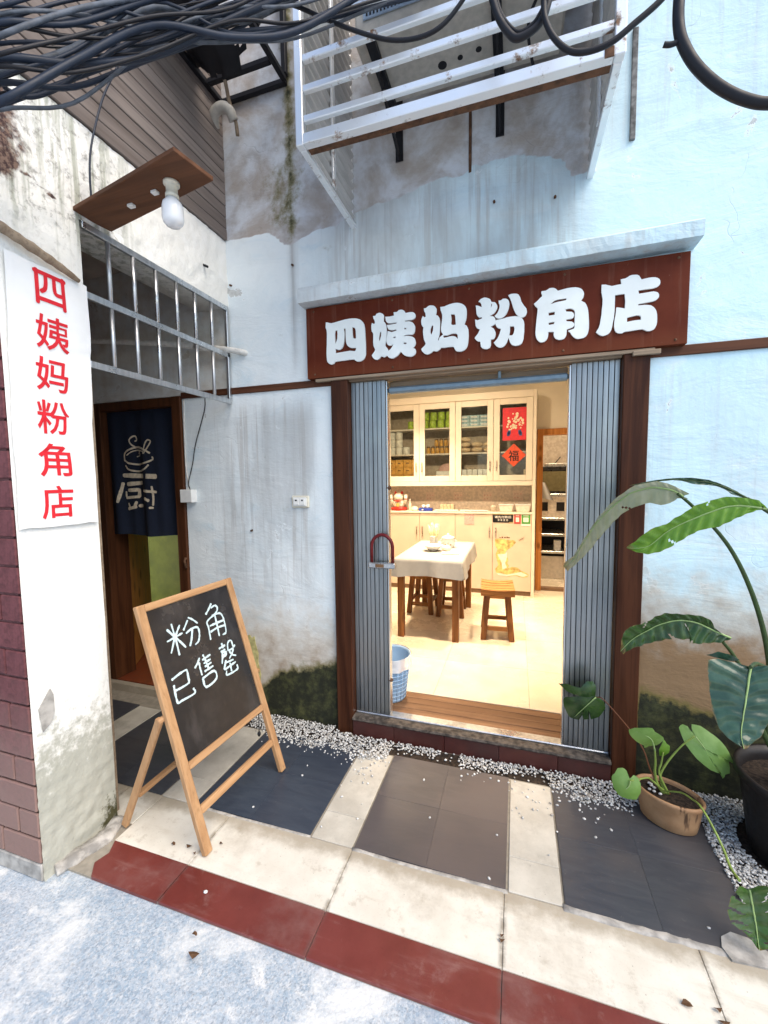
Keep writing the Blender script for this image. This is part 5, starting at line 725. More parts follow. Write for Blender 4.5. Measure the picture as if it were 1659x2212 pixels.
# ================================================================= curtained doorway
df = thing('kitchen_door_frame', 'dark brown timber door frame round the blue curtain', 'door frame', (-.77, 0, 0))
bx('jamb', M['darkdoor'], df, -.462, -.388, -.022, .158, -.008, 2.058, .003); bx('jamb', M['darkdoor'], df, -1.158, -1.10, -.012, .158, .051, 2.058, .003); bx('head', M['darkdoor'], df, -1.099, -.463, -.012, .158, 2.0, 2.058, .003)
MB().tube([(-.395, -.028, 1.0), (-.395, -.04, .98), (-.393, -.03, .93)], .008, 6).build('latch', M['rust'], df)
cur = thing('door_curtain', 'indigo half curtain printed with a steaming pot in the side doorway', 'curtain', (-.78, .04, 1.12))
def cy(x, z): f = smooth(2.05, 1.3, z); return .040+(.016*math.sin(x*21+1)+.009*math.sin(x*47+z*2))*(.25+.75*f)
MB().grid(lambda u, v: (-1.105+.655*u, cy(-1.105+.655*u, 1.128+.90*v), 1.128+.90*v+.006*math.sin(u*9)*(1-v)), 60, 40).build('cloth', M['noren'], cur)
MB().tube([(-1.11, .045, 2.02), (-.455, .045, 2.02)], .009, 8).build('rod', M['darkdoor'], cur)
b = MB(); 
for q, (r, pts) in enumerate(CURTAIN):
    vs_, fs = ribbon(pts, max(r, .0035), .12); out = []
    for p in vs_: out.append((p.x, cy(p.x, p.y)-.003-.0003*q, p.y))
    b.add(out, fs)
b.build('print', M['posterlight'], cur)
door = thing('kitchen_door', 'knotty orange pine door standing open inside the side doorway', 'door', (-1.13, .17, .056))
MB().bar((-1.16, .18, 1.03), (-1.44, .62, 1.03), .035, 1.94, .004).build('leaf', M['knotty'], door)
bx('side_panel', M['darkdoor'], None, -2.40, -1.90, 1.0, 1.04, .056, 2.0, .004, label='dark timber panel beside the olive cabinet in the side kitchen', cat='panel')
oc = thing('olive_cabinet', 'glossy olive green cabinet behind the blue curtain', 'cabinet', (-1.55, 1.0, .056))
bx('body', M['olive'], oc, -1.84, -1.28, .93, 1.4, .056, 1.62, .006); bx('door_panel', M['olive'], oc, -1.82, -1.30, .915, .9295, .12, 1.58, .006); bx('hinge', M['batten'], oc, -1.845, -1.822, .905, .93, .93, 1.02, .003)

# ================================================================= lamp on its board
lb = thing('lamp_board', 'thin brown plywood board jutting out above the grille', 'board', (0, -.87, 2.58))
m_ = Matrix.Translation(Vector((.31, -.918, 2.594))) @ Matrix.Rotation(math.radians(-10.2), 4, 'Z')
MB().obox(m_, .64, .158, .016, .002).build('plywood', M['lampboard'], lb)
bx('clip', M['white'], lb, .235, .262, -.905, -.885, 2.575, 2.5855, .002); bx('clip', M['white'], lb, .385, .41, -.935, -.915, 2.575, 2.5855, .002)
bulb = thing('light_bulb', 'unlit frosted bulb hanging in a white socket under the plywood board', 'light bulb', (.49, -.94, 2.42))
MB().lathe([(.028, 2.585), (.028, 2.577), (.020, 2.573), (.020, 2.545), (.023, 2.543), (.023, 2.530)], (.49, -.94, 0), 20).build('socket', M['yellowed'], bulb)
MB().lathe([(.020, 2.531), (.026, 2.520), (.033, 2.512), (.036, 2.500), (.037, 2.462), (.034, 2.447), (.025, 2.436), (.006, 2.430)], (.49, -.94, 0), 24).build('globe', M['frost'], bulb)
single('lamp_wire', MB().tube(catmull([LAMPWIRE[0]]+LAMPWIRE, 5)[5:], .0042, 6), M['cableblue'], 'thin dark wire hanging down to the plywood lamp board', 'wire', LAMPWIRE[-1])

# ================================================================= window cage and air conditioner
cg = thing('window_cage', 'galvanised window cage with corrugated sides projecting from the upper wall', 'window cage', (1.42, -.3, 2.89))
for x in (.815, 1.985): bx('post', M['galv'], cg, x, x+.034, -.602, -.568, 2.872, 4.3, .003)
for z in (2.974, 3.089, 3.204, 3.320, 3.436, 3.552, 3.668, 3.784, 3.90): bx('rail', M['galv'], cg, .8495, 1.9845, -.598, -.576, z-.013, z+.013, .003)
bx('bottom_rail', M['galv'], cg, .8495, 1.9845, -.6035, -.566, 2.874, 2.914, .002); bx('rust_flange', M['rust'], cg, .852, 1.982, -.565, -.535, 2.8745, 2.880, .001)
for x, s_ in ((.832, 1), (2.002, -1)):
    def cor(u, v, x=x, s_=s_):
        z = 2.895+1.35*v; return (x+.011*math.sin(z*2*math.pi/.052), -.56+.545*u, z)
    MB().grid(cor, 2, 320, False).build('side_sheet', M['corr'], cg)
    bx('side_rail', M['galv'], cg, x-.014, x+.014, -.5675, -.004, 2.872, 2.894, .002)
    bx('wall_stile', M['galv'], cg, x-.012*s_-.012, x-.012*s_+.012, -.016, -.0045, 2.895, 4.2, .002)
    bx('side_tie', M['galv'], cg, x+.012*s_-.006, x+.012*s_+.006, -.30, -.27, 2.90, 4.2, .002)
bx('corner_plate', M['rust'], cg, 1.955, 1.984, -.606, -.604, 2.866, 2.90, .001)
ac = thing('air_conditioner', 'beige outdoor unit on black brackets inside the window cage', 'air conditioner', (1.45, -.3, 3.34))
bx('case', M['acbeige'], ac, 1.02, 1.86, -.44, -.12, 3.34, 3.92, .01); bx('grille_panel', M['acvent'], ac, 1.06, 1.55, -.447, -.4405, 3.42, 3.88, .003)
for k in range(30): bx('slat', M['iron'], ac, 1.075+.0155*k, 1.082+.0155*k, -.4505, -.4475, 3.43, 3.87, 0)
for x, y, r in ((1.36, -.24, .020), (1.44, -.25, .012), (1.52, -.26, .013), (1.27, -.2, .008), (1.20, -.2, .006)): MB().lathe([(r, 3.3385), (r, 3.3395)], (x, y, 0), 12).build('drain_hole', M['iron'], ac)
for x in (1.095, 1.60):
    MB().box(x-.02, x+.02, -.010, -.004, 3.155, 3.60, .001).box(x-.02, x+.02, -.46, -.0105, 3.312, 3.3385, .001).bar((x, -.012, 3.17), (x, -.38, 3.315), .010, .03, .001).build('bracket', M['iron'], ac)
MB().tube(catmull([(1.80, -.4, 3.5), (1.83, -.46, 3.40), (1.78, -.48, 3.30), (1.72, -.40, 3.25), (1.74, -.3, 3.18), (1.77, -.2, 3.2)], 6), .006, 6).build('hose', M['iron'], ac)

# ================================================================= iron awning frame in the corner
fr = thing('awning_frame', 'black iron awning frame high in the corner of the walls', 'awning frame', (.2, -.1, 3.71))
for a, b_ in (((-.0, -.02, 3.714), (.45, -.02, 3.714)), ((.012+.012, -.02, 3.714), (.024, -.80, 3.714)), ((.447, -.035, 3.714), (.447, -.80, 3.714)), ((.04, -.150, 3.714), (.432, -.150, 3.714)), ((.04, -.47, 3.714), (.432, -.47, 3.714)), ((.0, -.80, 3.714), (.46, -.80, 3.714)), ((.447, -.03, 3.74), (.447, -.03, 4.3)), ((.447, -.30, 3.74), (.447, -.05, 4.2))):
    MB().bar(a, b_, .028, .028, .003).build('bar', M['iron'], fr)
def tarp(u, v):
    x = .03+.42*u*(.75+.25*math.sin(v*5)); y = -.19-.62*v; return (x, y+.03*nz(u*9, v*9, 1), 3.735-.10*math.sin(u*3.1)*(1-.4*v)*(1-v*.5)+.02*nz(u*6, v*6, 0))
b = MB().grid(tarp, 20, 26)
keep = [f for f in b.f if not (lambda c: c.x > .34+.09*nz(c.y*13, 0, 0) and c.y > -.5 or c.y > -.22+.06*nz(c.x*17, 3, 0))(sum((b.v[i] for i in f), Vector())/4)]
b.sm = [True]*len(keep); b.f = keep
single('torn_tarp', b, M['iron'], 'torn dark tarpaulin sagging over the black awning frame', 'tarpaulin', (.2, -.4, 3.7))
el = MB().tube(catmull([(-.01, -.05, 3.57), (.02, -.09, 3.60), (.07, -.10, 3.615), (.12, -.09, 3.60), (.13, -.06, 3.56)], 5), .028, 10)
single('pipe_elbow', el, M['acbeige'], 'grey pipe elbow high in the wall corner below the iron frame', 'pipe', (.07, -.07, 3.6))
single('hanging_rope', MB().tube(catmull([(.14, -.15, 3.72), (.145, -.14, 3.68), (.135, -.10, 3.62), (.14, -.06, 3.56), (.13, -.03, 3.50)], 5), .010, 6), M['batten'], 'frayed rope hanging from the iron awning frame', 'rope', (.14, -.1, 3.5))

# ================================================================= overhead cables
def cable(r, pts, m, label, group=None):
    P = [Vector(p) for p in pts]; a = P[0]+(P[0]-P[1]).normalized()*1.2; z = P[-1]+(P[-1]-P[-2]).normalized()*1.2
    b = MB().tube([a]+catmull(P, 6)+[z], r, 7); return single('overhead_cable', b, m, label, 'cable', P[len(P)//2], group)
cl = ['thick cable sagging across the grey board siding', 'black cable sagging across the left of the window cage', 'thicker of the two coiled cable loops before the window cage', 'thinner of the two coiled cable loops before the window cage', 'black cable sagging over the right corner of the window cage', 'thickest black cable curving down at the upper right of the wall']
for i in range(6): cable(CABLES[i][0], CABLES[i][1], M['cableblue'] if i == 0 else M['cable'], cl[i])
single('cable_stub', MB().tube(catmull(CABLES[6][1], 5), CABLES[6][0], 7), M['cable'], 'short cut cable end sticking out of the thickest black cable', 'cable', CABLES[6][1][0])
for i, (r, pts) in enumerate(BUNDLE): cable(r, pts, M['cablegrey'] if i % 7 == 3 else M['cableblue'] if i % 3 else M['cable'], 'dark cable in the tangled bundle across the upper left', 'cables of the overhead bundle')

# ================================================================= electrical fittings
so = thing('wall_socket', 'white wall outlet on the plaster between curtain and shop door', 'socket', (.465, 0, 1.375))
bx('plate', M['yellowed'], so, .408, .522, -.020, -.003, 1.340, 1.412, .005); bx('face', M['white'], so, .420, .510, -.025, -.0205, 1.350, 1.402, .003)
for x in (.443, .484): bx('rocker', M['white'], so, x-.018, x+.018, -.029, -.0255, 1.357, 1.395, .002); bx('outlet_hole', M['ink'], so, x-.006, x+.006, -.0297, -.0292, 1.380, 1.389, 0)
jb = thing('junction_box', 'small white junction box on the wall edge by the curtain', 'junction box', (-.34, 0, 1.41))
bx('box', M['white'], jb, -.392, -.300, -.055, -.004, 1.368, 1.452, .003)
MB().tube(catmull([(-.19, -.02, 2.03), (-.20, -.02, 1.95), (-.28, -.018, 1.75), (-.31, -.02, 1.62), (-.345, -.025, 1.50), (-.33, -.03, 1.452)], 5), .003, 5).build('wire', M['iron'], jb)
MB().tube(catmull([(-.365, -.012, 2.03), (-.372, -.012, 1.8), (-.368, -.015, 1.6), (-.35, -.02, 1.49), (-.345, -.03, 1.452)], 5), .004, 5).build('wire', M['pvc'], jb)

# ================================================================= folding gate
def gate(label, x0, x1, n, side_):
    t = thing('folding_gate', label, 'folding gate', ((x0+x1)/2, .03, .12), 'two halves of the folding gate')
    p = (x1-x0)/n
    for k in range(n):
        a = x0+p*k; dy = .0015*(k % 2)+random.uniform(-.0008, .0008)
        v, f = chamfer_box(a+.0012, a+p-.0030, .008+dy, .052, .120, 2.050, 0); me_ = MB().add(v, f)
        for q in me_.v: q.y += .001*nz(q.x*5+k, q.z*2.5, 0)
        me_.build('slat', M['gate'], t)
    bx('gap_core', M['gatedark'], t, x0+.004, x1-.004, .030, .0485, .124, 2.045, 0)
    return t
gl_ = gate('left half of the folding steel gate, pushed against the post', .795, 1.000, 8, 1); gr_ = gate('right half of the folding steel gate, beside the tall plant', 1.945, 2.156, 9, -1)
bx('edge_stile', M['steel'], gl_, 1.001, 1.008, .010, .056, .12, 2.045, .001); bx('edge_stile', M['steel'], gr_, 1.936, 1.944, .010, .056, .12, 2.045, .001)
MB().ball((1.010, .02, 1.455), .016, .012, .012).build('knob', M['rust'], gl_); MB().ball((1.010, .02, .33), .015, .012, .010).build('knob', M['rust'], gl_)
hr = thing('gate_header', 'blue-grey steel header rail between the folding gate halves', 'rail', (1.47, .04, 1.98))
bx('tube', M['bluerail'], hr, 1.009, 1.935, .018, .062, 1.978, 2.014, .010); bx('runner', M['bluerail'], hr, 1.60, 1.615, .03, .045, 2.0145, 2.051, .002); bx('upper_lip', M['batten'], hr, 1.009, 1.935, .064, .09, 2.022, 2.05, .003)
lk = thing('bike_lock', 'red and chrome shackle lock hung on the left folding gate', 'lock', (.98, -.03, 1.02))
MB().tube([(.918+.0, -.028, 1.035)]+[(.980+.062*math.cos(math.pi*(1-t/10)), -.028, 1.125+.068*math.sin(math.pi*t/10)) for t in range(11)]+[(1.042, -.028, 1.035)], .0095, 10).build('shackle', M['lockred'], lk)
bx('body', M['locksteel'], lk, .900, 1.058, -.046, -.012, 1.003, 1.036, .005); bx('label_plate', M['brownlid'], lk, .945, .995, -.0475, -.0465, 1.010, 1.029, 0)
MB().lathe([(.013, 0), (.013, .003), (.008, .004)], (0, 0, 0), 14).build('keyhole', M['tray'], lk).matrix_local = Matrix.Translation(Vector((.060, -.0165, .0))) @ Matrix.Rotation(math.pi/2, 4, 'X')

# ================================================================= chalkboard
A_ = Vector(BOARD['a']); AX = Vector(BOARD['ax']); N0 = Vector(BOARD['n']); TH = math.radians(17.5); UP = Vector((0, 0, 1))*math.cos(TH)-N0*math.sin(TH); NN = AX.cross(UP)
cb = thing('chalkboard', 'pine A-frame chalkboard with chalked characters beside the pillar', 'chalkboard', tuple(A_+AX*.25-N0*.2))
BM = Matrix((AX, UP, NN)).transposed().to_4x4(); BM.translation = A_
def bb(name, m, u0, u1, v0, v1, n0, n1, bev=.004):
    b = MB(); v, f = chamfer_box(u0, u1, v0, v1, n0, n1, bev); b.add([BM @ Vector(p) for p in v], f); return b.build(name, M[m], cb)
bb('stile', 'pine', -.018, .020, .004, 1.040, -.012, .014); bb('stile', 'pine', .494, .532, .004, 1.040, -.012, .014)
bb('top_rail', 'piney', .0205, .4935, 1.008, 1.0395, -.012, .0138); bb('middle_rail', 'piney', .0205, .4935, .335, .366, -.012, .0138); bb('bottom_rail', 'piney', .0205, .4935, .150, .182, -.010, .012)
bb('slate_panel', 'black', .0205, .4935, .3665, 1.0075, -.004, .004, 0)
for ch in CHALK:
    b = MB()
    for q, s_ in enumerate(ch):
        vs_, fs = ribbon(s_, .0046, .3); b.add([BM @ Vector((p.x, p.y, .0052+.00025*q)) for p in vs_], fs)
    b.build('chalk_character', M['chalk'], cb)
hy = Vector((.315, 0, .525)); 
for y0, y1 in ((-.985, -.952), (-.415, -.448)):
    MB().bar((.335, y0+.01, .545), (.083, y1, .008), .030, .020, .003, up=(0, 1, 0)).build('rear_leg', M['pine'], cb)
MB().tube([(.335, -.99, .54), (.335, -.40, .54)], .012, 10).build('hinge_rod', M['piney'], cb)
MB().bar((.150, -.94, .150), (.150, -.45, .150), .028, .018, .003).build('rear_rail', M['piney'], cb)
MB().tube(catmull([(.44, -.46, .36), (.438, -.462, .26), (.437, -.463, .20)], 5), .0025, 5).build('cord', M['iron'], cb); MB().ball((.437, -.463, .19), .009, .009, .014).build('cord_weight', M['iron'], cb)

# ================================================================= inside: cabinet
cabt = thing('wall_cabinet', 'cream built-in cupboard with glazed upper doors along the back wall', 'cupboard', (.9, 3.0, .11))
CY = 2.852
b = MB().box(-.36, 1.885, 3.170, 3.198, .11, 2.505, 0).box(1.870, 1.905, CY-.018, 3.1695, .11, 2.505, .002).box(-.36, -.33, CY-.018, 3.1695, .11, 2.505, 0)
b.build('carcass', M['cab'], cabt)
bx('cornice', M['cab'], cabt, -.329, 1.8695, CY-.015, 3.169, 2.425, 2.505, .003); bx('lower_shelf_edge', M['cab'], cabt, -.329, 1.8695, CY-.016, 3.169, 1.418, 1.470, .003)
bx('counter', M['cab'], cabt, -.329, 1.8695, CY-.018, 3.169, 1.082, 1.104, .003); bx('toe_kick', M['kick'], cabt, -.329, 1.8695, CY+.02, CY+.04, .111, .165, 0)
bx('niche_back', M['niche'], cabt, -.329, 1.8695, 3.13, 3.1695, 1.1045, 1.4175, 0); bx('upper_back', M['cabin'], cabt, -.329, 1.8695, 3.155, 3.1695, 1.4705, 2.4245, 0); bx('lower_core', M['cablow'], cabt, -.329, 1.8695, CY+.02, 3.169, .166, 1.0815, 0)
for z in (1.800, 2.112): bx('shelf', M['cab'], cabt, -.329, 1.8695, CY+.045, 3.1545, z, z+.018, .001)
DX = [.100, .543, .988, 1.433, 1.868]
for i in range(4):
    a, b_ = DX[i]+.002, DX[i+1]-.002
    d = bx('lower_door', M['cablow'], cabt, a, b_, CY-.001, CY+.0195, .168, 1.080, .002)
    hx = b_-.035 if i in (0, 2) else a+.035
    MB().box(hx-.006, hx+.006, CY-.030, CY-.022, .80, .92, .002).box(hx-.004, hx+.004, CY-.022, CY-.0015, .81, .82, 0).box(hx-.004, hx+.004, CY-.022, CY-.0015, .90, .91, 0).build('handle', M['handle'], d)
    z0, z1, s_ = 1.473, 2.422, .068
    f = MB().box(a, a+s_, CY-.002, CY+.0195, z0, z1, .002).box(b_-s_, b_, CY-.002, CY+.0195, z0, z1, .002).box(a+s_+.0005, b_-s_-.0005, CY-.0015, CY+.019, z0, z0+s_, .002).box(a+s_+.0005, b_-s_-.0005, CY-.0015, CY+.019, z1-s_, z1, .002).build('glazed_door', M['cab'], cabt)
    bx('pane', M['glass'], f, a+s_+.0006, b_-s_-.0006, CY+.006, CY+.010, z0+s_+.0006, z1-s_-.0006, 0)
    MB().box(hx-.006, hx+.006, CY-.030, CY-.022, 1.59, 1.71, .002).box(hx-.004, hx+.004, CY-.022, CY-.0025, 1.60, 1.61, 0).box(hx-.004, hx+.004, CY-.022, CY-.0025, 1.69, 1.70, 0).build('handle', M['handle'], f)
bx('lower_door', M['cablow'], cabt, -.327, .098, CY-.001, CY+.0195, .168, 1.080, .002); bx('blank_panel', M['cab'], cabt, -.327, .098, CY-.001, CY+.0195, 1.473, 2.422, .002)
S1, S2, S3 = 1.4705, 1.8185, 2.1305
def can(x, y, z):
    b = MB().lathe([(.040, 0), (.044, .004), (.044, .090), (.040, .096), (.015, .097)], (x, y, z), 14); return b
def rep(name, mb, m, label, cat, loc, group): return single(name, mb, M[m], label, cat, loc, group)
for r in range(2):
    for k in range(4): x = .60+.098*k+.01*r; rep('tin_can', can(x, 2.95, S3+.0005+.0975*r), 'green_can', 'lime green tin in the two-tier stack behind the second glazed door', 'tin', (x, 2.95, S3+.098*r), 'stacked lime green tins')
single('tin_can', can(.42, 2.95, S3+.0005), M['green_can'], 'lone lime green tin on the top shelf of the left glazed cupboard', 'tin', (.42, 2.95, S3))
for r in range(3):
    for k in range(2 if r else 3): x = .16+.095*k; z = S2+.0005+.0955*r; rep('paper_roll', MB().lathe([(.040, 0), (.045, .005), (.045, .089), (.040, .094)], (x, 2.97, z), 12), 'roll', 'white paper roll stacked behind the left glazed door', 'paper roll', (x, 2.97, z), 'stacked white paper rolls')
for r in range(3):
    for k in range(4): x = .11+.108*k; z = S1+.0005+.0935*r; o = rep('drawer_box', MB().box(x, x+.105, 2.90, 3.05, z, z+.0925, .003), 'orange' + 'box', 'small orange drawer box stacked behind the left glazed door', 'box', (x+.05, 2.97, z), 'stacked orange drawer boxes'); bx('pull', M['brownlid'], o, x+.035, x+.07, 2.894, 2.8995, z+.045, z+.056, 0)
for r in range(2):
    for k in range(6 if r == 0 else 4):
        x = .635+.058*k+(.105 if r else 0); z = S2+.0005+(.092 if r else 0); y = 2.96
        if x > .98: continue
        o = rep('jar', MB().lathe([(.024, 0), (.026, .004), (.026, .060), (.020, .068), (.020, .072)], (x, y, z), 12), 'amber', 'amber jar with brown lid behind the second glazed door', 'jar', (x, y, z), 'amber jars in the cupboard'); MB().lathe([(.022, .0725), (.022, .090), (.018, .0915)], (x, y, z), 12).build('lid', M['brownlid'], o)
bgt = thing('cloth_bag', 'pink cloth bundle with a white box behind the second glazed door', 'bag', (.86, 2.97, S1))
bx('box', M['carton'], bgt, .74, .93, 2.915, 3.0, S1+.0005, S1+.13, .006); MB().ball((.87, 3.03, S1+.11), .13, .05, .12).build('cloth', M['pinkbag'], bgt)
for r in range(3):
    for k in range(4):
        x = 1.03+.118*k; z = S3+.0005+.045*r
        if r < 3: o = rep('carton', MB().box(x, x+.115, 2.92, 3.03, z, z+.043, .003), 'bluebox', 'pale blue carton stacked on the top shelf behind the third glazed door', 'box', (x+.06, 2.97, z), 'stacked pale blue cartons'); bx('print', M['carton'], o, x+.02, x+.09, 2.9185, 2.9195, z+.012, z+.03, 0)
for r, k in ((0, 0), (0, 1), (0, 2), (1, 0), (1, 1), (1, 2), (2, 0)):
    x = 1.09+.145*k; z = S2+.033+.064*r; rep('noodle_bundle', MB().ball((x, 2.97, z), .070, .06, .032, 14, 8), 'bun', 'rounded straw-coloured bundle stacked behind the third glazed door', 'food pack', (x, 2.97, z-.032), 'straw-coloured bundles in the cupboard')
for k in range(5): x = 1.058+.063*k; o = rep('milk_carton', MB().box(x, x+.058, 2.93, 2.99, S1+.0005, S1+.145, .003), 'carton', 'tall white carton standing in a row behind the third glazed door', 'carton', (x+.03, 2.96, S1), 'row of tall white cartons'); bx('corner_mark', M['navy'], o, x+.042, x+.0575, 2.928, 2.9295, S1+.002, S1+.04, 0)
for k, (x, z) in enumerate(((1.70, 0), (1.775, 0), (1.775, .068))): o = rep('tea_box', MB().box(x, x+.07, 2.93, 3.0, S1+.0005+z, S1+.066+z, .003), 'bun', 'small kraft box at the foot of the right glazed door', 'box', (x+.035, 2.96, S1+z), 'small kraft boxes'); MB().ball((x+.035, 2.931, S1+.035+z), .018, .003, .016).build('window', M['cabin'], o)
# paper on the doors
po = thing('new_year_poster', 'red poster with pale figures on the right glazed door', 'poster', (1.665, CY-.004, 1.94))
bx('sheet', M['poster'], po, 1.535, 1.797, CY-.0045, CY-.003, 1.940, 2.312, 0)
b = MB(); random.seed(11)
for k in range(46):
    a = random.uniform(0, 6.283); rr = random.random()**.6; x = 1.666+.092*rr*math.cos(a); z = 2.135+.115*rr*math.sin(a); q = random.uniform(.007, .017); b.add([(x+q*math.cos(t*1.047), CY-.0050-.0001*(k % 9), z+q*1.1*math.sin(t*1.047)) for t in range(6)], [(5, 4, 3, 2, 1, 0)])
b.build('figure_print', M['posterlight'], po); b = MB()
for x, z in ((1.61, 2.035), (1.725, 2.035), (1.60, 2.015), (1.735, 2.015)): b.box(x-.016, x+.016, CY-.0068, CY-.0062, z-.025, z+.02, 0)
b.build('blue_print', M['navy'], po)
fd = thing('fortune_sign', 'red paper diamond with a black brushed character on the right glazed door', 'paper sign', (1.663, CY-.005, 1.635))
me = add_mesh('paper', [tuple(Vector(p)-LOC['fortune_sign']) for p in ((1.663, CY-.0048, 1.634), (1.797, CY-.0048, 1.768), (1.663, CY-.0048, 1.902), (1.529, CY-.0048, 1.768))], [(0, 1, 2, 3)]); link('paper', me, M['fu'], fd)
me = text_mesh('福', 1, .012, 0); fit_mesh(me, Matrix.Translation(-LOC['fortune_sign']+Vector((1.660, CY-.0056, 1.762))) @ Matrix.Rotation(math.pi/2, 4, 'X'), .115, .125); link('character', me, M['ink'], fd)
for k, x in enumerate((.625, .985, 1.352, 1.715)):
    z = 1.272+.016*(k == 3); nt_ = thing('price_note', ('leftmost', 'second from left', 'third from left', 'rightmost')[k]+' of four pale notes stuck in the cupboard niche', 'note', (x, 3.128, z-.06), 'four notes in the niche')
    bx('paper', M['paper'], nt_, x-.058, x+.058, 3.1275, 3.1288, z-.062, z+.062, 0); b = MB()
    for q in range(5): w_ = random.uniform(.012, .02); xx = x-.034+.034*(q % 3); zz = z+.022-.045*(q // 3); b.box(xx-w_*.5, xx+w_*.5, 3.1266, 3.1272, zz-.002, zz+.002, 0).box(xx-.002, xx+.002, 3.1262, 3.1265, zz-w_*.6, zz+w_*.6, 0)
    b.build('red_strokes', M['notered'], nt_)
pl = thing('payment_placard', 'black placard with pale characters on the right cupboard door', 'sign', (1.55, CY-.01, .98)); bx('board', M['signblack'], pl, 1.435, 1.664, CY-.008, CY-.0025, .982, 1.074, .001); bx('gold_edge', M['gold'], pl, 1.435, 1.664, CY-.0075, CY-.003, 1.0745, 1.090, 0); bx('gold_edge', M['gold'], pl, 1.62, 1.664, CY-.0088, CY-.0082, .983, .988, 0)
me = text_mesh('请先付款后', 1, .012, 0); fit_mesh(me, Matrix.Translation(-LOC['payment_placard']+Vector((1.549, CY-.0086, 1.047))) @ Matrix.Rotation(math.pi/2, 4, 'X'), .190, .030); link('lettering', me, M['carton'], pl)
b = MB()
for q in range(4):
    x = 1.500+.032*q
    for t in range(3): b.box(x-.011, x+.011, CY-.0088, CY-.0084, 1.002+.009*t, 1.0045+.009*t, 0)
    b.box(x-.0015, x+.0015, CY-.0092, CY-.0089, .999, 1.025, 0)
b.build('lettering', M['carton'], pl)
for nm, x0, x1, m1, lab in (('payment_card', 1.676, 1.749, 'payred', 'small red card beside the black placard'), ('payment_card', 1.760, 1.853, 'paygreen', 'small green card at the right end of the cupboard door')):
    t = thing(nm, lab, 'card', ((x0+x1)/2, CY-.005, .968)); bx('card', M[m1], t, x0, x1, CY-.006, CY-.0025, .970, 1.080, .001); bx('panel', M['carton'], t, x0+.018, x1-.018, CY-.0068, CY-.0062, .992, 1.045, 0); bx('caption', M['carton'], t, x0+.016, x1-.016, CY-.0068, CY-.0062, 1.060, 1.068, 0)
    if m1 == 'paygreen': bx('foot_strip', M['carton'], t, x0-.008, x1+.004, CY-.0055, CY-.003, .945, .9695, 0)
fsx = single('floral_sticker', MB().grid(lambda u, v: (1.098+.118*u, CY-.0035-.002*math.sin(u*3), .95+.135*v), 6, 6), M['blush'], 'pink floral square hanging from the counter edge', 'sticker', (1.157, CY-.004, .95))
def torn():
    L = [(1.462, .78), (1.50, .79), (1.56, .785), (1.62, .775), (1.68, .775), (1.70, .75), (1.66, .70), (1.60, .655), (1.575, .62), (1.60, .585), (1.615, .53), (1.60, .50), (1.625, .47), (1.61, .44), (1.66, .455), (1.72, .45), (1.76, .415), (1.80, .40), (1.845, .375), (1.835, .345), (1.79, .335), (1.74, .34), (1.70, .36), (1.65, .345), (1.60, .335), (1.56, .35), (1.50, .345), (1.475, .38), (1.465, .42), (1.50, .47), (1.48, .55), (1.47, .60), (1.49, .66), (1.465, .70)]
    t = thing('torn_poster', 'half peeled yellow poster on the lower right cupboard door', 'poster', (1.6, CY-.004, .34))
    for nm, L2, m1, dy in (('print', L, 'torn', .003), ('bare_paper', [(1.49, .60), (1.58, .61), (1.66, .69), (1.60, .63), (1.60, .57), (1.58, .50), (1.60, .44), (1.55, .42), (1.54, .50)], 'tornw', .0036), ('bare_paper', [(1.48, .375), (1.54, .37), (1.60, .36), (1.70, .385), (1.76, .40), (1.84, .365), (1.78, .34), (1.70, .365), (1.60, .338), (1.50, .348)], 'tornw', .0038)):
        me = outline_mesh([L2], .0); me.transform(Matrix.Translation(-LOC['torn_poster']+Vector((0, CY-dy, 0))) @ Matrix.Rotation(math.pi/2, 4, 'X')); link(nm, me, M[m1], t)
    b = MB()
    for x in (1.52, 1.545, 1.575, 1.60, 1.62): b.box(x-.009, x+.009, CY-.0042, CY-.0038, .797, .797+random.uniform(.008, .022), 0)
    b.bar((1.73, CY-.004, .775), (1.785, CY-.004, .81), .012, .001, 0).build('dark_print', M['brownlid'], t)
torn()
# things on the counter
CT = 1.1045
cat = thing('lucky_cat', 'red and white beckoning cat figurine at the left end of the counter', 'figurine', (.25, 2.95, CT))
MB().lathe([(.085, 0), (.095, .02), (.095, .035), (.075, .045)], (.25, 2.95, CT), 18, 1.15, .8).build('cushion', M['catred'], cat); MB().ball((.25, 2.95, CT+.085), .080, .06, .065).build('body', M['catwhite'], cat); MB().ball((.25, 2.935, CT+.175), .068, .055, .055).build('head', M['catwhite'], cat)
for s_ in (-1, 1): MB().lathe([(.022, 0), (.012, .025), (.002, .04)], (.25+.042*s_, 2.94, CT+.215), 8).build('ear', M['catred'], cat); MB().tube([(.25+.075*s_, 2.93, CT+.09), (.25+.098*s_, 2.92, CT+.14), (.25+.10*s_, 2.915, CT+.205)], [.022, .02, .024], 8).build('paw', M['catwhite'], cat); MB().ball((.25+.10*s_, 2.918, CT+.15), .024, .022, .012).build('cuff', M['catred'], cat)
MB().ball((.25, 2.885, CT+.125), .055, .014, .010).build('collar', M['catred'], cat); MB().ball((.25, 2.892, CT+.075), .025, .012, .030).build('coin', M['gold'], cat)
bo = thing('sauce_bottle', 'slim clear bottle beside the cat figurine', 'bottle', (.40, 2.93, CT)); MB().lathe([(.016, 0), (.018, .004), (.018, .085), (.008, .11), (.008, .125)], (.40, 2.93, CT), 12).build('bottle', M['tub'], bo); MB().lathe([(.010, .1255), (.009, .15), (.004, .152)], (.40, 2.93, CT), 10).build('cap', M['white'], bo)
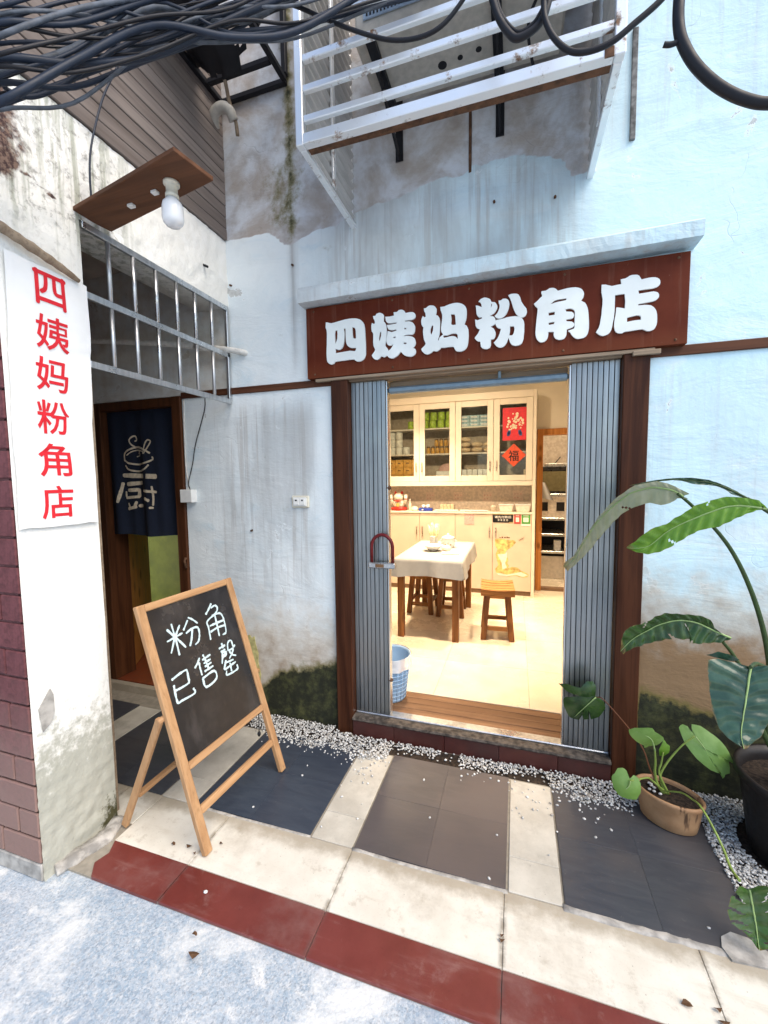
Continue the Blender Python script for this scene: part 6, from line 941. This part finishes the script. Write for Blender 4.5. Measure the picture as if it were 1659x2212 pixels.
single('dome_dish', MB().lathe([(.052, 0), (.050, .03), (.032, .052), (.004, .058)], (.465, 2.92, CT), 16), M['tub'], 'small domed dish between bottle and blue tin', 'dish', (.465, 2.92, CT))
bt = thing('blue_tin', 'cobalt blue flat tin with white cups on the counter', 'tin', (.61, 2.92, CT)); bx('tin', M['boxblue'], bt, .525, .695, 2.88, 2.97, CT+.0005, CT+.036, .004); bx('print', M['carton'], bt, .565, .585, 2.8785, 2.8795, CT+.010, CT+.024, 0)
for x in (.58, .635): MB().lathe([(.020, .0365), (.024, .05), (.025, .072), (.010, .080)], (x, 2.925, CT), 12).build('cup', M['china'], bt)
for x0, x1, lab in ((.745, 1.015, 'left of two long steel trays on the counter'), (1.06, 1.365, 'right of two long steel trays on the counter')):
    t = thing('steel_tray', lab, 'tray', ((x0+x1)/2, 2.93, CT)); bx('base', M['tray'], t, x0, x1, 2.87, 3.03, CT+.0005, CT+.010, .003); bx('rim', M['white'], t, x0-.01, x1+.01, 2.862, 2.8695, CT+.006, CT+.022, .003)
for k in range(4): x = .795+.043*k; single('tea_packet', MB().box(x, x+.04, 2.90, 2.96, CT+.0105, CT+.082, .003), M['bun'], 'cream packet in a row of four on the left tray', 'packet', (x+.02, 2.93, CT+.0105), 'row of cream packets')
single('paper_cup', MB().lathe([(.024, 0), (.032, .06), (.034, .064), (.020, .07)], (1.435, 2.93, CT+.0005), 14), M['tub'], 'small cream cup between trays and tubs', 'cup', (1.435, 2.93, CT))
for x0, lab in ((1.50, 'left of two milky plastic tubs on the counter'), (1.69, 'right of two milky plastic tubs on the counter')):
    t = thing('plastic_tub', lab, 'tub', (x0+.08, 2.95, CT)); me_ = MB(); v, f = chamfer_box(x0, x0+.165, 2.88, 3.02, CT+.0005, CT+.080, .006)
    me_.add([(x0+.0825+(p[0]-x0-.0825)*(.86 if p[2] < CT+.04 else 1), p[1], p[2]) for p in v], f).build('tub', M['tub'], t); bx('lid', M['china'], t, x0-.006, x0+.171, 2.874, 3.026, CT+.0805, CT+.090, .003)
# inner doorway to the back kitchen
kd = thing('back_door_frame', 'rough orange timber frame of the back kitchen doorway', 'door frame', (2.2, 3.2, .11))
bx('jamb', M['knotty'], kd, 1.93, 1.998, 3.165, 3.262, .1105, 2.09, .004); bx('jamb', M['knotty'], kd, 2.53, 2.60, 3.165, 3.262, .1105, 2.09, .004); bx('head', M['knotty'], kd, 1.9985, 2.5295, 3.166, 3.261, 2.015, 2.09, .004); bx('sill', M['kick'], kd, 1.9985, 2.5295, 3.19, 3.26, .109, .15, .003)
ov = thing('oven', 'black countertop oven in the back kitchen', 'oven', (2.25, 4.1, 1.28)); bx('body', M['oven'], ov, 1.98, 2.52, 3.92, 4.35, 1.285, 1.66, .006); bx('window', M['ovenwin'], ov, 2.02, 2.40, 3.914, 3.9195, 1.32, 1.59, .002); bx('control_strip', M['oven'], ov, 1.99, 2.51, 3.908, 3.9195, 1.61, 1.655, .002)
single('baking_pan', MB().box(2.08, 2.38, 3.95, 4.25, 1.661, 1.70, .004), M['tray'], 'shallow pan lying on the black oven', 'pan', (2.2, 4.1, 1.661)); single('spatula', MB().bar((2.20, 4.0, 1.70), (2.27, 4.0, 1.79), .012, .012, .002), M['iron'], 'dark spatula handle leaning out of the pan', 'spatula', (2.2, 4, 1.7))
rk = thing('steel_rack', 'steel kitchen bench with two dark shelves under the oven', 'rack', (2.25, 4.1, .11))
bx('top', M['tray'], rk, 1.85, 2.65, 3.85, 4.45, 1.245, 1.284, .003); bx('front_panel', M['tub'], rk, 1.85, 2.65, 3.87, 3.90, .96, 1.2445, .002)
for x0 in (2.06, 2.27): bx('opening', M['ink'], rk, x0-.05, x0+.05, 3.864, 3.8695, 1.05, 1.17, 0)
for z in (.46, .70, .92): bx('shelf', M['tray'], rk, 1.85, 2.33, 3.86, 4.45, z, z+.035, .003)
bx('back_panel', M['ink'], rk, 1.85, 2.65, 4.455, 4.47, .12, 1.244, 0)
for x in (1.86, 2.33, 2.62): bx('leg', M['tub'], rk, x, x+.025, 3.862, 3.89, .1085, .955, .002)
bx('kick_panel', M['tub'], rk, 1.85, 2.65, 3.88, 3.90, .112, .42, 0)
single('dish_cloth', MB().grid(lambda u, v: (1.99+.16*u*(1.2-v*.7), 3.84+.01*math.sin(u*9), 1.24+.20*v-.05*u*(1-v)), 8, 8), M['cloth'], 'white cloth draped over the bench edge in the back kitchen', 'cloth', (2.05, 3.84, 1.2))
single('white_canister', MB().box(2.20, 2.29, 3.90, 3.98, .4955, .64, .004), M['carton'], 'white canister on the lower kitchen shelf', 'canister', (2.25, 3.94, .495))

# ================================================================= table and stools
tb = thing('dining_table', 'small dark wooden dining table under a pale cloth', 'table', (.97, 1.77, .11))
for x, y in ((.735, 1.26), (1.215, 1.26), (.735, 2.26), (1.215, 2.26)): MB().box(x-.028, x+.028, y-.028, y+.028, .1105, .80, .004).build('leg', M['stool'], tb)
bx('top', M['stoolx'], tb, .70, 1.25, 1.235, 2.30, .80, .816, .003)
for a in ((.7635, 1.1865, 1.24, 1.262), (.7635, 1.1865, 2.26, 2.282)): bx('apron', M['stoolx'], tb, *a, .70, .7995, .002)
for a in ((.713, .735, 1.2885, 2.2315), (1.215, 1.237, 1.2885, 2.2315)): bx('apron', M['stool'], tb, *a, .70, .7995, .002)
def clothmesh():
    nx, ny = 44, 64; x0, x1, y0, y1 = .685, 1.268, 1.222, 2.315; ov_ = .165
    def f(u, v):
        X = x0-ov_+(x1-x0+2*ov_)*u; Y = y0-ov_+(y1-y0+2*ov_)*v
        dx = max(x0-X, X-x1, 0); dy = max(y0-Y, Y-y1, 0); sx = -1 if X < x0 else 1; sy = -1 if Y < y0 else 1
        cxp, cyp = min(max(X, x0), x1), min(max(Y, y0), y1)
        if dx and dy:
            d = math.hypot(dx, dy); fl = .16*d; return (cxp+sx*(.006+fl*.9), cyp+sy*(.006+fl*.9), .8175-d*.93)
        d = max(dx, dy)
        if d:
            s_ = (X-x0)/(x1-x0) if dy else (Y-y0)/(y1-y0); wav = .014*math.sin(s_*9.4+.6)*d/ov_+.008*math.sin(s_*21)*d/ov_; outw = .006+.02*d/ov_+wav*.8
            sag = -.018*math.sin(math.pi*max(0, min(1, s_)))*d/ov_*-1
            return (cxp+(sx*outw if dx else 0), cyp+(sy*outw if dy else 0), .8175-d*.97+sag)
        return (X, Y, .8185)
    return MB().grid(f, nx, ny)
single('tablecloth', clothmesh(), M['cloth'], 'plain off-white cloth draped over the dining table', 'tablecloth', (.97, 1.77, .8185))
TT = .8195
bw = single('soup_bowl', MB().lathe([(.032, 0), (.034, .006), (.060, .022), (.092, .052), (.095, .056), (.090, .055), (.055, .028), (.004, .014)], (.945, 1.66, TT), 28), M['china'], 'wide white bowl at the middle of the table', 'bowl', (.945, 1.66, TT))
tr_ = thing('serving_tray', 'white rectangular dish with a pale lump of food at the table edge', 'dish', (1.13, 1.56, TT)); bx('dish', M['china'], tr_, 1.045, 1.205, 1.49, 1.63, TT, TT+.014, .006); MB().ball((1.08, 1.60, TT+.040), .048, .045, .028).build('food', M['tub'], tr_)
pt = thing('lidded_pot', 'white lidded china pot with small flowers on the table', 'pot', (1.05, 1.90, TT)); MB().lathe([(.050, 0), (.060, .006), (.066, .04), (.066, .085), (.068, .09)], (1.05, 1.90, TT), 24).build('body', M['china'], pt); MB().lathe([(.069, .0905), (.060, .104), (.030, .116), (.010, .120), (.013, .132), (.006, .140)], (1.05, 1.90, TT), 24).build('lid', M['china'], pt)
for s_ in (-1, 1): MB().tube([(1.05+.062*s_, 1.90, TT+.06), (1.05+.088*s_, 1.90, TT+.066), (1.05+.062*s_, 1.90, TT+.078)], .006, 6).build('handle', M['china'], pt)
for k in range(5): a = 3.6+.42*k; MB().ball((1.05+.0655*math.cos(a), 1.90+.0655*math.sin(a), TT+.035+.016*(k % 2)), .006, .006, .007, 8, 5).build('flower_print', M['blush' if k % 2 else 'brownlid'], pt)
cj = thing('chopstick_jar', 'glass jar holding a sheaf of pale stalks on the table', 'jar', (.89, 1.98, TT)); MB().lathe([(.036, 0), (.040, .004), (.042, .09), (.042, .10)], (.89, 1.98, TT), 18).build('jar', M['bag'], cj)
for k in range(20): a = random.uniform(0, 6.28); rr = random.uniform(.2, 1); x, y = .89+.028*rr*math.cos(a), 1.98+.028*rr*math.sin(a); MB().tube([(x, y, TT+.006), (.89+(x-.89)*3.0+random.uniform(-.012, .012), 1.98+(y-1.98)*2.0, TT+.21+random.uniform(-.03, .03))], [.004, .0055], 5).build('stalk', M['noodle'], cj)
def stool_proto():
    t = thing('wooden_stool', 'x', 'stool', (0, 0, 0))
    def seat(u, v): x = -.135+.27*u; y = -.19+.38*v; return (x, y, .405+.045*.55+.016*(2*u-1)**2+.0)
    b = MB(); n = 10; top = [(-.14+.28*i/n, .440+.012*(2*i/n-1)**2) for i in range(n+1)]; vs_ = []
    for y in (-.19, .19): vs_ += [(x, y, z) for x, z in top]+[(x, y, .392) for x, z in reversed(top)]
    m_ = 2*(n+1); fs = [tuple(range(m_)), tuple(reversed(range(m_, 2*m_)))]+[(i, m_+i, m_+(i+1) % m_, (i+1) % m_) for i in range(m_)]
    b.add(vs_, fs).build('seat', M['stoolx'], t)
    for sx in (-1, 1):
        for sy in (-1, 1): MB().bar((.085*sx, .125*sy, .396), (.118*sx, .158*sy, .0), .048, .048, .004).build('leg', M['stool'], t)
    for sx in (-1, 1): MB().bar((.108*sx, -.130, .13), (.108*sx, .130, .13), .024, .036, .002).build('stretcher', M['stool'], t)
    for sy in (-1, 1): MB().bar((-.085, .150*sy, .10), (.085, .150*sy, .10), .024, .036, .002).build('stretcher', M['stoolx'], t); MB().bar((-.075, .130*sy, .375), (.075, .130*sy, .375), .016, .034, .002).build('apron', M['stoolx'], t)
    return t
st = stool_proto()
for i, (x, y, a, lab) in enumerate(((1.545, 1.54, 4, 'wooden stool standing free to the right of the table'), (.765, 2.06, -2, 'left wooden stool pushed under the table'), (1.065, 2.03, 3, 'right wooden stool pushed under the table'))):
    o = st if i == 0 else copy_tree(st); o.location = (x, y, .1105); o.rotation_euler = (0, 0, math.radians(a)); o['label'] = lab; o['group'] = 'wooden stools by the table'
# waste basket
wb = thing('waste_basket', 'blue woven plastic basket with a clear liner behind the left gate', 'waste basket', (.935, .24, .11))
MB().lathe([(.095, 0), (.100, .004), (.132, .27), (.136, .272), (.136, .285), (.130, .285), (.127, .27), (.095, .01)], (.935, .24, .1105), 28).build('basket', M['bin'], wb)
for k in range(22): a = 6.283*k/22; MB().tube([(.935+.1005*math.cos(a), .24+.1005*math.sin(a), .118), (.935+.133*math.cos(a), .24+.133*math.sin(a), .378)], .0035, 5).build('weave_rib', M['bin'], wb)
for z in range(9): q = .128+.027*z; r = .102+.032*(z/9)+.001; MB().tube([(.935+r*math.cos(t*.2244), .24+r*math.sin(t*.2244), q) for t in range(28)], .0025, 4, closed=True).build('weave_ring', M['bin'], wb)
def bagm(u, v): a = 6.283*u; r = .139-.006*v+.010*nz(math.cos(a)*2, math.sin(a)*2, v*3)*v; return (.935+r*math.cos(a), .24+r*math.sin(a), .400-.085*v+.02*nz(math.cos(a)*3, math.sin(a)*3, 1)*v)
MB().grid(bagm, 40, 6).build('liner', M['bag'], wb)
# ceiling lamps of the shop (lit); one tilted spot is added to brighten the cupboards
def lamp(x, y, z, power, size, label, spread=90, tilt=0, col=(1.0, .77, .52)):
    t = thing('ceiling_lamp', label, 'lamp', (x, y, z)); MB().lathe([(size*.5+.02, 0), (size*.5+.02, .03), (size*.5, .035)], (x, y, z), 24).build('housing', M['white'], t); MB().lathe([(size*.5-.002, -.012), (size*.5, -.004), (size*.5, -.0005)], (x, y, z), 24).build('diffuser', emit('lamp_glow', (1, .82, .58), 6), t)
    ld = bpy.data.lights.new('lamp_light', 'AREA'); ld.shape = 'DISK'; ld.size = size; ld.energy = power; ld.color = col; ld.spread = math.radians(spread); lo = bpy.data.objects.new('lamp_light', ld); sc.collection.objects.link(lo); lo.parent = t; lo.location = (0, 0, -.02); lo.rotation_euler = (math.radians(tilt), 0, 0)
lamp(.55, 2.15, 2.76, 13, .16, 'lit round ceiling lamp above the dining table', 95); lamp(1.85, 1.75, 2.76, 10, .16, 'lit round ceiling lamp nearer the kitchen doorway', 82); lamp(1.0, 1.0, 2.76, 16, .16, 'added ceiling spot that brightens the cupboards', 110, 42); lamp(1.2, .95, 2.76, 5, .16, 'lit round ceiling lamp near the shop door', 60); lamp(2.3, 3.6, 2.76, 13, .2, 'lit round ceiling lamp in the back kitchen', 170)

# ================================================================= plants
def strip_leaf(name, rows, m, par, fold=.25, rip=.006, lift=Vector((0, -1, 0)), ribm='rib', freq=75, slits=()):
    U_, M_, L_ = [[Vector(p) for p in r] for r in rows]; n = len(M_)
    def f(u, v):
        i = min(int(u*(n-1)), n-2); t = u*(n-1)-i; a, b, c = (r[i].lerp(r[i+1], t) for r in (U_, M_, L_))
        q = v*2-1; p = b.lerp(a, -q) if q < 0 else b.lerp(c, q); wdt = ((a-b).length if q < 0 else (c-b).length)
        h = abs(q)*wdt*fold + rip*math.sin(u*freq-abs(q)*6)*min(1, abs(q)*3)*(1-abs(q)*.3) + .004*nz(u*9, q*3, 2)
        return p+lift*h
    g_ = MB().grid(f, 70, 12); kf = []
    for k_, fc in enumerate(g_.f):
        i_, j_ = k_ % 70, k_ // 70; q_ = (j_+.5)/6-1
        if not any(a <= i_/70+abs(q_)*.10 < a+w_*abs(q_) and q_*s_ > d_ for a, w_, s_, d_ in slits): kf.append(fc)
    g_.f = kf; g_.sm = [True]*len(kf); o = g_.build(name, M[m], par); at = o.data.attributes.new('edge', 'FLOAT_COLOR', 'POINT'); buf = []
    for j in range(13):
        for i in range(71): q = abs(j/6-1); e = max(q**5*.8, smooth(.88, 1.0, i/70)); buf += [e, e, e, 1]
    at.data.foreach_set('color', buf)
    MB().tube([p-lift*-.002 for p in catmull(M_, 3)], [.0038*(1-.8*i/(3*(n-1))) for i in range(3*(n-1)+1)], 6).build('midrib', M[ribm], o); return o
def poly_leaf(d, m, par, dome=.12, lift=Vector((0, -1, 0)), tilt=Vector(), base=None, rip=.0015, ribs=True):
    P = [Vector(p) for p in d['p']]; C_ = Vector(d['c']); P = [q for q in P]; n = len(P); PP = []
    for i in range(n): PP += [P[i], (P[i]+P[(i+1) % n])/2+((P[i]+P[(i+1) % n])/2-C_)*.015]
    n = len(PP); rings = 7; vs_, fs = [C_.copy()], []
    R0 = sum((p-C_).length for p in PP)/n
    for k in range(1, rings+1):
        t = k/rings
        for i, p in enumerate(PP):
            q = C_.lerp(p, t); rr = (q-C_).length/R0; vs_.append(q-lift*dome*R0*(rr**2)+lift*rip*math.sin(i*2.1+t*9)*t+tilt*(q.z-C_.z))
    vs_[0] = C_.copy()
    for i in range(n): fs.append((0, 1+i, 1+(i+1) % n))
    for k in range(rings-1):
        for i in range(n): a = 1+k*n; fs.append((a+i, a+n+i, a+n+(i+1) % n, a+(i+1) % n))
    o = MB().add(vs_, fs, True).build('leaf', M[m], par)
    if ribs and base is not None:
        b_ = Vector(base); tip = max(PP, key=lambda p: (p-b_).length); mid = C_+lift*.003
        o2 = MB().tube(catmull([b_+lift*.002, mid, C_.lerp(tip, .75)-lift*(dome*R0*.5-.004)], 5), [.0035-.0026*i/10 for i in range(11)], 5).build('midrib', M['rib'], o)
    return o
big = thing('bird_of_paradise_plant', 'tall broad-leaved potted plant reaching across the right post', 'plant', (2.76, -.31, .0))
MB().lathe([(.155, 0), (.165, .01), (.205, .30), (.222, .305), (.222, .335), (.208, .335), (.198, .30), (.198, .27)], (2.78, -.30, -.003), 40, caps=False).build('pot', M['blackpot'], big)
MB().lathe([(.001, .285), (.10, .285), (.199, .278)], (2.78, -.30, -.003), 30, caps=False).build('soil', M['soil'], big)
BASE = Vector((2.76, -.30, .27))
def stem(key, r, m, par, end=None):
    P = [Vector(p) for p in STEMS[key]]
    if end is not None: P[-1] = Vector(end)
    P = catmull(P, 6); n = len(P); return MB().tube(P, [r*(.65+.6*i/n) for i in range(n)], 8).build('stem', m, par)
for k, key in enumerate(('B1', 'B2', 'B3', 'B4', 'B5')): stem(key, .0085, M['stem'], big, BASE+Vector((.03*math.cos(k*1.3), .03*math.sin(k*1.3), 0)))
strip_leaf('leaf', STRIPLEAVES['L1'], 'leafpale', big, .35, .006, slits=((.50, .02, 1, .3), (.68, .02, -1, .5))); strip_leaf('leaf', STRIPLEAVES['L2'], 'leafbright', big, .30, .006, slits=((.47, .018, -1, .6), (.74, .018, 1, .55))); strip_leaf('leaf', STRIPLEAVES['L3'], 'leafteal', big, .5, .002, ribm='stem'); strip_leaf('leaf', STRIPLEAVES['L4'], 'leafdark', big, .32, .006, slits=((.42, .025, 1, .2), (.66, .02, 1, .45), (.80, .02, -1, .5)))
PL = POLYLEAVES
strip_leaf('leaf', STRIPLEAVES['L5'], 'leafteal', big, -.14, .0028, freq=46); poly_leaf(PL['L6'], 'leafteal', big, .2, ribs=False)
small = thing('potted_arrowhead_plant', 'young light green plant in an oval terracotta pot on the slate', 'plant', (2.345, -.235, .0))
ang = math.radians(-27)
pb = MB().lathe([(.094, 0), (.105, .008), (.112, .05), (.120, .112), (.127, .122), (.129, .135), (.121, .138), (.115, .127), (.113, .116)], (0, 0, 0), 40, 1.0, .68, caps=False)
for v in pb.v: v.x, v.y = v.x*math.cos(ang)-v.y*math.sin(ang)+2.345, v.x*math.sin(ang)+v.y*math.cos(ang)-.235; v.z += .003
pb.build('pot', M['terra'], small)
pb = MB().lathe([(.001, .122), (.06, .124), (.1155, .118)], (0, 0, 0), 30, 1.0, .66, caps=False)
for v in pb.v: v.x, v.y = v.x*math.cos(ang)-v.y*math.sin(ang)+2.345, v.x*math.sin(ang)+v.y*math.cos(ang)-.235; v.z += .003+.004*nz(v.x*40, v.y*40, 0)
pb.build('soil', M['soil'], small)
for k in range(9): a = random.uniform(2.4, 4.2); rr = random.uniform(.5, .9); x, y = 2.345+.10*rr*math.cos(a), -.235+.07*rr*math.sin(a); MB().ball((x, y, .134), .008, .006, .005, 6, 4).build('pebble', M['pebble'], small)
for k, (key, r, m_) in enumerate((('T1', .0055, 'stemlight'), ('T2', .0045, 'stemlight'), ('T3', .004, 'stemlight'), ('T4', .0045, 'stemlight'), ('T5', .003, 'stemred'))): stem(key, r, M[m_], small, (2.325+.006*k, -.235, .125))
stem('T6', .0038, M['stemlight'], small)
poly_leaf(PL['S1'], 'leaflight', small, .22, base=STEMS['T1'][0], tilt=Vector((0, -.5, 0))); poly_leaf(PL['S2'], 'leaflight', small, .18, base=STEMS['T2'][0], tilt=Vector((0, .5, 0))); poly_leaf(PL['S3'], 'leaflight', small, .22, base=STEMS['T3'][0], tilt=Vector((0, .3, 0))); poly_leaf(PL['S4'], 'leafbright', small, .2, ribs=False)
poly_leaf(PL['M2a'], 'leafdark', small, .2, base=STEMS['T5'][0]); poly_leaf(PL['M2b'], 'leafdark', small, .3, ribs=False); strip_leaf('leaf', STRIPLEAVES['M1'], 'leafmid', small, .22, .003, freq=40, slits=tuple((a, .045, s_, .30) for s_ in (-1, 1) for a in (.30, .45, .60, .75, .88)))
